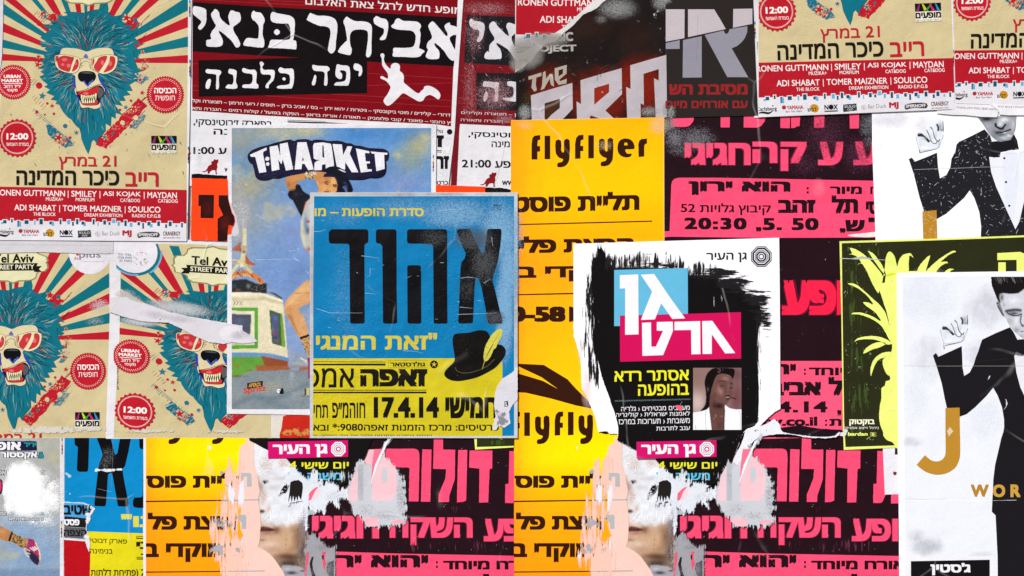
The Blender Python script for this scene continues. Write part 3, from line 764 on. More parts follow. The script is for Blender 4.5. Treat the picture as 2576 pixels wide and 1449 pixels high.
    if 'foot' in what:
        b = p.part('foot_strip'); b.add(P("-60,768 1876,800 1874,2000 -60,2000"), '#dcd9df')
        q = p.part('skyline_blocks')
        for i, (x, y, w, h, c) in enumerate([(50, 782, 34, 34, 0), (22, 795, 22, 20, 1), (121, 772, 18, 36, 0), (187, 802, 22, 60, 0), (200, 808, 24, 50, 1), (268, 786, 40, 38, 0), (352, 790, 14, 44, 1), (415, 782, 34, 54, 0), (515, 795, 34, 30, 0), (533, 805, 28, 36, 1), (610, 783, 18, 52, 0), (692, 787, 30, 44, 1), (735, 803, 18, 40, 0), (778, 782, 24, 54, 0), (835, 796, 30, 32, 0), (852, 810, 26, 34, 1), (943, 783, 20, 54, 0), (988, 806, 12, 40, 1), (1054, 790, 28, 42, 0), (1102, 800, 20, 28, 0), (1145, 776, 30, 40, 1), (1195, 803, 22, 42, 1), (1264, 798, 24, 58, 0), (1320, 813, 28, 42, 1), (1397, 802, 26, 34, 0), (1441, 824, 18, 58, 0), (1500, 802, 32, 38, 0), (1522, 822, 28, 34, 1), (1597, 802, 28, 48, 0), (1672, 826, 20, 36, 0), (1713, 804, 30, 46, 0), (1775, 824, 18, 24, 1), (1832, 817, 18, 46, 0), (1852, 1, 1, 1, 0)]):
            if w < 2: continue
            q.add(P([(x - w / 2 - 8, y - h / 2 - 8), (x + w / 2 + 8, y - h / 2 - 8), (x + w / 2 + 8, y + 8), (x - w / 2 - 8, y + 8)]), '#dcd9df', lv=p.lv + 1 + (i % 5) * .2)
            q.add(P([(x - w / 2, y - h / 2), (x + w / 2, y - h / 2), (x + w / 2, y + h / 2), (x - w / 2, y + h / 2)]), '#63a6cf' if c else '#12506f', lv=p.lv + 3 + (i % 5) * .2)
        p.lv += 5
        def L(s_, x0, y0, x1, y1, c, bo): p.part('sponsor_logo').text(s_, x0, y0, x1, y1, c, bo)
        L('Carlsberg', -62, 862, 138, 912, '#1a1c1a', .02); l = p.parts[-1]; l.add(sm(P("-60,925 0,905 60,915 110,895 60,935 0,925")), '#1a1c1a'); l.add(sm(P("92,850 108,850 100,862")), '#1a1c1a')
        L('YAMAHA', 235, 860, 396, 898, '#a8242c', .035); l = p.parts[-1]; l.add(circ(*P([(208, 875)])[0], 5.2), '#a33038'); l.text('Revs Your Heart', 220, 906, 380, 926, '#262626', .005, lean=.3)
        l = p.part('sponsor_logo'); l.add(P("470,865 500,852 535,866 550,900 535,930 505,938 475,920 462,890"), '#c08a1c'); l.text('דבש', 437, 890, 525, 925, '#1a140a', .02)
        L('NOX', 602, 866, 732, 916, '#15151a', .03); l = p.parts[-1]; l.add(P("602,924 732,924 732,936 602,936"), '#3a3a40'); l.add(circ(*P([(667, 890)])[0], 6), '#15151a')
        l = p.part('sponsor_logo'); l.add(rough(P("785,872 915,866 920,935 785,943"), .8, 2, rnd), '#33363a'); l.text('KULO', 800, 880, 905, 905, '#b9b9bd', .02); l.text('OOP', 825, 912, 880, 932, '#b9b9bd', .02)
        L('Bar Duck', 1028, 880, 1208, 920, '#8a8a92', .0); l = p.parts[-1]; q2 = circ(*P([(985, 908)])[0], 6.2, 20); l.add(stroke(q2 + q2[:1], .7), '#8a8a92'); l.text('B', 975, 895, 995, 920, '#8a8a92')
        L('MJ', 1232, 868, 1326, 938, '#b02434', .05)
        l = p.part('sponsor_logo'); l.add(sm(P("1385,900 1430,888 1500,882 1600,892 1596,940 1500,932 1430,938 1390,945"), 2), '#3a3436'); l.text('SMIRNOFF', 1394, 896, 1590, 928, '#dcd9df', .03)
        L('CRANERGY', 1642, 880, 1815, 922, '#5a2326', .02); p.parts[-1].text('100% PURE ENERGY DRINK', 1642, 938, 1815, 950, '#444', 0)
    if 'wear' in what:
        fr(0, 0, 1024, 2576)
        p.flecks('ink_chips', 190, (60, 1100, 1860, 1860), 1.5, '#3b4a4a', elong=5, ang=1.4, seed=seed)
        p.flecks('ink_chips', 60, (60, 20, 1860, 1100), 1.2, '#8a7f5c', elong=6, seed=seed + 5)
    if 'bars' in what:
        fr(0, 0, 1024, 2576)
        reg_bars(p, [(1902, 0, 12), (1904, 600, 12), (1889, 1475, 12), (1884, 2140, 12)])

def reg_bars(p, spots, k=1.0):
    b = p.part('registration_bars')
    for x, y, w in spots:
        for i, c in enumerate(['#2b7fc4', '#e2c62a', '#a02a55', '#16151a', '#7d7d82']):
            b.add(P([(x, y + i * 34 * k), (x + w, y + i * 34 * k), (x + w, y + (i + .9) * 34 * k), (x, y + (i + .9) * 34 * k)]), c, lv=p.lv + 1)
    p.lv += 1
# ------------------------------------------------------------------ left side of the wall
SEAM = [(-400, -400), (1302, -400), (1302, 1101.5), (-400, 1101.5)]
# street party sheet, top left
mm()
p = Poster('party_poster', 'large beige street party poster with blue bear in red sunglasses, the whole bear head visible', P("-30,-60 483,-60 480,150 475,400 471,606 284,606 284,607 -30,603"), 4, '#dcd9de', group='bear street party posters')
p.clip = P("-30,-60 483,-60 480,150 475,400 471,607 -30,604")
street_party(p, {'bg', 'rays', 'cartouche', 'bear', 'badge_market', 'badge_free', 'badge_noon', 'shows', 'title', 'band', 'foot', 'wear', 'bars'})
fr(0, 0, 1024, 2576)
p.part('old_margin').add(P("-60,-60 36,-60 30,300 22,560 5,700 -60,700"), '#cfcbd2')
# strip of grey paper below it
fr(0, 576, 1024, 2576)
q = Poster('paper_strip', 'dirty grey-white paper strip with faint print under the logos of the large bear poster', rough(P("-60,955 1138,968 1136,1100 900,1108 700,1096 400,1090 -60,1100"), .7, 3), 3.6, '#cbc7cd', cat='paper strip', mat=M_BARE)
q.part('rule').add(P("-60,964 1134,980 1134,986 -60,970"), '#5d5a60')
q.part('lettering').text('לתשומת לבכם ייתכנו שינויים בתוכנית | הכניסה חופשית | מומלץ להגיע בתחבורה ציבורית', -40, 1000, 1110, 1022, '#a9a5ac', 0, .01)
# lower left bear poster
fr(0, 576, 1024, 2576)
mA = affine([((217, 190), (27, 889)), ((415, 237), (222, 934)), ((412, 364), (219.5, 1057)), ((472.5, 158.75), (273, 855.75)), ((315, -24), (122.5, 672))])
mm()
p = Poster('party_poster', 'beige bear poster at the lower left, bear cut in half by the left picture edge', rough(P("-60,633 279,630 279,760 274,900 268,1104 -60,1104"), .5, 4), 2.2, '#d9d5da', group='bear street party posters')
p.mp = mA; p.clip = P("-60,634 277,631 276,760 272,900 265,1102 -60,1102")
street_party(p, {'bg', 'rays', 'cartouche', 'circles', 'bear', 'badge_free', 'shows', 'title', 'wear'}, seed=3)
p.mp = None; at(0, 2)
p.scuff('torn_patch', [(500, 1430, 500, 45, .8), (900, 1420, 300, 30, .7), (150, 1440, 200, 30, .6)], '#cfc8bf', SC_MED)
p.scuff('old_glue', [(1000, 180, 130, 90, .55), (950, 330, 120, 60, .4)], '#d9cfd6', SC_FINE)
# lower middle bear poster
mB = affine([((217, 190), (529, 897)), ((34, 206), (340.5, 898.5)), ((45, 347.5), (348, 1035.7)), ((221, 386), (524, 1082)), ((5.5, 152), (285, 840.7)), ((127, -30), (435, 667))])
mm()
p = Poster('party_poster', 'beige bear poster below the orange scrap, crossed by a long torn white strip', P("279,603 705,603 703,1104 266,1104 272,900 278,750"), 2.8, '#dedbe0', group='bear street party posters')
p.mp = mB; p.clip = P("291,612 684,616 682,1102 277,1102 282,900 288,760")
street_party(p, {'bg', 'rays', 'cartouche', 'circles', 'bear', 'badge_market', 'badge_noon', 'wear'}, seed=9)
p.mp = None; at(0, 2)
p.scuff('painted_sheen', [(1300, 150, 160, 110, .7), (1800, 200, 420, 90, .76, .15), (1400, 340, 260, 60, .8, .1), (1250, 60, 140, 60, .6)], '#c6c9ce', SC_FINE)  # silvery sheen put into the colour as pale flecks
t = p.part('lettering'); t.lv = 0
p.lv += 1
vs, fs = glyphs('סטודיו | דניאל זקן', .012)
for f, _ in fs:     # small credit running up the margin
    g = [(291 + 2 + 5.5 * vs[i][1], 980 - 58 * vs[i][0]) for i in f]
    t.poly(g, lin('#3a342c'), p.lv)
p.scuff('torn_patch', [(1500, 1440, 460, 25, .7), (2300, 1445, 300, 25, .7)], '#cfc6bc', SC_MED)
# red cornered sheet below the sky poster
at(1, 2)
p = Poster('red_poster', 'sheet with a red rounded panel under the bottom edge of the sky photo poster', P("165,1262 560,1262 560,1560 150,1560"), 2.9, '#d6cfc6', cat='poster')
p.part('printed_panel').add(sm(P("300,1280 560,1290 560,1449 560,1560 250,1560 258,1400 268,1320"), 2), '#c1281c')
p.scuff('faded_ink_and_sheen', [(400, 1449, 220, 60, .7)], '#c98a45', SC_MED)

# dark red concert posters
at(1, 0)
def red_lines(l, segs):
    for q in segs: l.add(stroke(P(q), .45), '#b84a4a', lv=l.p.lv + 1)
    l.p.lv += 1
p = Poster('concert_poster', 'wide dark red concert poster with white Hebrew headline and leaping white figure', P("-650,-60 2088,-60 2085,0 2035,700 2000,1300 1985,1449 1935,1870 -670,1870 -650,500"), 2.0, '#dcdadf', group='dark red concert posters')
b = p.part('printed_background'); b.add(P("-640,-60 2034,-60 2030,0 2020,300 1985,700 1962,1272 1815,1250 700,1195 0,1157 -646,1112"), '#790915')
k = p.part('black_panel'); k.add(P("-640,18 0,60 2025,174 1990,665 1117,618 440,577 0,555 -640,515"), '#120d0f'); k.add(P("-582,605 0,590 440,577 1118,600 1117,937 760,942 0,960 -578,972"), '#120d0f')
l = p.part('thin_rules'); red_lines(l, ["-640,-10 0,25 1000,75 2030,120", "-640,-30 900,35 2030,95", "1117,735 1990,790", "1117,858 1990,830", "760,945 1980,1010", "90,962 1980,1075", "-640,640 -582,640", "-640,860 -582,862", "-640,905 -582,910"])
p.part('lettering').text('מופע חדש לרגל צאת האלבום', 495, -42, 2066, 42, '#ddd8d8', .012, .063)
W1 = '#dedce1'
HEAD = ["510,190 540,130 575,140 620,155 690,155 760,170 800,200 818,270 805,400 795,500 755,537 722,500 735,420 748,330 735,280 690,262 630,255 560,225 515,200",
 "915,165 960,195 1010,210 1100,215 1150,240 1165,290 1160,420 1160,530 1130,573 1105,555 1120,440 1125,330 1095,300 1030,295 975,305 945,350 945,440 962,490 955,540 935,553 895,545 825,522 850,470 885,430 915,400 905,330 895,270 877,215 895,180",
 "1215,160 1255,180 1310,195 1330,245 1320,330 1300,390 1260,400 1245,385 1280,340 1285,290 1245,270 1190,235 1183,190 1195,170",
 "1430,180 1480,205 1560,210 1630,220 1662,260 1645,300 1655,330 1650,420 1640,480 1670,495 1695,515 1670,540 1640,570 1560,575 1470,570 1378,565 1380,520 1385,480 1460,480 1560,475 1595,440 1605,360 1580,315 1530,302 1460,298 1400,290 1358,262 1390,230 1400,200",
 "1775,212 1810,240 1850,290 1915,360 1925,330 1895,270 1910,240 1950,225 1955,250 2020,270 2030,340 1985,350 1955,370 1950,400 1985,470 2010,520 2005,590 1970,608 1930,570 1890,510 1840,460 1800,430 1800,460 1840,510 1845,560 1830,590 1750,592 1708,570 1718,530 1730,500 1715,470 1730,420 1770,380 1760,330 1735,270 1740,240",
 "165,118 210,130 290,145 350,160 385,200 388,280 380,360 372,400 402,415 403,490 370,493 260,485 130,478 128,455 150,400 230,400 330,395 345,350 340,280 320,235 270,235 195,228 160,215 145,190 145,150",
 "208,290 240,320 208,352 177,320",
 "-50,150 -30,105 0,120 50,130 85,195 70,250 65,350 80,400 75,470 30,475 -60,465 -130,450 -100,385 -50,380 15,385 25,330 25,260 -10,215 -40,190",
 "-411,88 -376,120 -361,180 -286,250 -266,240 -281,180 -276,140 -251,100 -206,115 -166,130 -156,200 -191,240 -231,270 -226,310 -186,380 -161,440 -176,470 -206,472 -256,400 -366,310 -376,320 -346,380 -336,430 -366,465 -486,467 -504,430 -496,400 -456,390 -461,350 -446,310 -406,260 -426,220 -456,150 -436,110",
 "-636,70 -606,60 -516,85 -501,130 -508,230 -546,285 -571,297 -586,270 -556,230 -561,200 -616,160 -638,130"]
SUB = ["-486,690 -476,695 -366,705 -356,740 -376,770 -376,880 -406,890 -401,770 -416,745 -496,735 -511,705", "-471,790 -456,810 -471,880 -496,893 -511,870 -501,820",
 "-266,690 -206,705 -198,740 -206,820 -191,860 -206,890 -306,885 -286,850 -236,845 -231,760 -276,735 -281,710",
 "-130,683 -70,700 -15,700 5,740 0,830 20,850 15,888 -60,885 -135,880 -130,850 -50,840 -35,760 -60,740 -120,730 -143,710",
 "55,618 78,640 60,670 75,700 120,700 180,705 185,760 170,810 130,850 125,880 108,887 92,875 105,840 145,790 140,750 60,745 42,700 45,670 35,630",
 "245,675 290,690 365,690 380,740 378,830 360,880 340,890 215,888 225,860 320,850 340,820 335,760 310,740 240,730 222,700", "278,775 298,792 280,810 260,790",
 "570,650 620,660 715,665 740,700 715,725 718,800 712,855 690,858 682,840 690,740 660,715 590,710 565,680", "590,752 605,770 595,840 575,858 560,840 575,790",
 "815,645 860,655 920,660 942,690 945,780 930,850 900,860 790,857 800,830 830,825 890,815 905,780 905,720 870,705 840,712 865,745 860,790 830,790 800,760 798,720 805,680",
 "1000,635 1050,655 1068,690 1060,750 1035,767 1030,745 1035,715 990,700 978,660"]
h = p.part('headline')
for q in HEAD: h.add(rough(sm(P(q), 3), .5, 1.6), W1, lv=p.lv + 1)
p.lv += 1; h = p.part('headline')
for q in SUB: h.add(rough(sm(P(q), 3), .4, 1.5), W1, lv=p.lv + 1)
p.lv += 1
p.part('leaping_figure').add(sm(P("1258,538 1278,535 1292,555 1285,590 1295,630 1320,665 1352,690 1358,655 1385,633 1425,635 1448,665 1445,710 1475,735 1488,780 1485,825 1530,865 1590,915 1635,938 1660,915 1688,890 1692,870 1730,860 1780,875 1830,910 1855,950 1848,985 1830,998 1790,970 1745,952 1700,975 1680,1010 1640,1020 1590,995 1530,960 1478,935 1430,980 1390,1020 1345,1057 1310,1058 1282,1020 1290,990 1320,950 1345,900 1352,870 1325,830 1295,805 1258,790 1250,770 1270,763 1300,780 1325,790 1325,740 1290,690 1268,650 1265,590 1250,555"), 2), W1)
p.part('lettering').text('דרורי – קלידים / מוטי ביקובסקי – גיטרות / יהוא ירון – בס / אביב ברק – תופים / רועי חרמון – חצוצרה וקל', -645, 990, 1955, 1036, '#ddd6d4', .012, .0565)
p.part('lettering').text('יץ נחמני – סאונד / קובי פלומניק – תאורה / אוריה בראון – הפקה בפועל / קולות רמים – הגברה ותא', -645, 1066, 1965, 1110, '#ddd6d4', .012, .0565)
BK = '#17151a'
p.part('lettering').text('בפארק ז׳בוטינסקי,', -632, 1195, 160, 1275, BK, .02, .03)
p.part('lettering').text('בנימינה', -650 + 220, 1292, 90, 1352, BK, .02, .02)
r_ = p.part('rule'); r_.add(P("315,1218 700,1228 935,1242 600,1240 315,1230"), BK); r_.add(P("315,1205 700,1218 700,1222 315,1210"), BK)
p.part('lettering').text('גולדסטאר', 1680, 1295, 1880, 1335, BK, .02, .02); a = p.parts[-1]; a.add(circ(*P([(1948, 1325)])[0], 7), BK)
p.part('lettering').text('ז', 1810, 1360, 1890, 1480, BK, .05)
at(1, 1)
p.part('rule').add(P("1810,60 1868,62 1868,70 1810,68"), BK)

p.part('rule').add(P("1810,76 1868,78 1868,84 1810,82"), BK)
p.part('lettering').text('זרת', 1700, 120, 1942, 250, BK, .05)
p.part('lettering').text('כרטיסים', 1700, 370, 1932, 412, BK, .02)
p.scuff('torn_patch', [(1920, 60, 60, 70, .8), (1880, 300, 60, 60, .6)], '#e3e1e4', SC_MED)
at(0, 1)
p.part('lettering').text('מופע 21:00', 1850, 28, 2480, 100, BK, .025)
def wolf(p, dx, dy):
    w = p.part('fox_emblem'); w.add(sm(shift(P("2250,405 2290,400 2320,350 2350,335 2345,310 2370,300 2375,283 2395,290 2415,285 2418,310 2405,335 2410,360 2400,400 2405,435 2390,430 2385,395 2345,400 2325,430 2310,425 2310,400 2280,415"), dx, dy), 2), '#85161d')
def ridge(p, pts): p.part('black_ridge').add(rough(P(pts), .8, 1.6), '#131013')
at(1, 1); wolf(p, -644 - 56, -33)
at(0, 1); ridge(p, "1925,303 1990,298 2100,308 2285,318 2290,350 1925,372")
p.part('lettering').text('www', 2255, 238, 2400, 280, BK, .02)
p.scuff('torn_patch', [(2000, 150, 60, 120, .35), (1960, 60, 40, 60, .3)], '#cfcbd0', SC_FINE)

at(1, 0)
p = Poster('concert_poster', 'worn dark red concert poster showing only its left strip, above the blue poster', P("2040,-60 2640,-60 2640,1960 1960,1960 2000,1300 2050,600"), 1.0, '#dcdadf', group='dark red concert posters', mat=M_WORN)
p.clip = SEAM
p.part('printed_background').add(P("2045,-60 2640,-60 2640,1272 2052,1245 2045,1320 2040,1449 2020,1865 1960,1865 1985,1300 2040,600"), '#74101b')
k = p.part('black_panel'); k.add(P("2122,145 2640,166 2640,662 2093,632 2105,400"), '#1b181c'); k.add(P("2214,730 2640,735 2640,1112 2220,1100"), '#1b181c')
l = p.part('thin_rules'); red_lines(l, ["2085,82 2640,110", "2085,105 2640,135", "2040,752 2214,765", "2035,985 2214,997", "2030,1040 2214,1030", "2196,40 2165,1150", "2110,45 2640,62", "2140,700 2120,1230"])
h = p.part('headline')
for q in ("2170,183 2200,205 2275,220 2300,260 2290,350 2265,405 2235,420 2220,400 2245,350 2240,300 2190,290 2150,250 2148,200", "2385,212 2410,225 2440,270 2540,360 2530,300 2518,260 2540,225 2600,240 2640,255 2650,300 2600,340 2570,370 2590,440 2640,530 2640,600 2600,590 2540,500 2430,430 2425,450 2460,500 2470,560 2450,590 2310,590 2300,545 2330,510 2345,525 2345,490 2355,440 2400,390 2370,330 2345,270 2355,235"): h.add(rough(sm(P(q), 3), .5, 1.6), '#d2d0d6', lv=p.lv + 1)
for q in ("2300,815 2400,825 2447,830 2440,870 2435,1000 2420,1018 2395,1010 2400,890 2290,870 2285,840", "2310,920 2335,940 2320,1000 2295,1018 2288,980", "2540,815 2600,820 2640,850 2640,1010 2500,1005 2490,980 2580,975 2590,880 2535,860 2525,830"): h.add(rough(sm(P(q), 3), .4, 1.5), '#d2d0d6', lv=p.lv + 1)
p.lv += 1
p.part('lettering').text('רועי חרמון – חצוצרה וקלידים', 2065, 1112, 2900, 1152, '#cfc5c6', .01, .04)
p.part('lettering').text('קולות רמים – הגברה ותאורה', 2060, 1185, 2900, 1226, '#cfc5c6', .01, .04)
p.part('lettering').text('ז׳בוטינסקי,', 2135, 1325, 2700, 1392, BK, .02, .02); p.part('lettering').text('בנימינה', 2370, 1420, 2680, 1480, BK, .02)
at(1, 1)
p.part('lettering').text('מופע 21:00', 2070, 155, 2680, 235, BK, .025, .01); wolf(p, 0, 0)
p.part('lettering').text('www.', 2475, 368, 2660, 415, BK, .02); ridge(p, "2300,434 2400,440 2460,438 2576,462 2650,472 2650,500 2300,500")
p.part('crack').add(stroke(P("2500,0 2490,120 2450,250 2410,400 2400,430"), .5), '#8b8489')
at(1, 0); p.scuff('painted_sheen', [(2320, 80, 300, 90, .42), (2200, 350, 130, 260, .42), (2400, 950, 260, 220, .5), (2150, 900, 90, 400, .38), (2500, 1200, 150, 60, .5)], '#b98a90', SC_FINE)  # sky reflections on the glossy red, painted as pinkish flecks
p.flecks('ink_chips', 60, (2060, 0, 2600, 1200), 1.3, '#d8b0b4', elong=6, seed=12)

# orange sheets
OR, DK = '#ff4416', '#2a0f0e'
at(0, 1)
p = Poster('orange_poster', 'fluorescent orange sheet with black block letters beside the torn edge of the sky poster', rough(P("1930,342 2290,352 2300,560 2320,640 2335,690 2362,730 2366,780 2350,830 2330,850 2333,900 2290,915 2285,978 1920,968"), .6, 2.5), 4.9, OR, cat='poster', mat=M_NEON, group='orange sheets')
k = p.part('lettering'); k.add(P("1998,510 2155,512 2150,748 2018,745 2020,625 1996,625"), DK)
p.lv += 1; k.add(rough(P("2200,516 2290,515 2298,560 2318,640 2332,690 2358,735 2362,780 2346,826 2300,815 2290,900 2282,978 2190,975 2190,750 2245,715 2200,620"), .4, 2), DK)
p.scuff('worn_ink_and_sheen', [(2080, 650, 70, 110, .42), (2270, 800, 90, 120, .45)], '#7a1a10', SC_FINE)
at(1, 1)
p = Poster('orange_poster', 'thin fluorescent orange sheet edge showing just above the blue poster', P("1808,411 2305,430 2308,560 1808,560"), 4.0, OR, cat='poster', mat=M_NEON, group='orange sheets')
p.part('lettering').add(P("1900,520 2100,525 2100,560 1900,560"), DK)

# sky photograph poster with the woman and the boat
at(0, 1)
o1 = P("2285,-192"); o2 = P("2285,585 2300,640 2325,690 2340,760 2338,830 2300,880 2285,905")
at(0, 2); o3 = P("2282,1265")
at(1, 2); o4 = P("575,1278"); at(1, 1); o5 = P("1765,500 1800,600 1812,300"); at(1, 0); o6 = P("1815,1252")
p = Poster('market_poster', 'sky-blue photo poster of a woman shading her eyes above an old fishing boat', o1 + rough(o2, .6, 2, closed=False) + o3 + o4 + [(1085, 1040), (1092, 700)] + o5[2:] + o6, 4.4, '#dedce2', cat='poster', mat=M_GLOSS)
mm(); p.part('margin_shade')
C = Canvas(583, 322, 1085.5, 1031, 1.45, '#7394c0')
C.C[:] = C.g('#5d8cc4') * (1 - ((C.Y - 322) / 709)[..., None]) + C.g('#8a9cc6') * ((C.Y - 322) / 709)[..., None]
mm()
for x, y, rx, ry, c, a in [(600, 350, 80, 60, '#8f9896', .95), (690, 330, 90, 35, '#a5a592', .9), (770, 330, 60, 22, '#b5ae8c', .9), (620, 470, 80, 50, '#a59c7c', .9), (660, 430, 60, 40, '#9a9a88', .7), (590, 520, 60, 50, '#9b9a92', .8), (1050, 370, 45, 35, '#b3ad86', .95), (1030, 400, 50, 50, '#8e9a8c', .75), (1070, 345, 25, 20, '#bdb68c', .8),
        (900, 335, 60, 30, '#3f7fc2', .8), (985, 340, 50, 35, '#4b86c0', .7), (600, 430, 45, 25, '#4f7fae', .7), (640, 560, 90, 60, '#a6a49a', .55), (700, 520, 60, 40, '#8fa0b8', .5), (1010, 460, 60, 30, '#8a94c4', .6), (760, 590, 90, 60, '#7f92c2', .7), (740, 700, 80, 80, '#6b88bc', .7), (600, 640, 50, 80, '#a9aeb8', .5), (1000, 390, 15, 12, '#b8b48e', .8), (800, 800, 60, 30, '#b9b9a4', .35)]:
    C.blob(x, y, rx, ry, c, a)
C.noise(.10, 60, seed=2); C.noise(.6, 70, '#b0ad98', seed=11, thr=.60)
# the boat
fr(912, 820, 384, 662)
def cp(s, c, b=.6, a=1.0, n=0): C.poly(P(s), c, b, a, n)
cp("18,1200 100,1150 200,1110 420,1108 420,1120 565,1115 565,1420 18,1420", '#7d8890', 3)
C.blob(300, 1250, 160, 60, '#9a9a8c', .7); C.blob(80, 1330, 90, 80, '#8a9092', .8); C.blob(480, 1300, 80, 80, '#8f979c', .7); C.blob(440, 1170, 20, 60, '#aeb4b8', .5)
C.line(P("18,1390 160,1330 330,1330 420,1290 565,1230"), 9, '#5f7480', 4, .7); C.line(P("210,1330 420,1400"), 9, '#5f7480', 4, .6)
cp("410,1022 565,1020 565,1115 420,1115", '#8e9bb4', 2); C.blob(480, 1090, 60, 20, '#a5a9a4', .8)
cp("430,1110 565,1112 565,1140 430,1145", '#a2583a', 2, .8); cp("430,1112 490,1112 490,1145 430,1145", '#7f97aa', 1.5)
cp("18,1045 250,1045 260,1110 120,1160 18,1200", '#5f9a3c', 1.2); cp("225,1040 415,1075 415,1105 400,1120 200,1118 190,1110 250,1105", '#8c4a2c', 1.2); cp("190,1108 415,1110 430,1135 200,1145", '#9d5a38', 1.2)
C.blob(60, 1110, 16, 14, '#a8602c', .9); C.blob(100, 1060, 14, 8, '#a8602c', .8); C.blob(150, 1140, 30, 8, '#a0562e', .8); C.blob(60, 1180, 60, 9, '#7a4a34', .8); C.blob(230, 1075, 20, 18, '#6f9a3a', .8)
cp("18,605 140,600 235,605 375,655 385,720 412,1050 290,1022 200,1020 18,1025", '#ddd3b4', .8); cp("18,640 190,645 240,630 378,668 378,690 240,655 190,660 18,655", '#c0b08e', 1.2, .7)
cp("18,603 140,598 235,604 375,655 376,668 235,622 140,632 18,625", '#e8e0c6', .8)
cp("18,1015 200,1018 415,1055 415,1078 290,1042 18,1045", '#5f8fba', 1)
cp("18,705 208,708 206,990 18,992", '#5a9a38', .8); cp("18,728 184,732 182,965 18,968", '#dcd6b8', .8); cp("18,752 158,755 156,880 140,900 18,905", '#454a5c', 1.2); C.blob(80, 800, 60, 40, '#5d6680', .7); C.blob(60, 960, 60, 14, '#7aa85a', .5)
cp("284,722 372,752 395,980 305,955", '#3f5a30', .8); cp("360,755 374,758 396,978 370,970", '#6c9a3e', .8); cp("296,740 348,758 352,960 312,945", '#4c5478', 1.2)
C.blob(325, 780, 20, 25, '#5a6ea4', .9); C.blob(325, 886, 22, 8, '#c02e48', .95); C.blob(325, 915, 20, 10, '#3a3d5c', .9); C.blob(345, 935, 20, 10, '#9a4a3a', .8); C.blob(310, 860, 10, 30, '#80828c', .6)
for x in (35, 55): C.line(P([(x, 660), (x + 14, 668), (x + 4, 690)]), 1.4, '#4a4434', .4)
C.line(P("80,660 98,690"), 1.4, '#4a4434', .4); C.line(P("98,658 82,692"), 1.4, '#4a4434', .4)
cp("18,520 120,510 200,545 265,540 268,608 130,600 18,600", '#24262c', 1.2); C.blob(40, 560, 25, 20, '#2b4a63', .9); C.blob(70, 585, 25, 9, '#8a4a2c', .9); C.blob(140, 560, 18, 22, '#7a8a70', .9)
cp("265,595 330,625 370,650 375,640 330,610 275,598", '#4a4030', 1)
for i in range(60):
    x, y = R.uniform(160, 262), R.uniform(545, 600); C.blob(x, y, R.uniform(1.5, 4), R.uniform(1.5, 3), R.choice(['#a9a68e', '#c4bf9c', '#101214']), .8)
C.line(P("18,500 60,478 120,470 180,490 240,535"), 14, '#c87a42', 1, .95); C.line(P("18,508 60,488 120,480 170,496"), 5, '#e0b070', 1, .8); C.line(P("150,470 175,500"), 4, '#a8402a', .8); C.line(P("60,465 90,488"), 4, '#a8402a', .8); C.line(P("210,505 225,530"), 4, '#a8402a', .8)
C.line(P("112,100 112,300 105,350 100,430"), 9, '#d9cfa4', .6, w1=13); C.line(P("105,360 60,420 20,475"), 8, '#d3c69c', .6); C.line(P("108,380 130,430 165,470"), 8, '#c9b88a', .6); C.line(P("18,378 100,385"), 4, '#cfc090', .6); C.line(P("18,405 80,402"), 4, '#b8a878', .6)
C.line(P("118,60 122,110 112,160"), 8, '#a8a698', 1); C.blob(118, 75, 16, 18, '#5a9a86', .95); C.blob(90, 200, 16, 30, '#b0a890', .7); cp("92,275 130,280 130,320 92,322", '#b8a684', .8); C.blob(110, 325, 14, 10, '#3a342c', .8)
cp("85,250 92,320 30,318 20,310 55,280", '#a2563c', .8); cp("120,340 150,385 195,410 160,420 118,400", '#ad5a3c', .8); C.blob(155, 425, 14, 18, '#c0a47c', .9); C.blob(45, 300, 8, 6, '#5a6a78', .7)
for x0, y0, x1, y1 in ((100, 430, 60, 470), (100, 430, 120, 480), (100, 420, 95, 520), (80, 440, 40, 520)): C.line(P([(x0, y0), (x1, y1)]), 1, '#4a4438', .3, .7)
# the leg on the right
cp("565,515 500,555 440,615 395,670 388,710 400,750 440,830 470,880 495,915 555,895 545,840 530,790 500,740 490,712 530,690 565,665", '#cf9a68', .8, n=2)
cp("565,520 510,560 450,620 410,680 400,705 430,690 470,650 520,610 565,590", '#deb07c', 3, .8); C.blob(420, 720, 20, 40, '#c27a4c', .7); cp("440,760 470,850 500,905 480,890 440,820 405,750", '#a8683e', 2, .7); C.blob(510, 800, 14, 60, '#e0b080', .6, a=.3)
C.line(P("460,610 565,606"), 1, '#8a5a3a', .3, .8)
cp("495,912 555,890 562,905 500,928", '#16141a', .5); cp("500,928 562,905 565,1050 555,1050 530,990", '#c99a5c', .5)
for i in range(70):
    x, y = R.uniform(503, 562), R.uniform(915, 1045)
    if x > 500 + (y - 925) * .38: C.blob(x, y, R.uniform(2, 4), R.uniform(2, 5), '#2a1a14', .95)
cp("550,1055 565,1050 565,1200 553,1195", '#8a2a64', .5); C.line(P("500,1055 530,1072 545,1080"), 4, '#d8cdc0', .5); C.line(P("530,1070 540,1100"), 3, '#c8bcb0', .5)
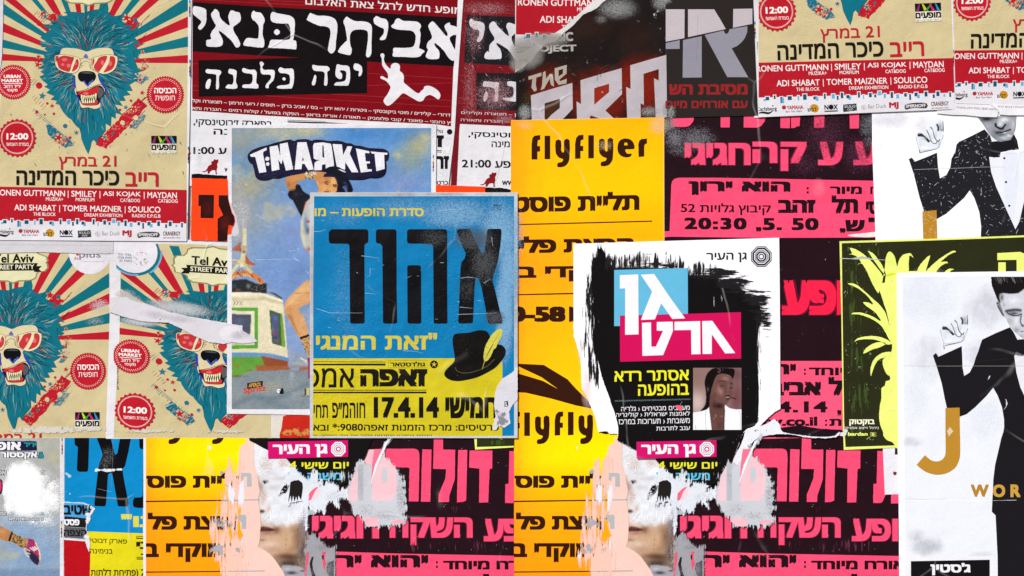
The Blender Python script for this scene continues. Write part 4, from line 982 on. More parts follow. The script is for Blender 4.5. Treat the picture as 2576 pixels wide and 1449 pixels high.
# the woman
fr(960, 540, 640, 2576)
cp("1130,920 1180,600 1200,500 1260,1300 1130,1449", '#5d7fb8', 2, 0)
cp("795,895 900,790 960,800 1000,880 1020,910 1130,975 1130,1449 985,1449 990,1320 930,1210 850,1050 790,1010 765,950", '#191722', .7)
C.blob(900, 950, 50, 50, '#3a3350', .6); cp("1060,1080 1130,1020 1130,1449 980,1449 990,1330", '#c9c2ae', 1); cp("1055,1075 1090,1110 1040,1200 1030,1160", '#c03a4a', .8)
C.blob(1080, 1300, 40, 90, '#5f7ca6', .8); C.blob(1030, 1350, 30, 90, '#d8d0b4', .7); C.blob(1100, 1390, 40, 20, '#a03444', .9); C.blob(1060, 1440, 60, 40, '#3c5a8c', .7)
at(1, 1)
cp("545,560 500,600 450,780 445,900 480,1030 545,1110", '#b9b9b0', 1); C.blob(500, 800, 30, 120, '#4d6c9c', .7); C.blob(480, 960, 25, 60, '#d8d0a8', .8); C.blob(525, 780, 22, 14, '#a8304a', .95); C.blob(520, 870, 20, 50, '#2a3450', .7); C.blob(530, 1060, 25, 30, '#c04a38', .8); C.blob(470, 860, 12, 80, '#d8cc90', .6); C.blob(540, 640, 30, 50, '#c8c0b4', .8)
fr(960, 540, 640, 2576)
cp("735,700 800,660 1020,615 1060,600 1060,700 920,770 890,860 865,890 800,895 760,830 730,760", '#b87c48', .7, n=2)
cp("745,700 900,640 1020,615 1030,650 900,720 800,760", '#d39c60', 2, .8); C.blob(850, 880, 50, 20, '#5a3420', .7); C.blob(780, 800, 30, 60, '#9a5c30', .7); C.blob(930, 720, 50, 25, '#6f4426', .6)
cp("1020,625 1170,585 1185,690 1170,720 1040,700", '#8d8a84', .7)
for i in range(46): C.blob(R.uniform(1030, 1180), R.uniform(595, 715), R.uniform(4, 14), R.uniform(4, 14), R.choice(['#e8e6e0', '#3a3430', '#c0b89c', '#6a625a', '#d8c88a']), .85)
# hair, face, hand
cp("1400,520 1480,500 1560,505 1650,560 1710,640 1760,740 1800,820 1805,930 1560,930 1300,930 1290,800 1280,720 1340,600", '#0e1120', .8, n=2)
C.blob(1560, 570, 80, 40, '#2a2c30', .8); C.blob(1690, 770, 40, 26, '#34489a', .7); C.blob(1730, 810, 30, 16, '#3d55a8', .6); C.line(P("1640,700 1720,760 1790,900"), 3, '#050810', .6); C.line(P("1590,560 1680,600 1760,650"), 2.5, '#3a4a86', .8, .6); C.line(P("1660,830 1700,880 1720,930"), 6, '#8494d8', .8, .6); C.line(P("1690,810 1730,870"), 3, '#8494d8', .8, .5)
C.line(P("1570,540 1640,560 1700,590"), 4, '#d5d3da', .6, .8)
cp("1290,700 1340,650 1450,640 1520,680 1565,780 1560,860 1530,930 1270,930 1265,860 1290,780", '#d5985c', .8, n=2)
C.blob(1500, 760, 60, 70, '#e6b478', .8); C.blob(1350, 850, 60, 60, '#e2ab70', .7); C.blob(1380, 760, 70, 35, '#a0623a', .75); C.blob(1460, 870, 26, 18, '#e8b57c', .7)
C.line(P("1370,775 1400,792 1425,795"), 2, '#23130d', .5); C.line(P("1365,752 1400,755 1430,765"), 2.2, '#3a2014', .6, .8); C.line(P("1495,800 1530,798 1562,812"), 2.5, '#1c0f0b', .5); C.blob(1525, 832, 26, 13, '#1c0f0b', .9, 2); C.blob(1518, 830, 7, 5, '#e8d8c0', .8); C.line(P("1500,818 1530,815 1555,828"), 1.4, '#140a08', .4)
C.blob(1405, 880, 10, 6, '#6e3620', .8); C.blob(1450, 890, 12, 5, '#8a4a2c', .7); cp("1355,905 1400,900 1440,912 1450,928 1360,928", '#8c3028', .6); C.blob(1405, 922, 26, 5, '#ece2d4', .9)
cp("1175,600 1240,590 1380,600 1385,618 1330,628 1450,650 1452,668 1400,668 1480,690 1478,704 1400,700 1468,735 1460,750 1380,730 1330,722 1290,760 1285,830 1262,840 1240,790 1200,700 1180,680", '#c98a56', .7, n=2)
C.line(P("1250,605 1380,612"), 2.5, '#e2b07a', .8, .8); C.line(P("1300,640 1440,662"), 2.5, '#e2b07a', .8, .8); C.line(P("1320,628 1400,640"), 1.4, '#6a3a22', .5, .8); C.line(P("1340,668 1470,700"), 1.4, '#6a3a22', .5, .7); C.line(P("1360,700 1460,742"), 1.4, '#6a3a22', .5, .7); C.line(P("1245,740 1270,830"), 4, '#e2a868', 1, .8)
mm()
C.keep = ~((C.X > 790) & (C.Y > 495))
C.noise(.12, 6, seed=8); C.to(p, 'printed_photograph', M_GLOSS)
fr(912, 820, 384, 662); g = p.part('drink_logo'); g.add(P("132,1228 240,1212 240,1252 132,1270"), '#191c24'); g.text('APEROL', 142, 1232, 230, 1260, '#d9a23c', .02, -.13); g.text('Spritz', 106, 1262, 262, 1314, '#c8402c', .03, -.14)
g = p.part('sponsor_logo'); g.add(circ(*P([(350, 1282)])[0], 5.2), '#ece9e4'); g.add(sm(P("355,1300 385,1300 378,1262 366,1268")), '#15141a'); g.add(circ(*P([(345, 1280)])[0], 1.2), '#15141a', lv=p.lv + 1); g.add(circ(*P([(355, 1282)])[0], 1.2), '#15141a', lv=p.lv + 2); p.lv += 2
g = p.part('sponsor_logo')
for i in range(40): g.add(circ(*P([(452 + R.gauss(0, 14), 1280 + R.gauss(0, 14))])[0], R.uniform(.4, 1), 5), R.choice(['#5a5a60', '#d8d6d2', '#8a6a50']), lv=p.lv + 1 + i % 5 * .2)
p.lv += 2; g = p.part('sponsor_logo'); g.add(P("528,1265 540,1265 540,1312 528,1312"), '#4a4a30'); g.add(P("540,1262 560,1262 560,1312 540,1312"), '#c8b878'); g.text('תל אביב', 505, 1315, 565, 1322, '#222', 0)
# the logo lettering
fr(960, 540, 640, 2576)
b = p.part('logo_badge')
bp_ = sm(P("120,350 135,300 200,240 330,190 460,158 560,125 640,105 740,80 810,72 870,95 930,72 1040,65 1110,75 1150,92 1210,75 1320,78 1430,95 1560,90 1640,102 1720,130 1790,135 1850,165 1950,175 2060,205 2200,215 2320,225 2390,270 2403,340 2385,410 2355,430 2362,500 2355,600 2310,670 2200,705 2100,700 2000,725 1880,730 1760,725 1600,690 1300,640 1060,600 800,660 720,680 620,710 540,705 450,735 350,738 270,700 235,620 215,490 170,460 135,410"), 3)
b.add(bp_, '#14122b')
b.add(sm(P("200,280 640,150 1300,120 2000,210 2330,260 2340,300 2300,600 1800,690 700,640 300,690 240,600"), 2), '#191735')
l = p.part('logo_lettering')
LG = [("160,318 425,200 432,240 375,270 370,310 390,400 425,595 310,612 245,352 175,352",), ("405,385 420,355 445,348 470,365 473,390 460,410 430,415 408,405",), ("415,465 430,440 455,437 473,455 472,480 450,497 428,490",),
 ("475,190 605,165 650,345 640,145 765,120 855,550 740,575 690,390 665,470 615,395 635,555 512,582",),
 ("925,118 1068,115 1185,555 1100,568 1040,465 1000,465 990,550 880,555", "1010,355 1030,405 998,418"),
 ("1195,130 1330,118 1460,140 1475,180 1510,440 1515,560 1380,540 1378,470 1320,478 1315,565 1195,568 1200,450 1240,415 1290,405 1215,395 1185,370 1175,180", "1325,165 1345,170 1358,360 1340,368 1325,340"),
 ("1490,145 1640,152 1660,325 1730,180 1805,185 1765,300 1905,600 1800,600 1695,435 1690,560 1560,520",),
 ("1865,215 2080,262 2085,292 2010,290 2025,425 2090,425 2092,455 2035,462 2050,550 2120,552 2122,582 1945,605",),
 ("2100,265 2372,288 2372,315 2320,318 2330,545 2195,582 2165,300 2125,300")]
for q in LG:
    q = (q,) if isinstance(q, str) else q
    l.add([P(x) for x in q], '#e4e2e8', lv=p.lv + 1)
p.lv += 1
# hair over the logo
hr = p.part('printed_hair'); hr.add(rough(sm(P("1380,540 1440,512 1500,500 1570,508 1640,545 1700,610 1740,700 1600,680 1480,640 1400,620 1350,600"), 3), .5, 1.5), '#10131f')
hr.add(sm(P("1580,548 1640,560 1700,590 1690,602 1620,575"), 2), '#cfcdd6')
sk = p.part('printed_arm')
sk.add(sm(P("735,700 800,662 1020,618 1060,600 1130,590 1240,590 1330,596 1385,604 1384,620 1330,630 1360,640 1290,700 1180,700 1060,705 940,740 800,740"), 2), '#c28650')
for i in range(60): sk.add(circ(*P([(R.uniform(1035, 1180), R.uniform(596, 705))])[0], R.uniform(.5, 2.2), 7), R.choice(['#e8e6e0', '#3a3430', '#b0a890', '#6a625a', '#c8b87a']), lv=p.lv + 1 + (i % 9) * .3)
p.lv += 4
for i in range(10):
    a = R.uniform(0, 6.3); c0 = P([(1190, 620)])[0]; sk.add(stroke([c0, (c0[0] + 9 * math.cos(a), c0[1] + 9 * math.sin(a))], .9, .2), '#e6e2dc', lv=p.lv + 1 + i * .05)
p.lv += 1
at(0, 1)
p.scuff('worn_edge', [(2430, 700, 150, 250, .62), (2400, 450, 100, 300, .48), (2380, 900, 90, 160, .6), (2350, 1100, 40, 200, .4)], '#c3c2c6', SC_FINE)
p.part('torn_lip').add(rough(sm(P("2285,580 2320,600 2345,660 2375,720 2385,780 2400,840 2400,900 2370,930 2330,915 2342,850 2368,800 2362,740 2335,690 2318,630"), 2), .5, 2), '#c9c8ce')
p.flecks('scratches', 40, (2300, 200, 3300, 1449), 1.3, '#dfe2ea', elong=9, ang=.3, seed=21)
at(1, 1); s_ = p.part('crack')
for q in ("0,705 60,745 150,775", "0,1165 150,1165 300,1155 345,1168", "330,1080 460,1065", "590,-0 700,40", "100,835 180,830"): s_.add(stroke(P(q), .9, .3), '#cfd6e4', lv=p.lv + 1)
p.lv += 1; reg_bars(p, [(1778, 110, 12)])
at(1, 0); 

# blue hat poster
at(1, 1)
p = Poster('blue_poster', 'big blue poster with giant black Hebrew letters, black feathered hat and yellow lower half', P("545,487 2632,487 2632,2958 543,2958"), 6.2, '#c3c5c9', cat='poster', mat=M_GLOSS)
b = p.part('printed_background'); b.add(P("586,527 2597,525 2597,2935 2478,2937 2480,2155 1000,2157 578,2157 576,1449"), '#0a77ae')
b = p.part('yellow_panel'); b.add(P("578,2157 2480,2155 2478,2937 572,2937"), '#cdbd22')
p.scuff('faded_ink_and_sheen', [(2000, 700, 520, 200, .66), (2450, 900, 280, 440, .74), (2500, 1700, 120, 620, .85), (2540, 1300, 130, 500, .8), (1500, 650, 500, 160, .5), (900, 700, 300, 200, .36), (900, 1500, 200, 700, .3)], '#7fb0d6', SC_FINE)  # sky sheen on the glossy blue, painted as light blue flecks
h = p.part('headline')
def rr(s, k=1): h.add(P(s), '#0f0d12', lv=p.lv + 1)
rr("745,875 760,858 1105,858 1125,865 1132,885 1132,975 1125,995 1105,1003 1092,1020 1095,1790 1090,1802 1075,1808 965,1808 952,1802 948,1790 940,1020 925,1005 760,1003 740,995 733,975 733,885")
rr("1214,865 1235,858 1390,858 1408,865 1415,885 1417,1500 1422,1790 1416,1803 1400,1808 1300,1808 1284,1803 1278,1790 1272,1030 1250,1003 1230,1003 1213,995 1207,980 1207,885")
rr("1526,865 1545,858 1900,858 1918,865 1925,885 1925,1500 1928,1790 1925,1803 1910,1808 1805,1808 1792,1803 1788,1790 1783,1030 1765,1005 1545,1003 1526,996 1520,975 1520,885")
rr("1526,1227 1545,1220 1640,1220 1656,1227 1662,1245 1665,1790 1660,1803 1645,1808 1545,1808 1530,1803 1525,1790 1522,1245")
rr("2020,885 2028,862 2045,855 2135,855 2152,860 2165,880 2262,1085 2275,1102 2288,1100 2297,1085 2325,880 2332,860 2345,855 2450,853 2466,860 2472,880 2462,1000 2440,1150 2420,1230 2390,1310 2380,1370 2400,1449 2478,1775 2478,1797 2470,1805 2360,1808 2342,1803 2335,1790 2270,1449 2240,1350 2210,1345 2200,1449 2185,1780 2180,1800 2165,1805 2060,1808 2042,1803 2035,1785 2050,1449 2058,1240 2068,1190 2100,1150 2113,1100 2090,1060 2060,985")
p.lv += 1
p.scuff('worn_ink_and_sheen', [(2200, 960, 280, 160, .6), (2300, 1200, 190, 280, .56), (1800, 950, 200, 130, .46), (2400, 1750, 140, 100, .62), (2120, 1450, 130, 200, .40)], '#55585c', SC_FINE)  # worn letters; sheen across them is painted in grey too
Y = '#cdbf48'
p.part('lettering').text('סדרת הופעות – מו', 590, 645, 1688, 728, Y, .028)
p.part('lettering').text('בס״ד', 2385, 610, 2470, 662, '#1a2430', .01)
at(1, 2)
p.part('lettering').text('"זאת המנגי', 605, 452, 1822, 622, Y, .028)
r_ = p.part('rule')
for q in ("578,738 1303,742 1303,748 578,744", "578,762 1303,760 1303,780 578,778", "578,1024 1715,1024 1715,1031 578,1031", "578,1044 1715,1042 1715,1060 578,1058"): r_.add(P(q), '#17140e', lv=p.lv + 1)
bx = P("1335,727 1725,727 1725,802 1335,802"); r_.add(stroke(bx + bx[:1], .7), '#5d5a1c', lv=p.lv + 1)
p.lv += 1; p.part('lettering').text('גולדסטאר', 1350, 740, 1702, 790, '#17140e', .035)
g = p.part('sponsor_logo'); cx, cy = P([(1792, 768)])[0]; g.add(circ(cx, cy, 10), '#17140e'); g.add(star(cx, cy, 8, .1, .3), Y)
p.part('lettering').text('זאפה', 1050, 815, 1725, 990, '#17140e', .055)
p.clip = [(788.5, 490), (1302, 490), (1302, 1110), (788.5, 1110)]
p.part('lettering').text('אמפי', 430, 805, 990, 1000, '#17140e', .01)
p.part('lettering').text('17.4.14', 1185, 1095, 1842, 1308, '#15120e', .045)
p.part('lettering').text('חמישי', 1905, 1095, 2430, 1310, '#15120e', .05)
p.part('lettering').text('חוהמ״פ', 768, 1150, 1100, 1308, '#15120e', .02)
p.part('lettering').text('תחי', 580, 1175, 725, 1306, '#15120e', .02)
p.part('lettering').text('כרטיסים: מרכז הזמנות זאפה:9080* ובא', 578, 1362, 2443, 1436, '#15120e', .02)
at(1, 3)
p.part('lettering').text('הנחות בחברה מוקדמת בלבד ועד גמר המלאי, או', 575, 22, 1770, 44, '#15120e', .01)
at(1, 2); p.clip = None
g = p.part('printed_hat')
g.add(sm(P("1990,475 2012,460 2080,453 2150,447 2220,428 2260,424 2310,430 2340,455 2360,500 2380,545 2420,565 2470,573 2505,605 2515,640 2500,690 2470,735 2410,800 2330,850 2250,890 2180,912 2050,937 1960,927 1905,892 1895,855 1915,820 1950,785 1990,745 2000,700 1985,600 1977,530"), 3), '#12100f')
g.add(stroke(sm(P("2004,795 2020,830 2060,850 2110,855 2200,840 2320,790 2400,715"), 3, False), .9), '#6f7038')
g = p.part('printed_feather')
g.add(rough(sm(P("2475,412 2480,440 2465,500 2430,560 2415,600 2390,620 2380,650 2360,690 2330,730 2300,735 2290,700 2295,640 2310,580 2340,520 2380,460 2430,420"), 3), .5, 1.8), '#cfc64e')
g.add(stroke(sm(P("2460,435 2400,530 2340,640 2300,730 2278,815"), 3, False), .9), '#8e8a3c'); g.add(stroke(sm(P("2390,560 2340,650 2315,715"), 3, False), 2.2, .4, True), '#1b1a10'); g.add(stroke(sm(P("2302,735 2285,790 2278,815"), 3, False), .9), '#cfc64e')
for q in ("2395,650 2360,672", "2380,690 2345,705", "2310,590 2335,600", "2297,660 2318,665"): g.add(stroke(P(q), 1.2, .3), '#12100f', lv=p.lv + 1)
p.lv += 1; at(1, 1)
p.flecks('scratches', 70, (600, 600, 2500, 2100), 1.5, '#9fc4de', elong=9, ang=.2, seed=31)
s_ = p.part('crack')
for q in ("586,880 640,880 730,855", "1060,1125 1150,1135 1260,1155", "1150,1250 1150,1320 1100,1350", "2060,1350 2130,1340 2230,1350", "2290,1400 2380,1345", "2372,940 2385,1050", "610,1655 750,1700 1090,1700", "1100,1500 1220,1510", "1850,670 2100,650", "2050,1640 2200,1655", "2030,1715 2440,1700", "1480,2080 1600,2085 1700,2110"): s_.add(stroke(rough(P(q), .3, 4, closed=False), .9, .3), '#b9cfdd', lv=p.lv + 1)
p.lv += 1
p.scuff('margin_dirt', [(564, 1500, 26, 900, .4), (1500, 506, 900, 22, .45), (2615, 1700, 20, 900, .4)], '#9a8f92', SC_SOFT)
at(1, 2)
q = Poster('paper_scrap', 'torn lilac-white scrap on the lower right edge of the blue hat poster', rough(P("2576,852 2530,880 2480,912 2440,965 2415,1020 2400,1100 2398,1200 2412,1290 2392,1350 2378,1400 2388,1432 2420,1425 2440,1385 2500,1405 2560,1360 2545,1250 2576,1180 2632,1120 2632,800"), .9, 2.5), 7.2, '#d3d0d9', cat='paper scrap', mat=M_BARE, group='torn paper scraps')
q.part('lettering').add(P("2500,1140 2535,1135 2540,1190 2500,1195"), '#1b1a1e'); q.parts[-1].text('S.', 2505, 1148, 2534, 1186, '#e4e2e8', .02)
q.scuff('grey_pulp', [(2480, 1320, 80, 110, .7), (2430, 1240, 40, 60, .5)], '#85858d', SC_MED)
# long torn strip over the bear poster
at(0, 2)
q = Poster('paper_scrap', 'long torn white paper strip running across the bear poster to the boat window', rough(P("1115,95 1280,95 1350,130 1500,170 1600,205 1700,240 1900,285 2100,320 2280,352 2400,372 2440,380 2442,430 2480,450 2560,495 2592,540 2540,548 2440,560 2340,545 2250,560 2100,545 1950,480 1850,420 1700,350 1600,345 1500,340 1380,325 1250,290 1100,240"), 1.0, 2.5), 5.6, '#d3cfd6', cat='paper scrap', mat=M_BARE, group='torn paper scraps')
q.part('inner_tear').add(rough(sm(P("2300,380 2400,395 2425,440 2470,475 2530,520 2440,540 2340,530 2250,520 2200,440"), 2), 1, 2), '#ddd9e0')
q.part('pin_hole').add(circ(*P([(1612, 318)])[0], 1.6, 8), '#2a2a2c')
q.scuff('grey_pulp', [(1700, 290, 400, 50, .35, .15), (2420, 480, 120, 60, .4)], '#a7a3ad', SC_SOFT)
# ------------------------------------------------------------------ right side of the wall
PK, PKD, BB = '#fb4d74', '#8e2140', '#241219'
BR = '#35170b'
RECT_R = [(1285, -60), (2700, -60), (2700, 1510), (1285, 1510)]

def interp(y, ks):
    for (a, ca), (b, cb) in zip(ks, ks[1:]):
        if y <= b: t = max(0, (y - a) / (b - a)); return [ca[i] + (cb[i] - ca[i]) * t for i in range(3)]
    return list(ks[-1][1])
YK = [(290, lin('#ffb205')), (400, lin('#fdc004')), (480, lin('#fec402')), (600, lin('#fdb106')), (690, lin('#fda812')), (800, lin('#fdb80a')), (950, lin('#fdc808')), (1060, lin('#fdcf0a')), (1110, lin('#fde400')), (1150, lin('#fde800')), (1200, lin('#fdd000')), (1260, lin('#fdb405')), (1330, lin('#fda808')), (1449, lin('#fd9a0c')), (1510, lin('#fd960c'))]
def yellow(x, y):
    c = interp(y, YK); t = math.exp(-max(0, x - 1296) / 45) * .55; o = lin('#ff8f18')
    s = .5 + .5 * math.sin((x - 1300) / 6.5 + math.sin(y / 90) * 1.2); t += .12 * s * math.exp(-max(0, x - 1296) / 60)
    return tuple(c[i] * (1 - t) + o[i] * t for i in range(3))

def yellow_lower(p, dx):
    at(2, 3); p.mp = lambda x, y: (x + dx, y)
    t = p.part('lettering')
    y1 = "440,-35 495,-35 495,60 515,85 525,60 525,-40 580,-40 580,120 570,180 530,225 460,232 460,190 500,180 515,152 480,140 450,110 438,70"
    for d in (-205, 233):
        t.add(sm(shift(P(y1), d * .25, (1338 - 1449) * .25), 2), BR, lv=p.lv + 1)
    p.lv += 1
    p.part('lettering').text('תליית פוס', 25, 410, 1088, 566, BR, .052, .0)
    r_ = p.part('rule'); r_.add(P("-10,694 1158,678 1158,690 -10,708"), BR); r_.add(P("-10,1406 1220,1396 1220,1406 -10,1418"), BR)
    p.part('lettering').text('הפצת פל', 40, 812, 1032, 985, BR, .052)
    p.part('lettering').text('במוקדי ב', 0, 1118, 955, 1312, BR, .052)
    # peeled face of the sheet: salmon pulp with the ghost of the print
    sp = p.part('peeled_layer')
    sp.add(rough(sm(P("978,150 1050,110 1105,120 1108,260 1112,350 1142,440 1150,500 1168,600 1152,680 1166,800 1176,950 1166,1100 1150,1160 1230,1200 1300,1262 1342,1320 1400,1400 1425,1470 1380,1470 880,1470 860,1449 900,1300 1010,1270 985,1150 1000,1050 970,900 990,760 960,600 985,420 970,300"), 2), 1, 2), '#f4c9bd')
    fringe(sp, P("975,160 970,300 985,420 960,600 990,760 970,900 1000,1050 985,1150 1010,1270 900,1300 860,1449"), '#f4c9bd', 22, 1.2, 1.5, .25)
    t = p.part('ghost_print')
    t.add(rough(P("962,412 1068,412 1085,425 1088,552 1040,552 1040,450 1010,450 1000,500 962,470"), .4, 2), '#b3b4b8', lv=p.lv + 1); t.add(P("965,680 1155,676 1155,690 965,694"), '#b3aeb2', lv=p.lv + 1)
    t.add(rough(P("945,835 1020,832 1034,850 1032,978 985,978 988,920 960,890"), .4, 2), '#b0b2b6', lv=p.lv + 1); t.add(P("960,1398 1220,1392 1220,1406 960,1410"), '#b3aeb2', lv=p.lv + 1)
    p.lv += 1
    p.mp = None; FX0 = (dx) / FK
    S_ = lambda bl: [(b[0] + FX0,) + tuple(b[1:]) for b in bl]
    p.scuff('peeled_streaks', S_([(900, 500, 150, 330, .72), (850, 800, 160, 400, .66), (790, 1150, 160, 330, .66), (900, 1300, 180, 330, .85), (940, 350, 120, 160, .6), (700, 950, 60, 260, .6), (690, 1250, 60, 160, .55)]), '#f3c3b2', SC_VERT)
    p.scuff('ghost_streaks', S_([(800, 910, 130, 80, .60), (760, 1190, 110, 80, .62), (800, 400, 60, 40, .6), (860, 540, 60, 30, .6), (880, 690, 150, 12, .7), (900, 1404, 220, 12, .7), (940, 1200, 60, 70, .45)]), '#a9a8ad', SC_MED)
    p.scuff('white_streaks', S_([(880, 620, 50, 140, .85), (985, 640, 40, 260, .72, .1), (700, 940, 30, 120, .45), (660, 160, 30, 30, .6), (990, 1150, 30, 160, .45), (690, 1250, 60, 60, .5)]), '#e6e3ee', SC_VERT)

def dolores_lower(p, dx, full):
    at(3, 3); p.mp = lambda x, y: (x + dx, y)
    h = p.part('headline')
    for q in ("5,170 150,170 182,182 195,205 200,270 190,700 92,700 100,370 88,358 -150,355 -150,170", "228,175 322,178 308,703 215,703", "345,50 438,50 438,178 560,180 555,480 500,640 497,706 392,706 395,630 460,470 468,375 338,372",
              "590,182 682,182 670,690 640,705 577,710", "705,188 935,188 932,368 905,375 892,710 800,712 805,370 700,358", "1105,192 1165,195 1225,200 1240,260 1235,560 1185,640 1160,700 1140,718 1062,716 1065,525 1098,522", "1250,195 1330,195 1600,200 1600,720 1242,722"):
        h.add(rough(P(q), .35, 4), PK, lv=p.lv + 1)
    h.add([P("-370,180 -220,175 -180,200 -170,500 -240,690 -420,690 -430,560 -415,250"), P("-330,330 -290,330 -275,360 -278,500 -300,520 -330,515 -345,480")], '#f8b9c4', lv=p.lv + 1)
    p.lv += 1
    for c, bo in ((PKD, .085), (PK, .055)):
        k = 4 if bo == .085 else 0
        for s_, x0, y0, x1, y1 in (('חגיגי', -882, 846, -208, 1076), ('השקה', -100, 862, 735, 1140), ('מופע', 848, 872, 1520, 1102)):
            p.part('lettering').text(s_, x0 - k, y0 - k, x1 + k, y1 + k, c, bo * .72, .0)
    at(2, 3)
    q_ = p.part('pink_panel'); q_.add(P("1645,1202 1925,1205 2576,1226 4500,1262 4500,1700 1645,1700"), PK)
    p.part('lettering').text('יהוא יר', 1925, 1240, 2864, 1366, BB, .06, .0)
    p.part('lettering').text(':', 2942, 1300, 2962, 1372, BB, .06); p.part('lettering').text('אורח מיוחד', 3014, 1296, 3960, 1386, BB, .05)
    p.part('lettering').text('תל אביב,', 2640, 1430, 3800, 1560, BB, .05)
    at(2, 3); p.mp = None; k = dx / FK
    p.flecks('ink_chips', 110, (1660 + k, 60, 3860 + k, 1200), 1.1, '#b9a9ae', elong=4, seed=41)
    p.scuff('vertical_wear', [(2900 + k, 1150, 900, 90, .34), (3400 + k, 1150, 500, 120, .36), (3200 + k, 780, 600, 60, .25)], '#5d2c40', SC_VERT)

def face(name, label, dx, level, clip):
    at(2, 3)
    o = P("960,100 1240,150 1700,500 1680,1470 1120,1470 1130,600")
    p = Poster(name, label, [(x + dx, y) for x, y in clip], level, '#b9b2b0', cat='poster', group='torn woman portraits', mat=M_MATT)
    x0, y0 = P([(960, 90)])[0]; x1, y1 = P([(1700, 1480)])[0]
    C = Canvas(x0, y0, x1, y1, 1.5, '#c8a48c')
    b = C.blob
    b(1100, 200, 90, 90, '#c9a898'); C.poly(P("1075,90 1200,150 1400,230 1500,330 1560,420 1400,450 1150,430 1100,300"), '#e6dad6', 3, .95)
    b(1400, 300, 70, 40, '#d9b29a', .8); b(1180, 500, 60, 60, '#7a5a52', .5); b(1250, 560, 60, 40, '#806a6a', .4)
    C.poly(P("1165,700 1300,620 1500,600 1650,500 1660,900 1500,920 1300,950 1165,900"), '#d8d9dd', 6, .95)
    b(1215, 780, 40, 60, '#c9a890', .9); b(1190, 800, 26, 16, '#5a2c26', .85); b(1250, 750, 30, 60, '#b88f7c', .5)
    b(1260, 900, 70, 40, '#d9b9a2', .8); b(1420, 1050, 160, 130, '#c8a483', .95); b(1480, 1150, 90, 90, '#c39a78', .8); b(1560, 1000, 40, 120, '#a78468', .8)
    C.poly(P("1170,960 1230,955 1300,975 1320,985 1300,1000 1220,1005 1170,1000"), '#5c322c', 1.2, .95); C.line(P("1170,985 1240,982 1318,986"), 1.5, '#2a1414', .6); b(1240, 1022, 80, 18, '#b07462', .9); b(1335, 985, 50, 50, '#6a4434', .75); C.line(P('1500,960 1540,1060 1520,1160 1440,1230 1360,1260'), 10, '#8a6448', 6, .7)
    b(1190, 1090, 50, 16, '#8a5a48', .7); b(1260, 1130, 110, 50, '#e0c4ae', .85); b(1180, 1170, 60, 60, '#dcc4b4', .6)
    C.poly(P("1300,1230 1400,1290 1520,1240 1570,1100 1600,950 1640,900 1700,1449 1400,1449 1340,1330"), '#7d6a5c', 5, .95); b(1400, 1250, 80, 30, '#8a5f42', .9); b(1480, 1330, 80, 60, '#46362e', .95); b(1420, 1330, 40, 40, '#4a3528', .8)
    C.poly(P("1390,1350 1500,1345 1600,1370 1650,1449 1660,1480 1420,1480"), '#a5a3ad', 1.5, .95); b(1490, 1420, 60, 20, '#3a3542', .95); b(1600, 1400, 30, 12, '#3d3a46', .8); b(1450, 1380, 40, 12, '#c2c0c8', .8)
    b(1620, 950, 50, 80, '#84757c', .9); b(1600, 1180, 40, 120, '#5d4d50', .8)
    for i in range(24):
        x = R.uniform(1560, 1660); y = R.uniform(860, 1250); C.line(P([(x, y), (x + R.uniform(-30, 20), y + 60), (x + R.uniform(-30, 40), y + 130)]), R.uniform(.5, 1.2), R.choice(['#c9c4cc', '#3a3238', '#9a929a']), .5, .7)
    C.poly(P("1100,120 1250,160 1420,250 1520,380 1660,470 1665,860 1630,900 1580,870 1550,930 1500,910 1440,960 1400,915 1340,950 1290,900 1250,920 1210,880 1170,720 1165,520 1115,330"), '#e3e5ec', 3.5, .9)
    b(1192, 800, 34, 22, '#5a2a24', .95); b(1255, 770, 30, 50, '#c9a898', .6); b(1180, 560, 40, 70, '#8a6a66', .55); b(1230, 500, 30, 20, '#3a2c30', .7); b(1300, 420, 80, 30, '#cfd3de', .8); b(1400, 250, 60, 30, '#e9c9b8', .7)
    C.noise(.09, 9, seed=4)
    for x0_, y0_, x1_, y1_ in ((1200, 880, 1280, 720), (1240, 870, 1300, 800), (1210, 900, 1270, 860), (1430, 1040, 1425, 1200)): C.line(P([(x0_, y0_), ((x0_ + x1_) / 2 + 8, (y0_ + y1_) / 2), (x1_, y1_)]), .6, '#7a6a62', .3, .7)
    b(1480, 760, 120, 60, '#cfd2dc', .6); b(1300, 560, 90, 40, '#c0c3ce', .7); b(1400, 470, 120, 26, '#b9bdca', .6); b(1200, 700, 40, 60, '#cdb8b0', .7); b(1560, 1080, 60, 150, '#7d6150', .75); b(1330, 1190, 120, 40, '#b08c74', .6); b(1470, 1260, 110, 40, '#54392b', .9)
    K = C.mask(clip); C.keep = K
    C.X = C.X + dx
    C.to(p, 'printed_face', M_MATT)
    p.mp = lambda x, y: (x + dx, y); wn = p.part('black_window')
    wn.add(fray(P("1438,515 1450,545 1440,590 1420,612 1395,610 1365,630 1385,580 1410,540 1432,535"), .5, 3, 1.5), '#15110f')
    wn.add(fray(P("1475,505 1510,485 1560,480 1605,512 1608,560 1598,640 1590,690 1540,712 1500,705 1452,716 1470,650"), .6, 3, 1.5), '#15110f')
    fringe(wn, P("1475,640 1600,640 1592,690 1540,712 1500,705 1452,716"), '#15110f', 8, .8, 1.5708, .15)
    wn.add(fray(P("1198,490 1215,492 1232,520 1215,525"), .3, 2, 1.5), '#1a1414'); p.mp = None
    k = dx / FK
    p.scuff('white_streaks', [(1530 + k, 690, 90, 60, .55), (1500 + k, 560, 16, 90, .45), (1570 + k, 600, 40, 60, .3)], '#dfe2ea', SC_VERT)
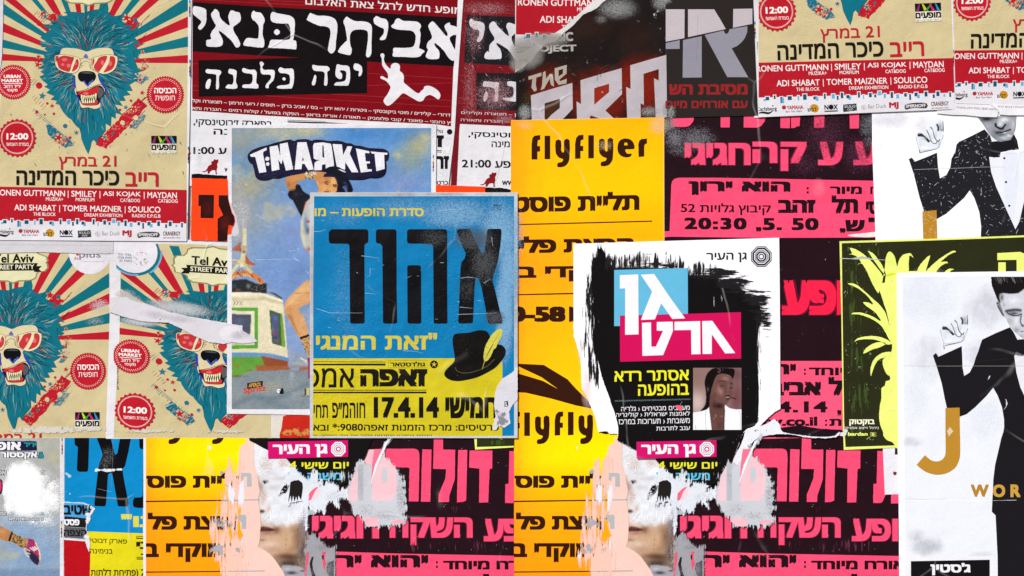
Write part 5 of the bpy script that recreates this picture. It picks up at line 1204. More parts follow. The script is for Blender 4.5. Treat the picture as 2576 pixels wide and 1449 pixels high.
    p.scuff('white_pulp', [(1180 + k, 300, 60, 120, .5), (1300 + k, 860, 160, 90, .45), (1500 + k, 860, 150, 110, .5), (1400 + k, 230, 120, 60, .4)], '#eceef4', SC_VERT)
    p.scuff('flesh_traces', [(1230 + k, 330, 100, 130, .42), (1400 + k, 320, 90, 60, .45), (1210 + k, 640, 50, 90, .5)], '#d9b8a8', SC_FINE)
    p.scuff('grey_flecks', [(1610 + k, 950, 70, 180, .5), (1230 + k, 1050, 60, 200, .2)], '#8d8792', SC_FINE)
    return p
at(2, 3)
FACE = P("980,60 1075,90 1200,150 1350,222 1440,268 1500,350 1560,425 1640,480 1660,560 1655,700 1650,1000 1660,1060 1640,1200 1650,1480 1100,1480 1100,60")

def shreds(dx, level, which):
    """white and grey torn scraps left hanging round the woman's face"""
    at(2, 3)
    def scrap(label, pts, col, lv, subs=(), pulp=None, tears=1.0):
        base = P(pts); o = [(x + dx, y) for x, y in fray(base, tears, 4.5 * tears, 1.5)]
        q = Poster('paper_scrap', label, o, lv, col, cat='paper scrap', mat=M_BARE, group='torn paper scraps')
        q.mp = lambda x, y: (x + dx, y)
        for nm, s_, c in subs: q.part(nm).add(rough(P(s_), .5, 2.0) if isinstance(s_, str) else [rough(P(k_), .4, 2) for k_ in s_], c)
        fb = q.part('torn_fibres', kind='stuff'); fringe(fb, base, col, 7 * tears, .8, lv=.3)
        q.mp = None
        q.scuff('fibres', [((x + dx - FX) / FK, (y - FY) / FK, 34, 54, .52) for i, (x, y) in enumerate(rough(base, .1, 14))], col, SC_VERT, lv=.5, step=2.5)
        if pulp: q.scuff('grey_pulp', [(b[0] + dx / FK,) + tuple(b[1:]) for b in pulp], '#9b9ea6', SC_FINE)
        return q
    w = which
    scrap('ragged white shred across the eyes of the %s torn woman portrait' % w,
          "1440,452 1452,440 1500,352 1530,372 1570,425 1612,452 1650,492 1672,470 1700,440 1712,388 1716,470 1728,430 1745,420 1740,480 1735,520 1775,498 1792,500 1770,545 1800,560 1835,530 1860,515 1905,520 1950,545 1955,575 1945,608 2000,590 2045,568 2080,555 2075,640 2072,690 2030,655 1990,655 1955,668 1950,700 1965,735 1972,765 1945,735 1920,700 1885,680 1855,705 1835,745 1822,800 1790,775 1770,790 1755,770 1732,818 1700,780 1685,740 1668,700 1655,740 1650,860 1648,980 1630,1000 1620,860 1600,700 1590,690 1450,718 1455,700 1500,560 1515,500 1500,492 1470,520 1400,590 1362,632 1385,570 1425,520",
          '#dde1ea', level, [('black_window', "1438,515 1450,545 1440,590 1420,612 1395,610 1368,628 1388,580 1410,540 1432,535", '#15110f'), ('black_window', "1478,505 1515,487 1560,482 1600,512 1604,560 1594,640 1586,686 1560,640 1550,700 1535,650 1520,704 1505,640 1490,708 1480,640 1456,712 1470,600", '#15110f'), ("pink_remnant", "1662,690 1665,620 1700,580 1745,552 1760,560 1730,590 1705,640 1690,682", '#f0647f'), ("pale_remnant", "1700,680 1712,630 1745,585 1775,562 1790,575 1765,640 1720,690", '#f6d0d8'), ('grey_patch', "1655,800 1690,780 1740,820 1700,830 1660,830", '#b3b5bd')], [(1900, 640, 120, 60, .3), (1620, 850, 30, 140, .35)], .8)
    scrap('large pale scrap over pink headline, beside the %s torn woman portrait' % w,
          "2500,45 2440,130 2400,180 2375,250 2350,300 2300,330 2240,330 2215,318 2200,325 2180,305 2160,330 2135,380 2105,450 2085,520 2070,590 2062,650 2075,700 2095,740 2110,790 2135,815 2180,838 2200,835 2202,870 2215,885 2235,915 2242,950 2370,948 2374,928 2420,935 2480,938 2510,905 2540,935 2580,925 2625,905 2630,870 2600,830 2620,790 2640,760 2610,720 2635,680 2615,640 2632,600 2600,560 2625,520 2590,490 2600,455 2560,430 2550,380 2520,350 2490,310 2460,290 2420,250 2405,225 2400,190",
          '#c8cad2', level + .4, [('pale_print', "2070,690 2066,620 2085,520 2120,430 2150,345 2155,500 2152,690", '#f0c3cd'), ('grey_print', "2160,330 2200,325 2215,330 2210,470 2215,690 2158,690", '#b7bac2'), ('pink_print', "2320,172 2425,170 2380,250 2310,400 2296,545 2290,545 2300,330", '#f2748f'),
           ('pale_print', ["2300,690 2296,600 2310,470 2360,350 2415,240 2470,292 2530,352 2545,400 2548,520 2545,600 2520,660 2490,690", "2398,362 2425,348 2452,362 2456,400 2454,480 2440,512 2415,515 2398,495"], '#f4c2cb'),
           ('white_fold', "2440,90 2470,80 2390,250 2300,480 2292,540 2288,500 2330,330 2400,180", '#eceef4'), ('pale_print', "2208,862 2365,862 2362,900 2368,946 2244,947 2225,900", '#f4b9c4'), ('pale_print', "2480,900 2560,880 2620,890 2600,915 2500,925", '#f0a9b6')],
          [(2590, 650, 60, 260, .42), (2250, 780, 120, 90, .34), (2430, 840, 180, 70, .34), (2190, 500, 40, 200, .3)], .9)
    scrap('grey torn scrap beside the chin of the %s torn woman portrait' % w,
          "1662,1062 1690,1030 1718,1028 1735,1045 1742,1075 1775,1095 1800,1120 1830,1150 1865,1172 1900,1165 1925,1152 1928,1480 1628,1480 1640,1300 1632,1200 1650,1120",
          '#9d9ca3', level + .2, [('pink_streak', "1640,1210 1665,1205 1662,1300 1645,1380 1640,1470 1622,1470 1632,1300", '#e5566f'), ('pink_streak', "1798,1205 1840,1203 1825,1250 1838,1330 1815,1400 1800,1300", '#e8506c'), ('dark_print', "1690,1260 1712,1255 1700,1330 1712,1400 1740,1470 1700,1470 1670,1330", '#1c181c'), ('dark_print', "1795,1240 1815,1235 1812,1285 1798,1280", '#1c181c'), ('dark_print', "1850,1320 1915,1290 1915,1470 1870,1470 1840,1380", '#4b4549')], [(1870, 1380, 60, 120, .5), (1700, 1400, 60, 80, .34), (1800, 1160, 90, 40, .5)], .7)

def gan_lower(p, dx):
    at(2, 3); p.mp = lambda x, y: (x + dx, y)
    g = p.part('magenta_panel'); g.add(P("1252,98 2057,82 2058,250 1253,268"), '#d0136b')
    p.part('lettering').text('גן העיר', 1300, 128, 1850, 258, '#efecf2', .045, -.012)
    octo(p, 1960, 172, 78, '#efecf2', '#4a1030', '#d0136b')
    p.part('lettering').text('יום שישי 4', 1465, 296, 2065, 372, '#e6e22e', .02, -.008)
    p.part('lettering').text('משנה 20', 1448, 400, 1990, 484, '#5cbcdc', .02, 0)
    p.mp = None
def octo(p, cx, cy, r, a, b, c):
    l = p.part('octagon_logo')
    def og(rr):
        return P([(cx + rr * math.cos(math.pi / 8 + i * math.pi / 4), cy + rr * math.sin(math.pi / 8 + i * math.pi / 4)) for i in range(8)])
    for k, col in (((1.0, a), (.92, b), (.87, a), (.70, b), (.62, a), (.55, b), (.50, a), (.34, b), (.27, a), (.17, b)) if c == a else ((1.0, a), (.80, b), (.74, a), (.56, b), (.50, a), (.36, c), (.20, a))): l.add(og(r * k), col)

# remains of a red bear sheet, black band poster, grey poster
at(2, 0)
mB0 = affine([((36, 522), (1357, 47.5)), ((-11, 480), (1304, 0)), ((34, 585), (1354, 122)), ((115.5, 500), (1450.5, 24)), ((160, 480), (1506, -2))])
tear = rough(sm(P("980,-30 940,0 900,35 860,72 800,110 720,145 690,175 650,212 620,250 600,268 560,300 520,328 490,365 455,395 430,420 350,432 300,480 250,530 230,565 205,600 180,620 150,642 110,680 55,716"), 2, False), .9, 2, closed=False)
p = Poster('band_poster', 'black concert poster with slanted white block letters on a red glow', P("40,-60 1545,-60 1548,1174 1100,1184 40,1208"), 1.6, '#1b1515', cat='poster', mat=M_WORN)
b = p.part('printed_background'); b.add(P("55,-60 1545,-60 1548,1174 1100,1184 55,1206"), '#1a1413')
p.scuff('brown_texture', [(700, 250, 560, 280, .46), (1250, 400, 300, 320, .44), (500, 700, 460, 160, .40)], '#3e2419', SC_FINE)
p.scuff('red_glow', [(420, 900, 330, 260, .62), (880, 1000, 360, 380, .72), (1300, 850, 330, 360, .78, -.3), (1350, 650, 260, 110, .6, -.3), (330, 740, 230, 120, .42, -.3)], '#8c1f0c', SC_SOFT)
p.scuff('red_glow', [(700, 1000, 260, 200, .40), (1100, 860, 260, 260, .44), (1380, 900, 120, 260, .45)], '#a0260c', SC_FINE)
p.scuff('yellow_glow', [(400, 1100, 130, 90, .42), (150, 1000, 80, 120, .3)], '#6f6414', SC_FINE)
h = p.part('lettering')
for q in (["190,958 400,893 608,832 610,960 613,1090 560,1148 500,1208 200,1210"], ["690,805 900,742 1105,683 1108,945 940,1110 1025,1188 880,1190 795,1160 788,1192 655,1196 650,1018 695,1045"], ["1190,655 1375,600 1560,548 1560,1176 1448,1178 1430,785 1478,808 1478,692 1325,740 1328,1055 1295,1035 1297,1182 1160,1186 1150,872 1195,893"]):
    h.add([P(x) for x in q], '#b6aeb4', lv=p.lv + 1)
p.lv += 1
h.add(P("328,1038 482,992 482,1085 400,1150 345,1210 328,1210"), '#43240f'); h.add(P("828,885 978,840 978,925 828,1052"), '#8c2410'); h.add(P("785,1165 870,1192 785,1195"), '#5d2410')
h = p.part('lettering')
for q in (["165,768 295,728 298,762 245,778 240,850 250,905 226,920 196,882 205,790 168,802"], ["312,725 338,712 342,788 385,738 412,745 424,870 392,852 380,790 345,850 325,890 288,905 302,860"], ["430,684 552,650 550,738 478,798 482,815 552,790 548,838 470,852 432,800"]): h.add([P(x) for x in q], '#a9a094', lv=p.lv + 1)
p.lv += 1; h.add(P("468,705 515,690 512,738 470,768"), '#3a1710')
p.part('lettering').text('MUSIC', 310, 320, 615, 412, '#a7a39e', .045, .0); p.part('lettering').text('PROJECT', 130, 452, 648, 540, '#a7a39e', .045, -.012)
p.scuff('white_wear', [(1060, 80, 260, 140, .56), (1500, 20, 120, 110, .55), (900, 190, 90, 60, .42), (1380, 1120, 130, 70, .55), (1560, 1100, 60, 90, .7), (130, 1130, 90, 110, .62)], '#a7a7a8', SC_FINE)
at(2, 0)
e = p.part('stencil_ring')
for rr, a0, a1 in ((130, 2.9, 4.6), (100, 3.2, 4.4), (150, .2, 1.1), (150, 1.8, 2.6)): e.add(stroke(P([(1000 + rr * 1.1 * math.cos(a), 780 + rr * math.sin(a)) for a in np.linspace(a0, a1, 10)]), 1.1), '#4a3a36', lv=p.lv + 1)
p.lv += 1
p = Poster('party_poster', 'torn corner of a bear poster, only its red name band left, over the black poster', [(1302 - 6, -15)] + tear + [(1296, 182)], 2.6, '#d5d1d0', group='bear street party posters', mat=M_MATT)
cl = P("40,-60 900,-60 880,20 840,72 780,105 700,145 640,205 590,255 530,305 470,370 430,400 340,425 290,470 240,520 200,585 140,635 40,700")
p.mp = mB0
hull = P("40,-60 985,-60 900,32 800,105 690,172 600,262 455,390 350,430 40,712"); p.clip = hull
street_party(p, {'bg', 'band', 'foot'}); p.mp = None; p.clip = None
at(2, 0); p.part('lettering').text('עבירה ציבו', 70, 590, 165, 620, '#5a5658', .01)
p.scuff('yellowed_glue', [(150, 520, 200, 200, 1.0), (350, 400, 260, 90, .9), (60, 640, 100, 100, .9)], '#96918c', SC_SOFT)
p = Poster('party_line_poster', 'charcoal poster with a sliced grey Hebrew word over small red text', P("1546,-60 2428,-60 2452,560 2478,1162 1562,1182"), 3.0, '#2b2624', cat='poster', mat=M_CLEAN)
b = p.part('printed_background'); b.add(P("1548,-60 2425,-60 2450,560 2475,1160 1564,1180"), '#2a2523')
h = p.part('headline')
for q, c in (("1548,92 1738,92 1736,382 1548,418", 0), ("1772,92 2035,92 2095,190 2152,290 1772,372", 0), ("2228,88 2420,85 2420,238 2225,278", 0), ("1548,432 1688,402 1688,490 1548,492", 1), ("1722,402 1910,362 1910,778 1718,780", 1), ("1940,350 2130,305 2145,335 2162,340 2180,325 2190,292 2370,262 2368,320 2345,380 2310,425 2265,462 2212,485 2378,775 2168,775", 1)):
    h.add(P(q), '#8f8c98' if c else '#bdb3b9', lv=p.lv + 1)
p.lv += 1
p.part('lettering').text('מסיבת הש', 1580, 845, 2373, 955, '#8f2427', .045, -.003); p.part('lettering').text('עם אורחים מיוח', 1545, 1012, 2374, 1088, '#8f2427', .035, -.002)
p.scuff('white_wear', [(1600, 1130, 60, 90, .6), (1560, 10, 60, 40, .6)], '#a7a7a8', SC_FINE)
p.part('crack').add(stroke(P("1872,140 1868,350 1860,620"), .4), '#6a6668')
p = Poster('paper_margin', 'narrow white paper margin with colour test bars beside the charcoal poster', P("2380,-60 2476,-60 2478,410 2470,425 2478,620 2479,1185 2440,1185"), 2.7, '#d3d1d6', cat='paper strip', mat=M_BARE)
reg_bars(p, [(2440, 215, 14)])

# pink and black record launch poster
mm()
p = Poster('launch_poster', 'tall black poster with pink Hebrew lettering, between the yellow and the pineapple posters', P("1668,270 2262,270 2262,1510 1668,1510"), 1.0, BB, cat='poster', mat=M_SPECK, group='pink and black launch posters')
p.part('printed_background').add(P("1669,271 2262,271 2262,1509 1669,1509"), BB)
def vio(x, y): return lin('#2c1722')
at(2, 0); h = p.part('headline')
for q in ("1598,1175 1835,1175 1825,1220 1790,1262 1750,1275 1598,1273", "2102,1160 2195,1160 2193,1280 2102,1280", "2336,1150 2560,1150 2545,1220 2510,1265 2470,1282 2334,1280"): h.add(P(q), PK, lv=p.lv + 1)
at(3, 0)
for q in ("128,1150 228,1150 222,1288 128,1286", "238,1150 328,1150 322,1265 290,1270 270,1285 236,1286", "470,1145 572,1145 570,1280 560,1284 466,1284", "825,1145 922,1145 918,1290 828,1292"): h.add(rough(P(q), .3, 3), PK, lv=p.lv + 1)
p.lv += 1; mm()
for c, bo, k in ((PKD, .085, 1.2), (PK, .055, 0)):
    for s_, x0, y0, x1, y1 in (('חגיגי', 1723, 359, 1889, 415), ('קה', 1894, 356, 2030, 429), ('ע', 2059, 356, 2122, 415), ('ע', 2148, 356, 2212, 415)): p.part('lettering').text(s_, x0 - k, y0 - k, x1 + k, y1 + k, c, bo * .72, .004)
at(2, 1); q_ = p.part('pink_panel')
q_.add(P("1530,878 1588,876 1605,405 1615,370 1640,348 1680,338 2100,338 3632,368 3700,368 3700,940 2600,944 1580,932 1530,940"), PK)
p.part('lettering').text('הוא ירון', 1778, 372, 2805, 512, BB, .06, .004); p.part('lettering').text(':', 2968, 432, 2990, 498, BB, .06)
p.part('lettering').text('מיור', 3205, 425, 3526, 503, BB, .045); p.part('lettering').text('ח', 3610, 428, 3680, 503, BB, .045)
p.part('lettering').text('קיבוץ גלויות 52', 1700, 592, 2608, 712, BB, .02, .006); p.part('lettering').text('זהב', 2680, 560, 3058, 694, BB, .06); p.part('lettering').text('תל', 3220, 515, 3487, 698, BB, .06); p.part('lettering').text('סי', 3565, 575, 3700, 705, BB, .06)
p.part('lettering').text('20:30', 1735, 738, 2365, 858, BB, .05, .006, space=1.15); p.part('lettering').text(',5. 50', 2455, 742, 3090, 885, BB, .05, .0, space=1.1); p.part('lettering').text('ש,', 3300, 762, 3555, 900, BB, .05); p.part('lettering').text('"', 3590, 738, 3660, 790, BB, .05)
q_.add(rough(sm(P("3380,915 3500,900 3600,890 3700,880 3700,925 3560,938 3440,932"), 2), .5, 2), '#e8e2de')
p.scuff('pale_sheen', [(3090, 440, 90, 110, .55)], '#fb9bb0', SC_SOFT)
p.scuff('grey_wear', [(1640, -60, 140, 160, .52), (1850, -60, 260, 150, .50), (1700, 60, 180, 80, .4), (1590, -200, 90, 110, .6)], '#8a8890', SC_FINE)
p.scuff('violet_texture', [(3150, -80, 330, 330, .44, .5), (3500, 100, 260, 260, .46, .5), (2950, 200, 200, 180, .40)], '#63344c', SC_FINE)
at(3, 0); p.scuff('grey_wear', [(1000, 1260, 110, 160, .52), (1020, 1420, 70, 80, .45)], '#7a7a80', SC_FINE)
mm()
for c, bo, k in (('#6a1230', .095, 2.2), ('#fb2348', .06, 0)): p.part('lettering').text('מופע', 1968 - k, 704 - k, 2200 + k, 792 + k, c, bo)
at(3, 2); p.part('pink_panel').add(P("60,735 800,735 800,1500 -100,1520 -60,1300 0,1290 125,1210 128,735"), '#f9567a')
p.parts[-1].add(P("-700,735 130,735 130,1230 0,1300 -100,1440 -700,1440"), '#f9567a')
p.part('lettering').text('יר', 60, 765, 285, 872, BB, .06); p.part('lettering').text(':', 365, 812, 385, 875, BB, .05); p.part('lettering').text('מיוחד', 415, 800, 900, 880, BB, .045)
p.part('lettering').text('אביב', 0, 945, 540, 1082, BB, .06); p.part('lettering').text('ל', 612, 895, 770, 1082, BB, .06)
p.part('lettering').text('24.4.14', -260, 1140, 602, 1256, BB, .05, space=1.15); p.part('lettering').text(',', 700, 1228, 742, 1290, BB, .05)
p.part('lettering').text('tov.co.il', -120, 1295, 500, 1390, BB, .045); p.part('lettering').text(':', 578, 1325, 598, 1390, BB, .05); p.part('lettering').text('ת', 620, 1318, 745, 1390, BB, .045)
b = p.part('torn_edge'); b.add(rough(sm(P("-120,1420 0,1400 130,1410 300,1385 420,1400 560,1420 700,1425 760,1432 760,1500 -120,1500"), 2), .7, 2), '#1e1218')
dolores_lower(p, 0, True)
p.flecks('ink_chips', 60, (100, -1100, 800, -200), 1.0, '#b9a9ae', elong=4, seed=44)

# yellow poster
mm()
yo = P("1285,302 1671,294.5 1672,700 1580,1101"); at(2, 3)
yo += P("1100,60 1105,260 1112,350 1145,440 1150,500 1168,600 1152,680 1166,800 1176,950 1166,1100 1150,1160 1230,1200 1300,1262 1342,1320 1400,1400 1425,1520")
p = Poster('flyer_poster', 'tall yellow-orange poster with brown rounded lettering, right of the blue hat poster', yo[:4] + rough(yo[4:], .8, 2.5, closed=False) + [(1285, 1500)], 2.0, '#f6c9b8', cat='poster', mat=M_NEON, group='yellow flyer posters')
at(2, 3); pe = P("975,-20 978,100 1000,1510"); mm()
p.panel('printed_background', 1285, 294, 1671, 700, yellow, 9, clip=P("1285,302.5 1670,295 1671,700 1285,700")); p.panel('printed_background', 1285, 700, 1578, 1101, yellow, 9, clip=P("1285,700 1671,700 1578,1101 1285,1101")); p.panel('printed_background', 1285, 1101, 1545, 1510, yellow, 9)
at(2, 1)
FL = ["197,155 197,0 205,-60 225,-85 285,-92 285,-45 262,-40 256,0 256,20 283,20 283,75 256,75 256,155", "328,-85 385,-85 385,152 328,152", "440,-35 495,-35 495,60 515,85 525,60 525,-40 580,-40 580,120 570,180 530,225 460,232 460,190 500,180 515,152 480,140 450,110 438,70",
      "635,148 635,0 645,-60 670,-90 720,-95 720,-45 695,-40 690,0 690,18 718,18 718,70 690,70 690,146", "768,-90 825,-90 825,142 768,145", "878,-45 933,-45 933,50 953,75 963,50 963,-50 1018,-50 1018,110 1008,170 968,215 898,222 898,180 938,170 953,142 918,130 888,100 876,60"]
def fly(p, dx, dy, n=8):
    h = p.part('lettering')
    for i, q in enumerate(FL[:n]):
        q = P(q); q = sm(q, 2) if i in (2, 5) else q; h.add(shift(q, dx * .25, dy * .25), BR, lv=p.lv + 1)
    e = [sm(P("1062,40 1070,-10 1095,-45 1145,-58 1195,-45 1225,-10 1232,50 1145,52 1150,85 1170,98 1205,95 1195,125 1150,135 1100,120 1070,85"), 2), P("1128,12 1165,12 1160,-15 1135,-15")]
    h.add([shift(k, dx * .25, dy * .25) for k in e], BR, lv=p.lv + 1)
    h.add(shift(P("1275,130 1272,0 1282,-35 1305,-52 1360,-56 1360,-5 1340,0 1332,20 1332,125"), dx * .25, dy * .25), BR, lv=p.lv + 1)
    p.lv += 1
fly(p, 0, 0)
p.part('lettering').text('תליית פוסט', 0, 497, 1283, 690, BR, .052, -.018)
r_ = p.part('rule'); r_.add(P("0,806 1410,770 1410,782 0,818"), BR); r_.add(P("0,1512 640,1497 640,1511 0,1524"), BR)
p.part('lettering').text('הפצת פליי', 0, 930, 1225, 1100, BR, .052, -.015)
p.part('lettering').text('במוקדי בי', 0, 1232, 1225, 1390, BR, .052, -.01)
at(2, 2)
p.part('lettering').text('0-581', -30, 185, 640, 342, BR, .06)
w = p.part('wing_emblem'); w.add(P("-60,762 60,762 320,775 560,920 640,1010 740,1110 800,1175 822,1218 760,1190 700,1160 480,1030 300,900 60,787 -60,740"), BR); w.add(P("-60,830 60,860 310,935 560,1070 760,1185 822,1218 640,1182 400,1115 140,1055 -60,1045"), BR)
h = p.part('lettering')
at(2, 1)
for i, q in enumerate(FL): 
    q = P(q); q = sm(q, 2) if i in (2, 5) else q; h.add(shift(q, -205 * .25, 2787 * .25), BR, lv=p.lv + 1)
h.add([shift(k, -205 * .25, 2787 * .25) for k in [sm(P("1062,40 1070,-10 1095,-45 1145,-58 1195,-45 1225,-10 1232,50 1145,52 1150,85 1170,98 1205,95 1195,125 1150,135 1100,120 1070,85"), 2), P("1128,12 1165,12 1160,-15 1135,-15")]], BR, lv=p.lv + 1)
p.lv += 1
at(2, 0); p.scuff('corner_wear', [(1480, 1260, 130, 130, .55), (130, 1260, 120, 60, .45), (930, 1460, 120, 70, .42)], '#e8cf9a', SC_FINE)
p.clip = None
yellow_lower(p, 0)
F_ = face('portrait_poster', 'torn portrait of a woman, lips and chin showing, below the white art poster', 0, 1.5, FACE)

# art fair poster
at(2, 1)
b0 = 2 * 1449
out = P("618,1003 1600,974 2688,943 2694,1449 2701,2664"); at(2, 1)
left = "2640,2700 2570,2755 2530,2800 2500,2840 2440,2855 2400,2860 2350,2890 2320,2920 2290,3000 2230,3150 2200,3220 2130,3285 2095,3370 2080,3400 1990,3440 1950,3450 1900,3420 1850,3430 1760,3460 1700,3460 1640,3380 1560,3320 1500,3240 1440,3168 1350,3125 1200,3055 1120,3010 1065,2985 1060,2915 975,2915 960,2890 870,2898 840,2760 800,2660 760,2560 700,2449 695,2300 692,2200 660,2060 622,1930 618,1800"
out += rough(P(left), 1.0, 2.4, closed=False)
p = Poster('art_poster', 'white poster with black brushed paint, blue and magenta word blocks and small portrait photo', out, 5.0, '#f7f6fb', cat='poster', mat=M_CLEAN)
b = p.part('brushed_black')
b.add(fray(sm(P("900,1042 865,1085 855,1140 822,1155 808,1190 804,1300 800,1449 806,1650 800,1900 825,2050 850,2180 862,2350 868,2420 876,2300 862,2180 880,2240 900,2330 940,2450 975,2540 1000,2620 1030,2700 1070,2860 1062,2960 1065,2985 1120,3010 1200,3055 1350,3125 1440,3168 1560,3320 1640,3380 1760,3460 1900,3420 1990,3440 2080,3400 2095,3370 2130,3285 2200,3220 2230,3150 2290,3000 2320,2920 2350,2880 2400,2855 2470,2800 2480,2600 2475,2400 2468,2200 2465,1950 2480,1830 2500,1750 2490,1650 2400,1560 2300,1480 2150,1400 2050,1350 1900,1330 1760,1325 1500,1290 1200,1270 1040,1270 1000,1230 940,1170 935,1110"), 2), .9, 5, 1.6), '#141112')
lf = P("900,1042 865,1085 855,1140 822,1155 808,1190 804,1300 800,1449 806,1650 800,1900 825,2050 850,2180 862,2350 868,2420"); rt = P("2480,2600 2475,2400 2468,2200 2465,1950 2480,1830 2500,1750 2490,1650"); tp = P("935,1110 940,1170 1000,1230 1040,1270 1200,1270 1500,1290 1760,1325 1900,1330 2050,1350"); tr = P("2050,1350 2150,1400 2300,1480 2400,1560 2490,1650 2500,1750 2480,1830")
bh = p.part('brush_hairs', kind='stuff')
for q_, L_, a_, d_ in ((lf, 26, 1.5, 1.6), (rt, 26, 1.55, 1.4), (tp, 24, 1.5, 2.4), (tr, 30, .25, 3.0), (tr, 14, .1, 3.0)):
    fringe(bh, q_ + q_[::-1], '#1a1719', L_, d_, a_, .12, seed=int(L_ * 10 + d_ * 7))
p.lv += 1
p.scuff('brush_strokes', [(745, 1900, 75, 620, .52), (785, 1600, 60, 420, .62), (800, 2200, 55, 300, .6), (830, 2350, 60, 140, .5), (1100, 1190, 330, 130, .60), (1500, 1190, 300, 150, .52), (1900, 1270, 330, 120, .52), (1300, 1170, 200, 130, .60), (1650, 1230, 160, 110, .6)], '#1c191c', SC_VERT)
p.scuff('brush_strokes', [(2250, 1400, 300, 120, .66), (2450, 1560, 200, 180, .64), (2520, 1700, 130, 180, .56), (1400, 1245, 600, 60, .7), (2050, 1310, 320, 80, .72), (1300, 1130, 250, 60, .42), (2560, 1850, 70, 130, .5), (2580, 1480, 90, 60, .42)], '#1c191c', SC_HORZ)
p.scuff('brush_strokes', [(2475, 2200, 40, 700, .48), (2560, 2100, 50, 700, .18)], '#26222a', SC_VERT)
p.scuff('white_strokes', [(812, 1700, 16, 520, .55), (870, 1500, 30, 200, .3), (2100, 1560, 260, 120, .25), (860, 1900, 30, 400, .3)], '#dedce4', SC_VERT)
s_ = p.part('blue_square'); s_.add(P("1028,1268 1768,1247 1770,1708 1085,1728 1085,1832 1028,1832"), '#63b6da')
s_ = p.part('magenta_panel'); s_.add(P("1085,1731 2303,1692 2305,2159 1087,2191"), '#cf1258')
h = p.part('headline'); Wt = '#f0eef4'
h.add(P("1085,1320 1270,1312 1273,1915 1138,1920 1138,1452 1085,1455"), Wt); h.add(P("1295,1315 1430,1308 1580,1530 1742,1755 1612,1760 1505,1608 1500,1605 1437,1765 1297,1770 1410,1485"), Wt)
at(2, 2)
h.add(P("1308,350 1398,346 1402,590 1448,590 1520,430 1457,430 1457,342 1617,338 1620,430 1520,675 1312,683"), Wt); h.add(P("1635,340 1893,333 1896,665 1805,667 1802,422 1635,425"), Wt, lv=p.lv); h.add(P("1913,333 2015,330 2245,655 2145,658 2010,465 2010,662 1918,664"), Wt, lv=p.lv)
YL = '#e9e52c'
p.part('lettering').text('אסתר רדא', 1030, 838, 1780, 945, YL, .022, -.022); p.part('lettering').text('בהופעה', 1268, 972, 1780, 1085, YL, .022, -.02)
d = p.part('dotted_rule')
for i in range(64): x = 1038 + i * 11.9; y = 1137 - (x - 1038) * .025; d.add(stroke(P([(x + 5, y - 7), (x, y), (x + 5, y + 7)]), .5), '#9cc0c8', lv=p.lv + 1)
p.lv += 1
TW = '#e8e6ec'
for s_, x0, y0, x1, y1 in (('מעצבים מבטיחים › גלריה', 1098, 1186, 1788, 1240), ('לאמנות ישראלית › קולינריה', 1045, 1250, 1788, 1312), ('משובחת › תערוכות במרכז', 1072, 1322, 1788, 1372), ('ענב לתרבות', 1452, 1386, 1790, 1434)): p.part('lettering').text(s_, x0, y0, x1, y1, TW, .008, -.02)
# the small portrait
fr(2760, 1460, 220, 1181)
(x0, y0), (x1, y1) = P("66,60 1108,1392")
C = Canvas(x0, y0, x1, y1, .8, '#8f6f6c'); b = C.blob
b(150, 800, 260, 360, '#c9b3b0'); b(150, 250, 260, 300, '#8a6a64', .8); b(1000, 700, 200, 500, '#6b4247', .9); b(1000, 200, 200, 200, '#644048', .8)
cp("380,170 480,80 600,65 900,70 960,120 945,230 905,310 880,250 780,200 640,190 560,240 520,340 490,500 440,620 430,760 420,880 350,960 220,995 300,900 340,800 345,600 315,400 330,280", '#150f10', .5, n=2)
cp("580,230 700,195 820,210 890,260 920,380 915,520 905,640 860,730 800,830 740,860 600,800 500,700 440,600 480,450 520,330", '#8d645c', .5, n=2)
cp("430,620 500,700 600,800 760,850 750,1000 735,1390 470,1390 440,1150 410,950", '#7c564e', .6); b(620, 880, 110, 70, '#150d0e', .9); b(520, 860, 50, 80, '#33211f', .7)
b(740, 290, 110, 60, '#b08478', .8); b(600, 560, 90, 110, '#a77d74', .75); b(680, 560, 50, 60, '#c39a92', .6); b(520, 650, 60, 80, '#6f4a44', .7); b(820, 450, 26, 60, '#b78e84', .7)
C.line(P("600,360 680,340 775,370"), 1.6, '#140b0b', .4); C.line(P("860,400 890,390 920,420"), 1.6, '#140b0b', .4)
b(690, 450, 60, 22, '#2c1a1a', .95); b(700, 455, 16, 8, '#d8c8c4', .8); b(880, 490, 36, 20, '#2c1a1a', .9); b(690, 405, 60, 20, '#6b4a48', .7)
C.line(P("775,400 765,520 760,560"), 1.6, '#6a4540', .8, .8); b(775, 575, 16, 9, '#241412', .9); b(845, 575, 16, 9, '#3a2220', .9); b(815, 545, 26, 26, '#b48c82', .8); b(800, 620, 30, 14, '#bb9288', .7)
cp("725,670 770,650 850,640 860,670 800,680", '#2c1516', .4); cp("745,675 840,680 845,705 790,710", '#dcd2d2', .4, .9); cp("765,710 845,705 840,740 790,755", '#4a2a2c', .4); b(800, 712, 24, 7, '#c9bcbc', .5)
C.line(P("845,698 920,708 990,730"), 2.6, '#33201f', .3); b(385, 520, 26, 60, '#b49a90', .8); b(400, 520, 14, 40, '#3a2422', .7); b(440, 580, 16, 30, '#120b0c', .9); b(610, 115, 36, 40, '#3a2226', .8); C.line(P("590,80 640,90 640,150 590,150"), .9, '#9a7a80', .3)
b(550, 1090, 26, 40, '#d8b6aa', .8); b(680, 1100, 40, 20, '#d3b0a4', .7); b(510, 1150, 20, 40, '#c9a498', .7); b(640, 1300, 60, 100, '#5a3b36', .6); b(520, 1290, 40, 80, '#9a7168', .6)
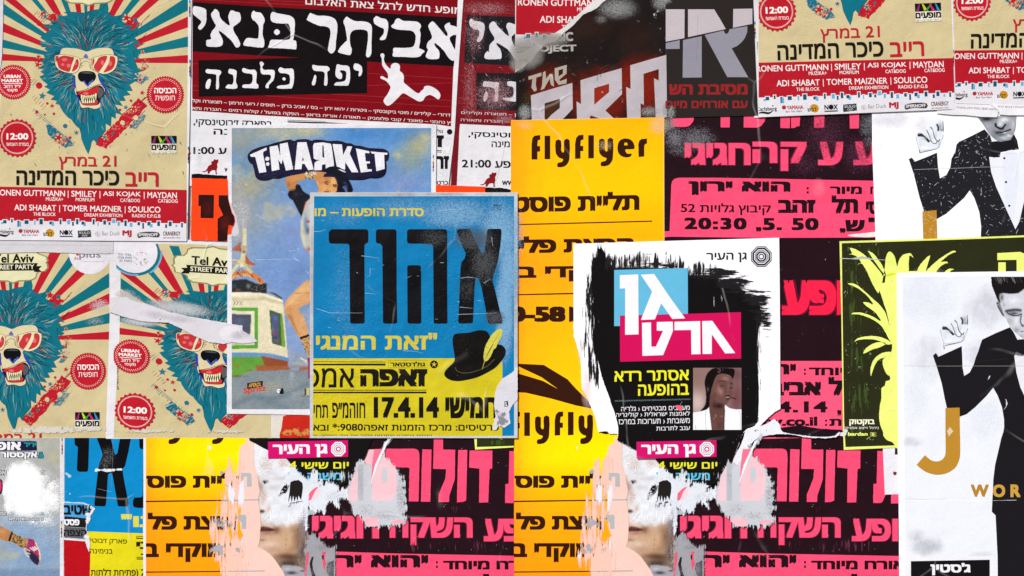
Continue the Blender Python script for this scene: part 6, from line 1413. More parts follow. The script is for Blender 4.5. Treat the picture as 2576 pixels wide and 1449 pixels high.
cp("66,1020 220,998 350,960 410,900 430,1050 460,1250 470,1392 66,1392", '#efeef2', .4); cp("750,840 780,880 860,930 1000,955 1108,950 1108,1392 735,1392 745,1000", '#f0eff3', .4)
C.line(P("345,980 330,1180 350,1392"), .9, '#7d7478', .3, .8); C.line(P("1045,955 1080,1100 1085,1392"), .9, '#9a9296', .3, .7); C.line(P("745,960 735,1100 730,1392"), 1.6, '#1b1214', .3); C.line(P("410,920 430,1050 470,1392"), 1, '#2b1c1c', .3); C.line(P("120,1290 126,1392"), .8, '#3a3236', .3)
cp('330,280 380,170 480,80 600,65 560,240 520,340 490,500 440,620 420,880 350,960 300,900 340,800 345,600 315,400', '#150f10', 1, .35)
fk = C.mask(P('560,210 700,190 890,250 925,380 915,640 860,740 800,830 740,860 750,1000 735,1390 470,1390 440,1150 420,900 440,620 490,500')); C.mix(C.blur(fk.astype(float), 1.0), '#3a2422', .40)
C.poly(P('600,420 660,520 700,600 680,660 600,560'), '#b98f86', 3, .5); C.poly(P('700,250 800,260 850,330 740,320'), '#b98f86', 3, .4)
C.to(p, 'small_portrait', M_CLEAN)
at(2, 1)
p.part('lettering').text('גן העיר', 1955, 1096, 2362, 1195, '#2a2630', .022, -.012); octo(p, 2508, 1133, 112, '#2a2630', '#eceaf2', '#2a2630')
gan_lower(p, 0)
at(2, 2); p.part('pink_scrap').add(rough(sm(P("1640,1185 1690,1180 1715,1215 1700,1240 1670,1225"), 2), .3, 1.5), '#e8647c'); p.parts[-1].add(stroke(P("1690,1180 1712,1140"), .5), '#c9c5cc')
p.flecks('paint_specks', 120, (1100, 750, 2400, 2300), .9, '#9b979c', elong=2, seed=51)
p.scuff('salmon_stain', [(750, 1040, 60, 260, .5), (690, 620, 40, 200, .3)], '#f3cfc6', SC_SOFT)
at(2, 3); p.scuff('white_strokes', [(1960, 440, 180, 90, .42), (1520, 620, 80, 80, .35)], '#cfd2da', SC_VERT)
at(2, 3)
q = Poster('paper_scrap', 'curved white torn lip of paper right of the magenta panel, under the web address', rough(sm(P("2330,60 2350,-20 2420,-50 2500,-60 2576,-90 2640,-130 2700,-60 2720,0 2900,30 3000,40 3130,50 3240,40 3290,0 3300,10 3260,50 3120,62 2950,52 2850,30 2700,20 2600,30 2500,50 2430,90 2390,150 2375,300 2300,330 2215,320 2250,230 2290,150"), 2), 1.0, 2.2), 5.4, '#e6e6ee', cat='paper scrap', mat=M_BARE, group='torn paper scraps')
q.scuff('grey_pulp', [(2400, 120, 40, 80, .5), (2560, 0, 200, 40, .4), (3000, 30, 160, 20, .4)], '#8d8f98', SC_MED)
shreds(0, 5.6, 'right')

# bear sheets at the upper right
mT = affine([((221, 386), (2137.7, 62.5)), ((43.8, 343.8), (1956, 26)), ((412, 364), (2334, 30)), ((445, 489.7), (2373, 161)), ((453.7, 588.5), (2388, 260)), ((36, 522), (1952, 210))])
at(3, 0)
p = Poster('party_poster', 'bear poster at the top right showing only the beard tip above the names and logos', P("-98,-60 1860,-60 1868,400 1878,800 1892,1100 1500,1120 0,1175 -96,1182 -100,600"), 4.0, '#dcdade', group='bear street party posters')
p.mp = mT; p.clip = P("-94,-60 1858,-60 1866,400 1876,800 1888,1098 -94,1180")
street_party(p, {'bg', 'bear', 'badge_noon', 'shows', 'title', 'band', 'foot', 'wear'}, seed=13, lite=True); p.mp = None
p.scuff('painted_sheen', [(150, 800, 420, 190, .42), (550, 690, 300, 110, .40), (800, 850, 300, 60, .30)], '#e6a2a6', SC_FINE)  # sheen on the left of this sheet, painted in pale pink
at(3, 0); mT2 = affine([((36, 522), (2436, 176)), ((43.8, 343.8), (2447, 2.5)), ((72.5, 582), (2473, 237.5)), ((41, 427), (2442, 84)), ((115.5, 500), (2515, 153))])
p = Poster('party_poster', 'bear poster at the top right corner, torn white foot above the dinner jacket man', P("1835,-60 2680,-60 2680,1162 2420,1162 2335,1155 2322,1118 2305,1182 2150,1178 1980,1160 1860,1158 1700,1142 1700,1090 1850,1000"), 3.4, '#dfdde2', group='bear street party posters')
p.mp = mT2; p.clip = P("1862,-60 2680,-60 2680,1160 1890,1040")
street_party(p, {'bg', 'bear', 'badge_noon', 'shows', 'title', 'band', 'foot', 'wear'}, seed=17, lite=True); p.mp = None; p.clip = None
at(3, 0)
pp = p.part('white_foot'); pp.add(P("1885,1030 2240,1045 2250,1070 2320,1110 2306,1180 2150,1176 1980,1158 1860,1156 1702,1141 1860,1100"), '#e2e1e6'); pp.add(P("2250,1045 2680,1060 2680,1160 2420,1160 2335,1153 2322,1118"), '#e6e5ea')
p.part('rule').add(P("1895,1040 2235,1050 2235,1054 1895,1044"), '#6a686e'); p.part('lettering').text('מהשעה 08:00 | מומלץ להגיע בתחבורה', 1895, 1066, 2300, 1098, '#55525a', .008, .05); p.part('lettering').text('ייסגר לתנועת רכבים החל', 2310, 1060, 2680, 1082, '#55525a', .008, .02)
p.part('crack').add(stroke(P("2240,1055 2262,1075 2315,1105 2325,1135"), .7), '#8d8a90')
reg_bars(p, [(1864, 500, 8)])

# men in black
JX = "1660,680 1690,652 1715,690 1950,590 1958,800 1975,882 2030,850"
def suit(p, pts, shirt, lapels):
    s_ = p.part('printed_jacket'); s_.add(pts, '#201f25')
at(3, 1)
p = Poster('tuxedo_poster', 'scratched white poster of man in black dinner jacket, above the green pineapple poster', P("1050,-330 1052,0 1070,500 1090,1040 2680,1040 2680,-330"), 1.8, '#f8f8fc', cat='poster', mat=M_CLEAN, group='dinner jacket posters')
p.scuff('grey_wash', [(1250, -250, 260, 120, .5), (1600, -200, 200, 120, .4), (1150, 0, 60, 300, .2), (1500, 760, 300, 60, .2)], '#ccc9d6', SC_SOFT)
fr(3488, 448, 608, 2576)
top = P("1410,720 1440,550 1480,505 1700,400 1915,290 2010,400 2040,500 2140,490 2330,460 2415,370 2470,480 2500,630 2330,655 2190,680 2172,765 2110,768 2010,760")
at(3, 1)
J = P("1890,0 1885,80 1850,150 1840,230 1800,310 1735,345 1715,230 1705,85 1600,130 1485,175 1450,135 1420,150 1470,300 1530,540 1570,665 1560,760 1700,757 1800,700 1980,540 2035,465 2080,540 2130,680 2150,830 2140,1040 2680,1040 2680,400 2576,600 2535,780 2495,858 2400,650 2300,430 2250,280 2230,130")
s_ = p.part('printed_jacket'); s_.add(top[0:1] + top[1:] + J[::-1], '#222126')
sh = p.part('printed_shirt'); sh.add(P("2230,130 2340,138 2345,95 2530,70 2680,60 2680,380 2576,600 2535,780 2495,858 2400,650 2300,430 2250,280"), '#e6e8f1')
sh.add(sm(P("2380,95 2500,75 2530,300 2500,620 2470,780 2400,600 2370,300")), '#dfe2ee')
for x, y in ((2383, 142), (2400, 382), (2433, 620)): sh.add(circ(*P([(x, y)])[0], 2.9, 12), '#1a191d', lv=p.lv + 1)
p.lv += 1
p.part('gold_letter').add(P("1558,678 1700,665 1712,1040 1568,1040"), '#b8832a')
p.flecks('scratches', 360, (1400, -150, 2576, 940), 1.7, '#b4b8be', elong=6, mask=top + J[::-1], seed=61)
p.flecks('scratches', 60, (1560, 680, 1700, 940), 1.6, '#e6d9b8', elong=4, seed=62)
fr(3488, 448, 608, 2576)
def hand(C):
    cp("740,400 760,350 900,300 1000,250 1090,200 1180,130 1215,160 1222,390 1190,480 1160,570 1110,620 820,695 800,640 770,520", '#e1e4ee', .5, n=2)
    C.blob(1165, 240, 38, 70, '#8f949e', .8); C.blob(1180, 300, 34, 26, '#5e636c', .7); C.line(P("1105,200 1130,260 1125,320"), 4, '#23252a', .6); C.line(P("1210,160 1216,330"), 2.2, '#3a3c42', .5, .8)
    cp("780,370 850,360 900,400 980,470 1000,490 965,515 920,470 880,420 780,410", '#1b1c20', .4, n=1); C.line(P("930,300 970,380 1000,470 1040,525 1090,530 1110,490"), 1.8, '#1b1c20', .3); C.line(P("990,250 1030,290 1060,400 1080,450 1130,495 1155,460"), 2.2, '#1b1c20', .3)
    C.blob(900, 440, 70, 50, '#aeb2bd', .6); C.blob(1010, 420, 30, 80, '#c3c7d1', .6); C.blob(1090, 400, 24, 90, '#b9bdc8', .6); C.blob(830, 520, 40, 120, '#cfd3dd', .7); C.blob(1150, 540, 40, 60, '#b5b9c4', .7); C.blob(960, 650, 150, 18, '#9a9eaa', .6)
    C.line(P("750,420 780,560 815,660"), 1, '#5a5d66', .3); C.line(P("1220,390 1185,500 1150,580 1100,620"), 1.2, '#5a5d66', .4); C.line(P("830,685 960,655 1105,622"), 1.6, '#3a3c44', .4)
    C.blob(980, 460, 14, 30, '#f2f4fa', .9); C.blob(1078, 490, 20, 26, '#f2f4fa', .9); C.blob(1120, 440, 20, 30, '#f4f6fb', .9); C.blob(1030, 330, 40, 60, '#eceff6', .6); C.blob(900, 610, 120, 40, '#f6f8fd', .6); C.line(P("780,350 830,380"), .8, '#333', .3); C.line(P("800,345 860,375"), .8, '#333', .3)
(x0, y0), (x1, y1) = P("735,120 1230,705")
C = Canvas(x0, y0, x1, y1, .9, '#e9ebf3'); hand(C); C.keep = C.mask(sm(P("738,400 755,350 900,300 1000,120 1215,125 1226,390 1190,490 1160,580 1115,628 818,702 798,640 765,520"), 2)); C.to(p, 'printed_hand')
p.part('cuff_line').add(P("803,625 818,640 828,700 815,702"), '#1b1c20')
(x0, y0), (x1, y1) = P("1750,60 2480,515")
C = Canvas(x0, y0, x1, y1, .9, '#8f9099'); b = C.blob
b(1950, 120, 120, 40, '#1d1e22', .95); b(1850, 180, 50, 60, '#6a6c75', .8); b(1980, 230, 90, 70, '#a9acb6', .8); b(2250, 130, 110, 60, '#e8ebf4', .95); b(2400, 220, 60, 120, '#c5c8d2', .8); b(2180, 200, 60, 60, '#dfe2ec', .9)
b(2110, 210, 16, 40, '#2c2d33', .9, a=.2); C.line(P("2095,190 2110,240 2180,275 2230,260 2275,200"), 4, '#17181c', .6); C.line(P("2150,270 2200,285 2240,275"), 5, '#26272c', .8); b(2145, 330, 110, 20, '#3b3d44', .7)
C.line(P("2095,355 2180,350 2270,325 2365,290"), 3, '#14151a', .5); b(2260, 345, 40, 10, '#e2e4ec', .9); b(2190, 385, 90, 20, '#4e5058', .8); b(2250, 440, 80, 40, '#b9c4ce', .9); b(2330, 400, 60, 30, '#dfe5ee', .8); b(2230, 480, 70, 20, '#6d747e', .7); b(2080, 400, 60, 90, '#7b7e88', .8); b(2440, 330, 22, 130, '#5b5e66', .8); b(2000, 320, 50, 90, '#a0a3ad', .6)
C.line(P("2270,130 2290,170 2370,230 2400,300"), 1.6, '#9a9da6', 1, .7); C.keep = C.mask(P("1755,62 2462,62 2455,200 2440,310 2415,375 2360,470 2280,508 2180,508 2120,485 2030,420 1960,330 1880,200 1810,110")); C.noise(.1, 4, seed=6); C.to(p, 'printed_face')
p.part('printed_collar').add(sm(P("2003,385 2120,488 2045,500"), 1), '#e6e8f0'); p.part('bow_tie').add(sm(P("2050,520 2200,500 2380,470 2420,520 2480,600 2300,640 2170,690 2110,765 2030,740"), 2), '#1b1a1f')
p.part('fold_line').add(stroke(P("720,975 1080,960 1340,955 1900,930 2250,930"), .7), '#b9bac4')
at(3, 1)

# pineapple poster
p = Poster('pineapple_poster', 'dark green poster with a lime yellow pineapple and lime border', P("722,978 1600,955 2680,915 2680,1449 2680,3000 1400,3050 765,3080 758,2900 740,1700"), 3.0, '#e6ef78', cat='poster', mat=M_SPECK)
p.part('printed_background').add(P("744,998 1600,972 2680,934 2680,3020 1400,3030 782,3050 768,2800 752,1700"), '#2b2c19')
p.scuff('green_texture', [(1050, 1080, 160, 120, .45), (850, 1350, 120, 330, .45), (870, 1700, 130, 300, .50), (900, 2100, 160, 300, .45), (930, 2550, 180, 260, .48), (900, 2900, 150, 100, .5)], '#3c4c20', SC_VERT)
g = p.part('printed_pineapple'); LM = '#e9f37c'
def saw(pts, seed=1): return rough(sm(P(pts), 3), .55, 1.5)
for q in ("828,1045 910,1072 990,1130 1060,1200 1110,1260 1160,1338 1130,1449 1110,1500 1060,1420 1000,1290 950,1205 905,1210 940,1195 905,1140 850,1112 810,1112 850,1100", "1005,1075 1060,1100 1110,1160 1150,1220 1192,1318 1150,1285 1080,1190 1030,1110",
          "1165,1400 1178,1250 1190,1130 1225,1080 1265,1110 1285,1160 1302,1235 1320,1170 1360,1115 1425,1098 1450,1115 1465,1145 1425,1128 1418,1300 1418,1449 1300,1500", "1495,1300 1540,1205 1632,1117 1612,1200 1580,1300 1560,1340 1480,1340", "1590,1300 1650,1220 1750,1140 1830,1090 1870,1072 1895,1085 1830,1110 1770,1160 1740,1185 1800,1182 1812,1200 1790,1202 1740,1230 1680,1300 1640,1360",
          "1780,1290 1830,1255 1875,1262 1840,1275 1800,1340"): g.add(saw(q), LM, lv=p.lv + 1)
p.lv += 1
at(3, 2)
for q in ("800,-45 880,-40 960,20 1060,110 1130,175 1200,290 1250,558 1150,390 1040,310 930,268 846,264 862,248 950,250 1060,290 1138,335 1090,255 1010,195 958,146 1010,145 1060,163 1000,80 900,0", "870,543 900,510 970,488 1080,485 1180,510 1252,560 1185,565 1120,530 1020,515 920,520", "965,662 985,610 1060,560 1130,545 1187,560 1130,595 1050,620", "1038,888 1035,800 1070,715 1150,655 1240,643 1185,690 1120,720 1080,770 1052,840"): g.add(saw(q), LM, lv=p.lv + 1)
p.lv += 1
g.add(rough(sm(P("1340,-160 1100,-80 1110,0 1130,40 1165,150 1195,240 1212,317 1230,420 1250,555 1242,645 1185,690 1155,730 1165,800 1195,865 1230,893 1226,930 1190,937 1175,985 1142,1012 1145,1100 1128,1180 1120,1300 1132,1380 1160,1449 1165,1490 1200,1530 1250,1548 1400,1552 1400,0"), 2), .5, 1.6), LM)
g.add(P("1300,-100 1700,-100 1700,-170 1420,-170 1300,-160"), LM)
g.add(P("1340,-150 1180,-110 1150,-116 1190,-134 1230,-150"), '#c9e61e')
at(3, 1)
for q in ("1160,1338 1188,1308 1178,1395 1150,1400",): g.add(P(q), '#2b2c19')
p.part('headline').add([P("2310,1098 2540,1085 2600,1110 2625,1160 2625,1449 2505,1449 2505,1165 2310,1168")], LM); p.parts[-1].add(P("2320,1190 2395,1190 2395,1449 2320,1449"), LM)
at(3, 2); p.part('lettering').text('בוקטוק', 820, 1322, 1075, 1388, '#eceacb', .045); p.part('lettering').text('ניהול וייצוג אמנים', 782, 1392, 1115, 1420, '#dfe0d0', .012)
at(3, 3); p.part('lettering').text('bardan', 805, 2, 1005, 38, LM, .04); lg = p.part('sponsor_logo'); bx = P("1032,5 1088,8 1085,45 1032,42"); lg.add(stroke(bx + bx[:1], .8), LM); lg.text('B', 1045, 12, 1075, 38, LM, .03); lg.add(stroke(P("1030,50 1010,60 995,75"), .8), LM)
p.scuff('torn_patch', [(740, 20, 60, 30, .9), (770, -10, 40, 30, .7)], '#dcdce4', SC_MED)
at(3, 1); p.part('crack').add(rough(P("722,1148 850,1150 950,1128 1050,1155 1195,1165 1195,1170 1040,1165 960,1155 900,1160 722,1154"), .4, 3), '#b4b7b4')
p.flecks('scratches', 190, (770, 1000, 1250, 3000), 1.5, '#aeb9a4', elong=4, seed=71)
at(3, 3)
p = Poster('paper_slip', 'small white paper slip with rust mark, under the pineapple poster corner', P("1158,140 1330,135 1330,627 1180,632"), 2.0, '#e4e2ea', cat='paper slip', mat=M_BARE)
p.part('rust_mark').add(rough(sm(P("1262,395 1272,405 1295,400 1298,425 1280,438 1265,428"), 2), .3, 1), '#7a2318'); p.part('black_print').add(P("1280,165 1306,163 1308,228 1280,230"), '#1b1a1d')
at(3, 1)
p = Poster('tuxedo_poster', 'tall white poster of man in black dinner jacket with large gold letter and gold text', P("1296,1297 2680,1278 2680,4500 1322,4500 1310,2900 1300,2000"), 4.4, '#f6f5fa', cat='poster', mat=M_CLEAN, group='dinner jacket posters')
b = p.part('photo_background')
b.add(P("1356,1340 2680,1318 2680,4500 1385,4500 1372,2900 1360,2000"), '#e7e9f1')
at(3, 2)
p.scuff('grey_wash', [(2200, 200, 260, 260, .55), (1600, 700, 200, 300, .35), (2100, 650, 160, 160, .4)], '#c9c7d4', SC_SOFT); p.scuff('white_wash', [(1600, 100, 330, 330, .62), (2180, 1300, 200, 240, .6), (1500, 1100, 160, 300, .5)], '#eef2f9', SC_SOFT)
at(3, 3); p.scuff('grey_wash', [(1600, 1150, 200, 120, .5), (1500, 1050, 120, 90, .45), (1450, 100, 140, 60, .4), (2150, 1250, 160, 60, .35)], '#a9abb4', SC_SOFT)
at(3, 2)
o = P("1660,680 1690,652 1715,692 1830,640 1950,585 1955,700 1958,800 1975,884 2030,850 2070,770 2090,700 2115,640 2140,560 2155,520 2178,508 2300,450 2435,395 2470,440 2500,500 2510,520 2600,512 2680,505 2680,680 2490,672 2478,682 2500,850 2540,1000 2680,1300 2680,3200")
at(3, 3); o += P("2290,1500 2312,1449 2310,1250 2290,840 2252,802 2262,600 2268,470 2285,330 2330,140 2345,70 2368,0")
at(3, 2); o += P("2376,1400 2375,1320 2355,1200 2310,1080 2266,1003 2200,1085 2090,1195 2000,1270 1930,1295 1800,1207 1780,1120 1748,960 1700,800")
p.part('printed_jacket').add(o, '#1c1a1e')
s_ = p.part('printed_shirt'); s_.add(P("2478,682 2492,672 2600,690 2680,690 2680,1300 2540,1000 2500,850"), '#e2e2ea'); s_.add(sm(P("2490,665 2500,640 2560,672 2576,685 2510,680"), 2), '#5e5e66')
g = p.part('gold_letter')
at(3, 3); g.add(P("1785,-241 1928,-246") + sm(P("1932,0 1935,200 1922,290 1880,365 1800,415 1700,432 1600,407 1540,370 1495,330"), 3, False) + sm(P("1580,232 1630,277 1680,296 1730,290 1770,258 1787,200 1786,0"), 3, False), '#b9872f')
p.part('crack').add(rough(P("1800,-5 1830,-50 1865,-10 1820,45 1810,10"), .4, 2), '#d8c9a4')
h = p.part('gold_lettering')
for c, s0, x0, x1 in (('#b0802c', 'W', 2040, 2222), ('#c89a40', 'O', 2262, 2387), ('#c89a40', 'R', 2440, 2542), ('#c89a40', 'L', 2610, 2700)): h.text(s0, x0, 528, x1, 656, c, .045, lv=p.lv + 1)
p.lv += 1
w = p.part('name_box'); w.add(P("1405,1262 2275,1245 2275,1600 1405,1600"), '#e9e8ee'); w.add(P("1438,1300 2232,1285 2232,1600 1438,1600"), '#151315'); p.part('lettering').text("ג'סטין", 1635, 1318, 2038, 1442, '#eceaf0', .045)
f_ = p.part('fold_line')
f_.add(rough(P("1375,684 1550,690 1700,680 2000,690 2260,690 2500,684 2500,687 2000,695 1700,686 1550,696 1375,688"), .2, 3), '#f7f7fb'); f_.add(stroke(P("1375,672 1560,678 1800,674"), .5), '#9b9ca6'); at(3, 2); f_.add(stroke(P("1360,782 1600,786 2050,785 2576,785"), .7), '#a89f9d')
f_.add(stroke(P("2095,745 2300,720 2420,712"), .5), '#3a383c')
for q in ("2210,925 2225,885 2238,882 2230,905", "2365,1235 2395,1190 2395,1130 2385,1115 2400,1125 2412,1165 2395,1200"): f_.add(rough(P(q), .2, 2), '#cfd0d6')
fr(3680, 1080, 416, 1435)
def F4(s_): return P(s_)
(x0, y0), (x1, y1) = P("270,600 690,1100"); k0 = (FX, FY, FK)
C = Canvas(x0, y0, x1, y1, .9, '#e2e4ec')
# same hand, smaller frame
fr(3680 + 0 - 24.6 * 1, 1080, 1, 1); FX, FY, FK = k0[0], k0[1], k0[2]
A_ = (273 - 740 * .806) ; B_ = (850 - 395 * .806)
FX, FY, FK = k0[0] + A_ * k0[2], k0[1] + (860 - 470 * .806 - 0) * k0[2] + 10 * k0[2], k0[2] * .806
hand(C); C.keep = C.mask(sm(P("738,400 755,350 900,300 1000,200 1120,120 1220,150 1228,390 1190,490 1160,580 1115,628 818,702 798,640 765,520"), 2)); C.to(p, 'printed_hand')
FX, FY, FK = k0
p.part('cuff_line').add(P("322,1030 332,1040 342,1092 330,1094"), '#1b1c20')
(x0, y0), (x1, y1) = P("970,88 1530,1010")
C = Canvas(x0, y0, x1, y1, .9, '#b3b5be'); b = C.blob
cp("970,90 1530,90 1530,230 1440,260 1360,320 1250,330 1130,315 1110,460 1075,430 1030,320 990,220 970,130", '#1b1617', .6); 
for i in range(26):
    x = R.uniform(1010, 1400); C.line(P([(x, 95), (x + R.uniform(5, 20), 130), (x + R.uniform(20, 50), R.uniform(150, 200))]), R.uniform(.5, 1.1), R.choice(['#8f949c', '#5a5c62', '#c3c8d0']), .4, .7)
cp("1100,330 1250,335 1360,320 1435,265 1530,240 1530,1010 1430,960 1330,880 1240,770 1170,640 1130,520 1110,450", '#c9cbd4', 1.5, n=2); b(1300, 420, 120, 60, '#e4e6ee', .85); b(1130, 380, 30, 60, '#5a5a60', .85); b(1160, 480, 30, 40, '#9a9ca4', .6)
C.line(P("1175,570 1260,555 1330,550 1400,560"), 6, '#3a3a40', 1.6); b(1290, 600, 90, 36, '#3e3f46', .9); C.line(P("1200,590 1270,625 1340,632 1390,610"), 2.4, '#17181c', .6); b(1260, 592, 40, 10, '#7b7d86', .8); b(1240, 700, 60, 60, '#a4a7b0', .7); b(1330, 700, 40, 80, '#dcdfe8', .8); C.line(P("1400,600 1385,700 1395,740 1420,770"), 3.2, '#3c3d44', 1, .8); b(1420, 770, 26, 16, '#26272c', .8); b(1330, 830, 60, 50, '#8b8e98', .8); b(1410, 850, 26, 10, '#2c2d33', .8); b(1400, 920, 60, 40, '#9a9da8', .7)
cp("1045,440 1080,440 1110,480 1140,560 1165,640 1140,625 1100,560 1060,490", '#7f828b', .6, n=2); C.line(P("1055,450 1085,470 1080,500 1110,560 1150,630"), 2, '#1c1d21', .6); b(1080, 480, 10, 16, '#cfd2da', .7)
C.keep = C.mask(rough(P("974,92 1530,90 1530,1010 1440,965 1330,882 1240,785 1170,650 1150,645 1100,590 1060,500 1045,440 1075,436 1030,325 990,220 985,170"), .5, 2)); C.noise(.1, 4, seed=9); C.to(p, 'printed_face')
p.part('printed_collar').add(P("1312,862 1345,905 1400,950 1340,958 1325,900"), '#e2e3ea')

# ------------------------------------------------------------------ lower left block
at(0, 3)
p = Poster('bicycle_fair_poster', 'grey-blue photo poster with striped shoe and leopard sock, middle painted glare-white, lower left corner', P("-80,60 648,60 640,700 635,1550 -80,1550"), 3.0, '#dbd9df', cat='poster', mat=M_GLOSS)
(x0, y0), (x1, y1) = P("-60,61 601,1510")
C = Canvas(x0, y0, x1, y1, 1.5, '#8fa3ba'); C.C[:] = C.g('#a7a9a9'); b = C.blob
b(450, 150, 260, 200, '#b4b5ac', .9); b(540, 260, 60, 80, '#b7b288', .7); b(200, 1000, 600, 200, '#8fa9c6', .95); b(300, 1250, 600, 260, '#7c9cc4', .95); b(50, 1250, 120, 60, '#aab0a0', .8); b(150, 1240, 60, 50, '#b9ae8c', .6); b(30, 1180, 60, 60, '#98a0a0', .8)
cp("-60,1375 601,1385 601,1510 -60,1510", '#6a84a6', 4, .8)
cp("-60,905 0,945 60,975 120,1010 100,1100 60,1105 0,1080 -60,1060", '#b87c4e', .8); b(20, 1000, 60, 30, '#d0966a', .7); cp("112,1000 130,1010 100,1105 78,1095", '#191722', .5)
cp("128,1012 200,1050 290,1085 285,1130 250,1180 200,1160 140,1120 100,1105", '#bd9560', .5)
for i in range(90):
    x, y = R.uniform(120, 280), R.uniform(1030, 1165)
    if inside(P("128,1015 200,1050 290,1085 280,1140 245,1175 200,1160 140,1120 102,1103"), *P([(x, y)])[0]): b(x, y, R.uniform(4, 9), R.uniform(4, 10), '#2b1a12', .95)
cp("285,1070 320,1080 350,1090 380,1150 405,1220 405,1290 395,1330 380,1345 360,1335 320,1290 285,1240 255,1190 270,1140", '#a02f66', .6); cp("345,1085 365,1120 395,1190 408,1240 405,1290 385,1342 375,1345 395,1270 385,1200 350,1120", '#d9c8a4', .5)
cp("270,1180 310,1200 370,1250 395,1300 380,1342 350,1330 310,1290 280,1240", '#2a2440', .8); C.line(P("245,1170 255,1220 290,1260"), 5, '#c9c2b8', .6); C.line(P("260,1180 300,1200"), 3, '#c9c2b8', .5); C.line(P("265,1215 300,1230"), 3, '#c9c2b8', .5)
for d in (0, 22, 44): C.line(P([(300 + d * .9, 1165 - d * .3), (345 + d * .6, 1200 - d * .4)]), 2.6, '#e4d8d4', .4)
T = C.noise(.10, 10, seed=14)
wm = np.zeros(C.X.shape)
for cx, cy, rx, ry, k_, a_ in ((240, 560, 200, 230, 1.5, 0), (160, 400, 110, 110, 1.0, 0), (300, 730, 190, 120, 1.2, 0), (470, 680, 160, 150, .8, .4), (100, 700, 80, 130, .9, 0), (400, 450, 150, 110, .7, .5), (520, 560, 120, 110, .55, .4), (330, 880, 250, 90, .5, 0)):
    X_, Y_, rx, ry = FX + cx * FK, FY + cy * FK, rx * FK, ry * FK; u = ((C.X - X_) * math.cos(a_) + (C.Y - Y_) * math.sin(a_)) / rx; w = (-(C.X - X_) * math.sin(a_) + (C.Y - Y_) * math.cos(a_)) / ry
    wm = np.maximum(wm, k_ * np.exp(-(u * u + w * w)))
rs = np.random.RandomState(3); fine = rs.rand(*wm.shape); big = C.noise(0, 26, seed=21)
C.mix(np.clip((wm + (big - .5) * .7 + (fine - .5) * .35 - .34) / .30, 0, 1), '#fafafc'); C.to(p, 'printed_photograph', M_GLOSS)  # blown-out glare mixed into the print colours as white
def otext(s_, x0, y0, x1, y1, c, k=7): p.part('lettering_outline').text(s_, x0 - k, y0 - k, x1 + k, y1 + k, '#151733', .11); p.part('lettering').text(s_, x0, y0, x1, y1, c, .045)
p.clip = P("-80,60 601,60 601,1510 -80,1510")
p.part('lettering_block').add(rough(P("-60,90 365,92 370,190 -60,190"), .6, 3), '#17193a')
otext('יריד', 238, 106, 360, 152, '#1d8f98'); otext('אופנ', -110, 100, 208, 182, '#e9e7ee'); otext('אקססור', 0, 205, 372, 275, '#e9e7ee'); otext('&', 388, 205, 436, 262, '#1d8f98')
otext('אפנ', -60, 385, 60, 432, '#b9bac2', 4); otext('ת', 396, 392, 440, 432, '#b9bac2', 4); otext('דובנוב 8 ת״א', 85, 862, 435, 892, '#c9cad2', 4); otext('תערוכה דה', -60, 805, 60, 838, '#c9cad2', 4); otext('כניסה', 320, 808, 435, 836, '#7fb0c0', 3)
p.part('pink_lettering').add(sm(P("-40,470 10,480 25,520 22,590 5,625 -40,630"), 2), '#151733'); p.parts[-1].add(sm(P("-40,490 5,495 12,530 10,580 -5,605 -40,610"), 2), '#d42a62')
p.clip = None
mm_ = P("-60,61 601,61 601,1510 -60,1510")
p.scuff('painted_glare', [(240, 560, 230, 300, 1.3), (300, 730, 240, 140, 1.0)], '#f9f9fb', SC_CLOUD, mask=mm_)  # second layer of the painted glare, soft white over the lettering
at(0, 3); reg_bars(p, [(617, 60, 12), (611, 895, 12)])
p = Poster('concert_flyer', 'narrow blue and yellow poster with black Hebrew letters, red block at its lower left', P("640,60 1466,60 1466,1550 632,1550"), 2.6, '#e2e0e6', cat='poster', mat=M_MATT)
p.part('printed_background').add(P("648,60 1440,60 1436,1022 872,1002 900,1550 640,1550"), '#0c86c4')
p.part('yellow_panel').add(P("874,1003 1437,1024 1437,1550 896,1550 900,1250"), '#ddd01c')
h = p.part('headline')
for q in ("745,60 895,60 886,370 880,395 865,403 795,402 775,392 770,370 780,155 765,140 748,130", "970,60 1110,60 1155,232 1178,216 1205,60 1316,60 1290,200 1255,345 1230,372 1238,440 1290,715 1288,742 1275,752 1192,750 1182,740 1130,440 1118,415 1105,412 1085,430 1065,720 1060,742 1048,750 955,748 946,738 946,715 978,430 995,320 1028,240 1022,200",
          "1398,70 1440,66 1440,175 1412,172 1400,150", "1440,210 1432,640 1420,658 1348,662 1336,690 1333,730 1345,758 1380,765 1440,766"): h.add(P(q), '#0f0e12', lv=p.lv + 1)
p.lv += 1
p.part('lettering').text('נו"', 1215, 828, 1520, 958, '#d6cf4c', .045)
p.clip = P("640,60 1440,60 1438,1550 632,1550")
p.part('lettering').text('פארק ז׳בוטי', 908, 1072, 1275, 1132, '#17150f', .012, .03); p.part('lettering').text('בנימינה', 903, 1178, 1130, 1224, '#17150f', .012, .01)
p.part('lettering').text('21 (פתיחת דלתות', 910, 1375, 1480, 1470, '#17150f', .022, .0)
r_ = p.part('rule')
for q in ("1365,1048 1440,1050 1440,1056 1365,1054", "1367,1064 1440,1068 1440,1078 1367,1076", "1370,1260 1440,1258 1440,1266 1370,1266", "1372,1274 1440,1274 1440,1286 1372,1284", "1415,1225 1440,1225 1440,1240 1415,1240"): r_.add(P(q), '#17150f', lv=p.lv + 1)
p.lv += 1; p.part('lettering').text('ני', 1368, 1105, 1480, 1180, '#17150f', .06)
p.part('red_block').add(rough(P("640,1085 896,1106 905,1200 900,1550 640,1550"), .4, 3), '#b3101c')
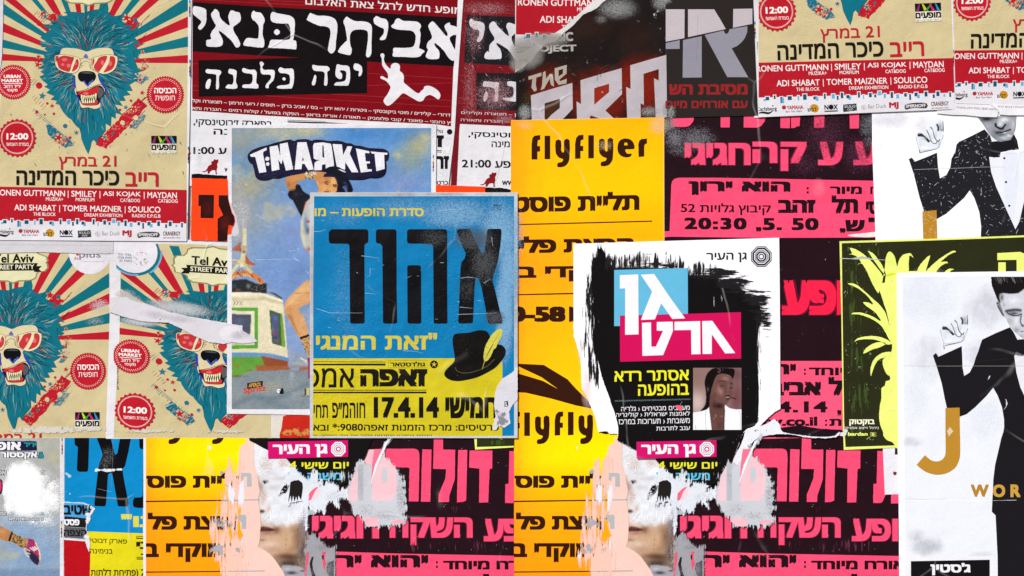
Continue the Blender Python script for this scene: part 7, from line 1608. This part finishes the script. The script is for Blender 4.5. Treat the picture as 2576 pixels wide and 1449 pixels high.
p.part('white_rule').add(P("640,1068 880,1085 892,1104 640,1086"), '#e2e0e6')
p.scuff('worn_ink_and_sheen', [(1080, 385, 160, 20, .85), (965, 385, 24, 24, .9), (1190, 380, 60, 16, .8)], '#dfe3ea', SC_MED); p.scuff('worn_ink_and_sheen', [(1080, 250, 90, 130, .42), (1050, 330, 80, 80, .4)], '#77777a', SC_FINE)
p.scuff('scratched', [(690, 440, 60, 30, .6, .5), (690, 610, 50, 20, .5, .5), (700, 300, 50, 20, .4)], '#bcd3e2', SC_MED)
p.part('crack').add(stroke(P("1133,60 1133,260 1125,380 1120,560"), .5), '#7a8a94'); p.part('crack').add(stroke(P("980,570 1050,590 1118,600"), .4), '#b9c0c4')
p.clip = None
q = Poster('paper_scrap', 'torn strip with black lettering on light blue and grey bands, beside the blue strip poster', rough(P("644,703 740,708 835,712 900,735 955,772 920,830 885,880 868,960 870,1020 895,1060 905,1120 895,1210 870,1150 850,1085 800,1080 644,1062"), .6, 2.4), 3.6, '#dddbe1', cat='paper scrap', mat=M_WORN, group='torn paper scraps')
q.part('blue_band').add(rough(P("645,712 835,720 930,772 885,830 872,870 645,848"), .4, 3), '#4b9bd0'); q.part('black_band').add(P("645,848 872,870 862,965 645,952"), '#1d1a1c'); q.part('grey_band').add(P("645,954 862,967 858,1045 872,1080 645,1060"), '#5a5c60')
q.part('lettering').text('שטיב', 640, 735, 915, 835, '#15131a', .05); q.part('lettering').text('פסט', 645, 878, 798, 940, '#eceaf0', .05); q.part('lettering').text('הצפה', 640, 985, 868, 1050, '#1d1b1f', .04)
q.scuff('white_pulp', [(880, 850, 40, 140, .6), (870, 1060, 40, 40, .8), (900, 760, 50, 30, .5)], '#e2e2e8', SC_MED)

# lower middle block: the same kinds of sheets again, further left
DX = -927
CL = [(366.5, 1101.8), (1293, 1101.8), (1293, 1510), (366.5, 1510)]
mm()
p = Poster('launch_poster', 'black poster with big pink Hebrew lettering directly under the blue hat poster', P("735,1101.8 1293,1101.8 1293,1510 735,1510"), 2.2, BB, cat='poster', mat=M_SPECK, group='pink and black launch posters')
p.part('printed_background').add(P("736,1102 1292.6,1102 1292.6,1509 736,1509"), BB); p.clip = CL; dolores_lower(p, DX, False)
at(2, 3)
p = Poster('flyer_poster', 'short yellow-orange poster at the bottom, between the blue strip poster and a torn portrait', [(362, 1101.8)] + [(x + DX, y) for x, y in P("1100,60")] + rough([(x + DX, y) for x, y in P("1105,260 1112,350 1145,440 1150,500 1168,600 1152,680 1166,800 1176,950 1166,1100 1150,1160 1230,1200 1300,1262 1342,1320 1400,1400 1425,1520")], .8, 2.5, closed=False) + [(362, 1510)], 3.0, '#f6c9b8', cat='poster', mat=M_NEON, group='yellow flyer posters')
p.panel('printed_background', 367, 1101.8, 1545 + DX, 1510, lambda x, y: yellow(x - DX, y), 9); p.clip = CL; yellow_lower(p, DX); p.clip = None
p.part('white_margin').add([(361, 1101.8), (366.5, 1101.8), (366.5, 1510), (361, 1510)], '#e6e0e2')
face('portrait_poster', 'torn portrait of a woman, lips and chin showing, below the sky photo poster', DX, 2.6, FACE)
at(2, 1)
ol = [(1064, 2915), (1230 + 1100, 2915)]
o = P("1060,2915 2300,2915 2290,3000 2230,3150 2200,3220 2130,3285 2095,3370 2080,3400 1990,3440 1950,3450 1900,3420 1850,3430 1760,3460 1700,3460 1640,3380 1560,3320 1500,3240 1440,3168 1350,3125 1200,3055 1120,3010 1065,2985")
q = [(x + DX, max(y, 1101.9)) for x, y in o]
p = Poster('art_poster', 'black torn remnant with magenta panel under the sky photo and blue hat posters', rough(q, .5, 3), 4.0, '#161314', cat='poster', mat=M_CLEAN)
p.clip = CL; gan_lower(p, DX); p.clip = None
at(2, 3); p.scuff('white_strokes', [(1960 + DX / FK, 440, 180, 90, .42)], '#cfd2da', SC_VERT)
at(1, 3)
p = Poster('pineapple_poster', 'corner of a dark green poster with lime border just under the blue hat poster', P("2196,60 2596,60 2596,155 2205,178"), 3.6, '#e6ef78', cat='poster', mat=M_SPECK)
p.part('printed_background').add(P("2222,62 2596,62 2596,140 2222,152"), '#2b3016'); p.part('printed_pineapple').add(sm(P("2440,62 2490,62 2470,75")), '#dff01e')
p.clip = CL; p.scuff('green_texture', [(2400, 110, 200, 50, .5)], '#3c4c20', SC_VERT); p.clip = None
shreds(DX, 4.6, 'left')

for a in ALL: a.finish()
bpy.data.objects.remove(_fo); bpy.data.curves.remove(_fc)
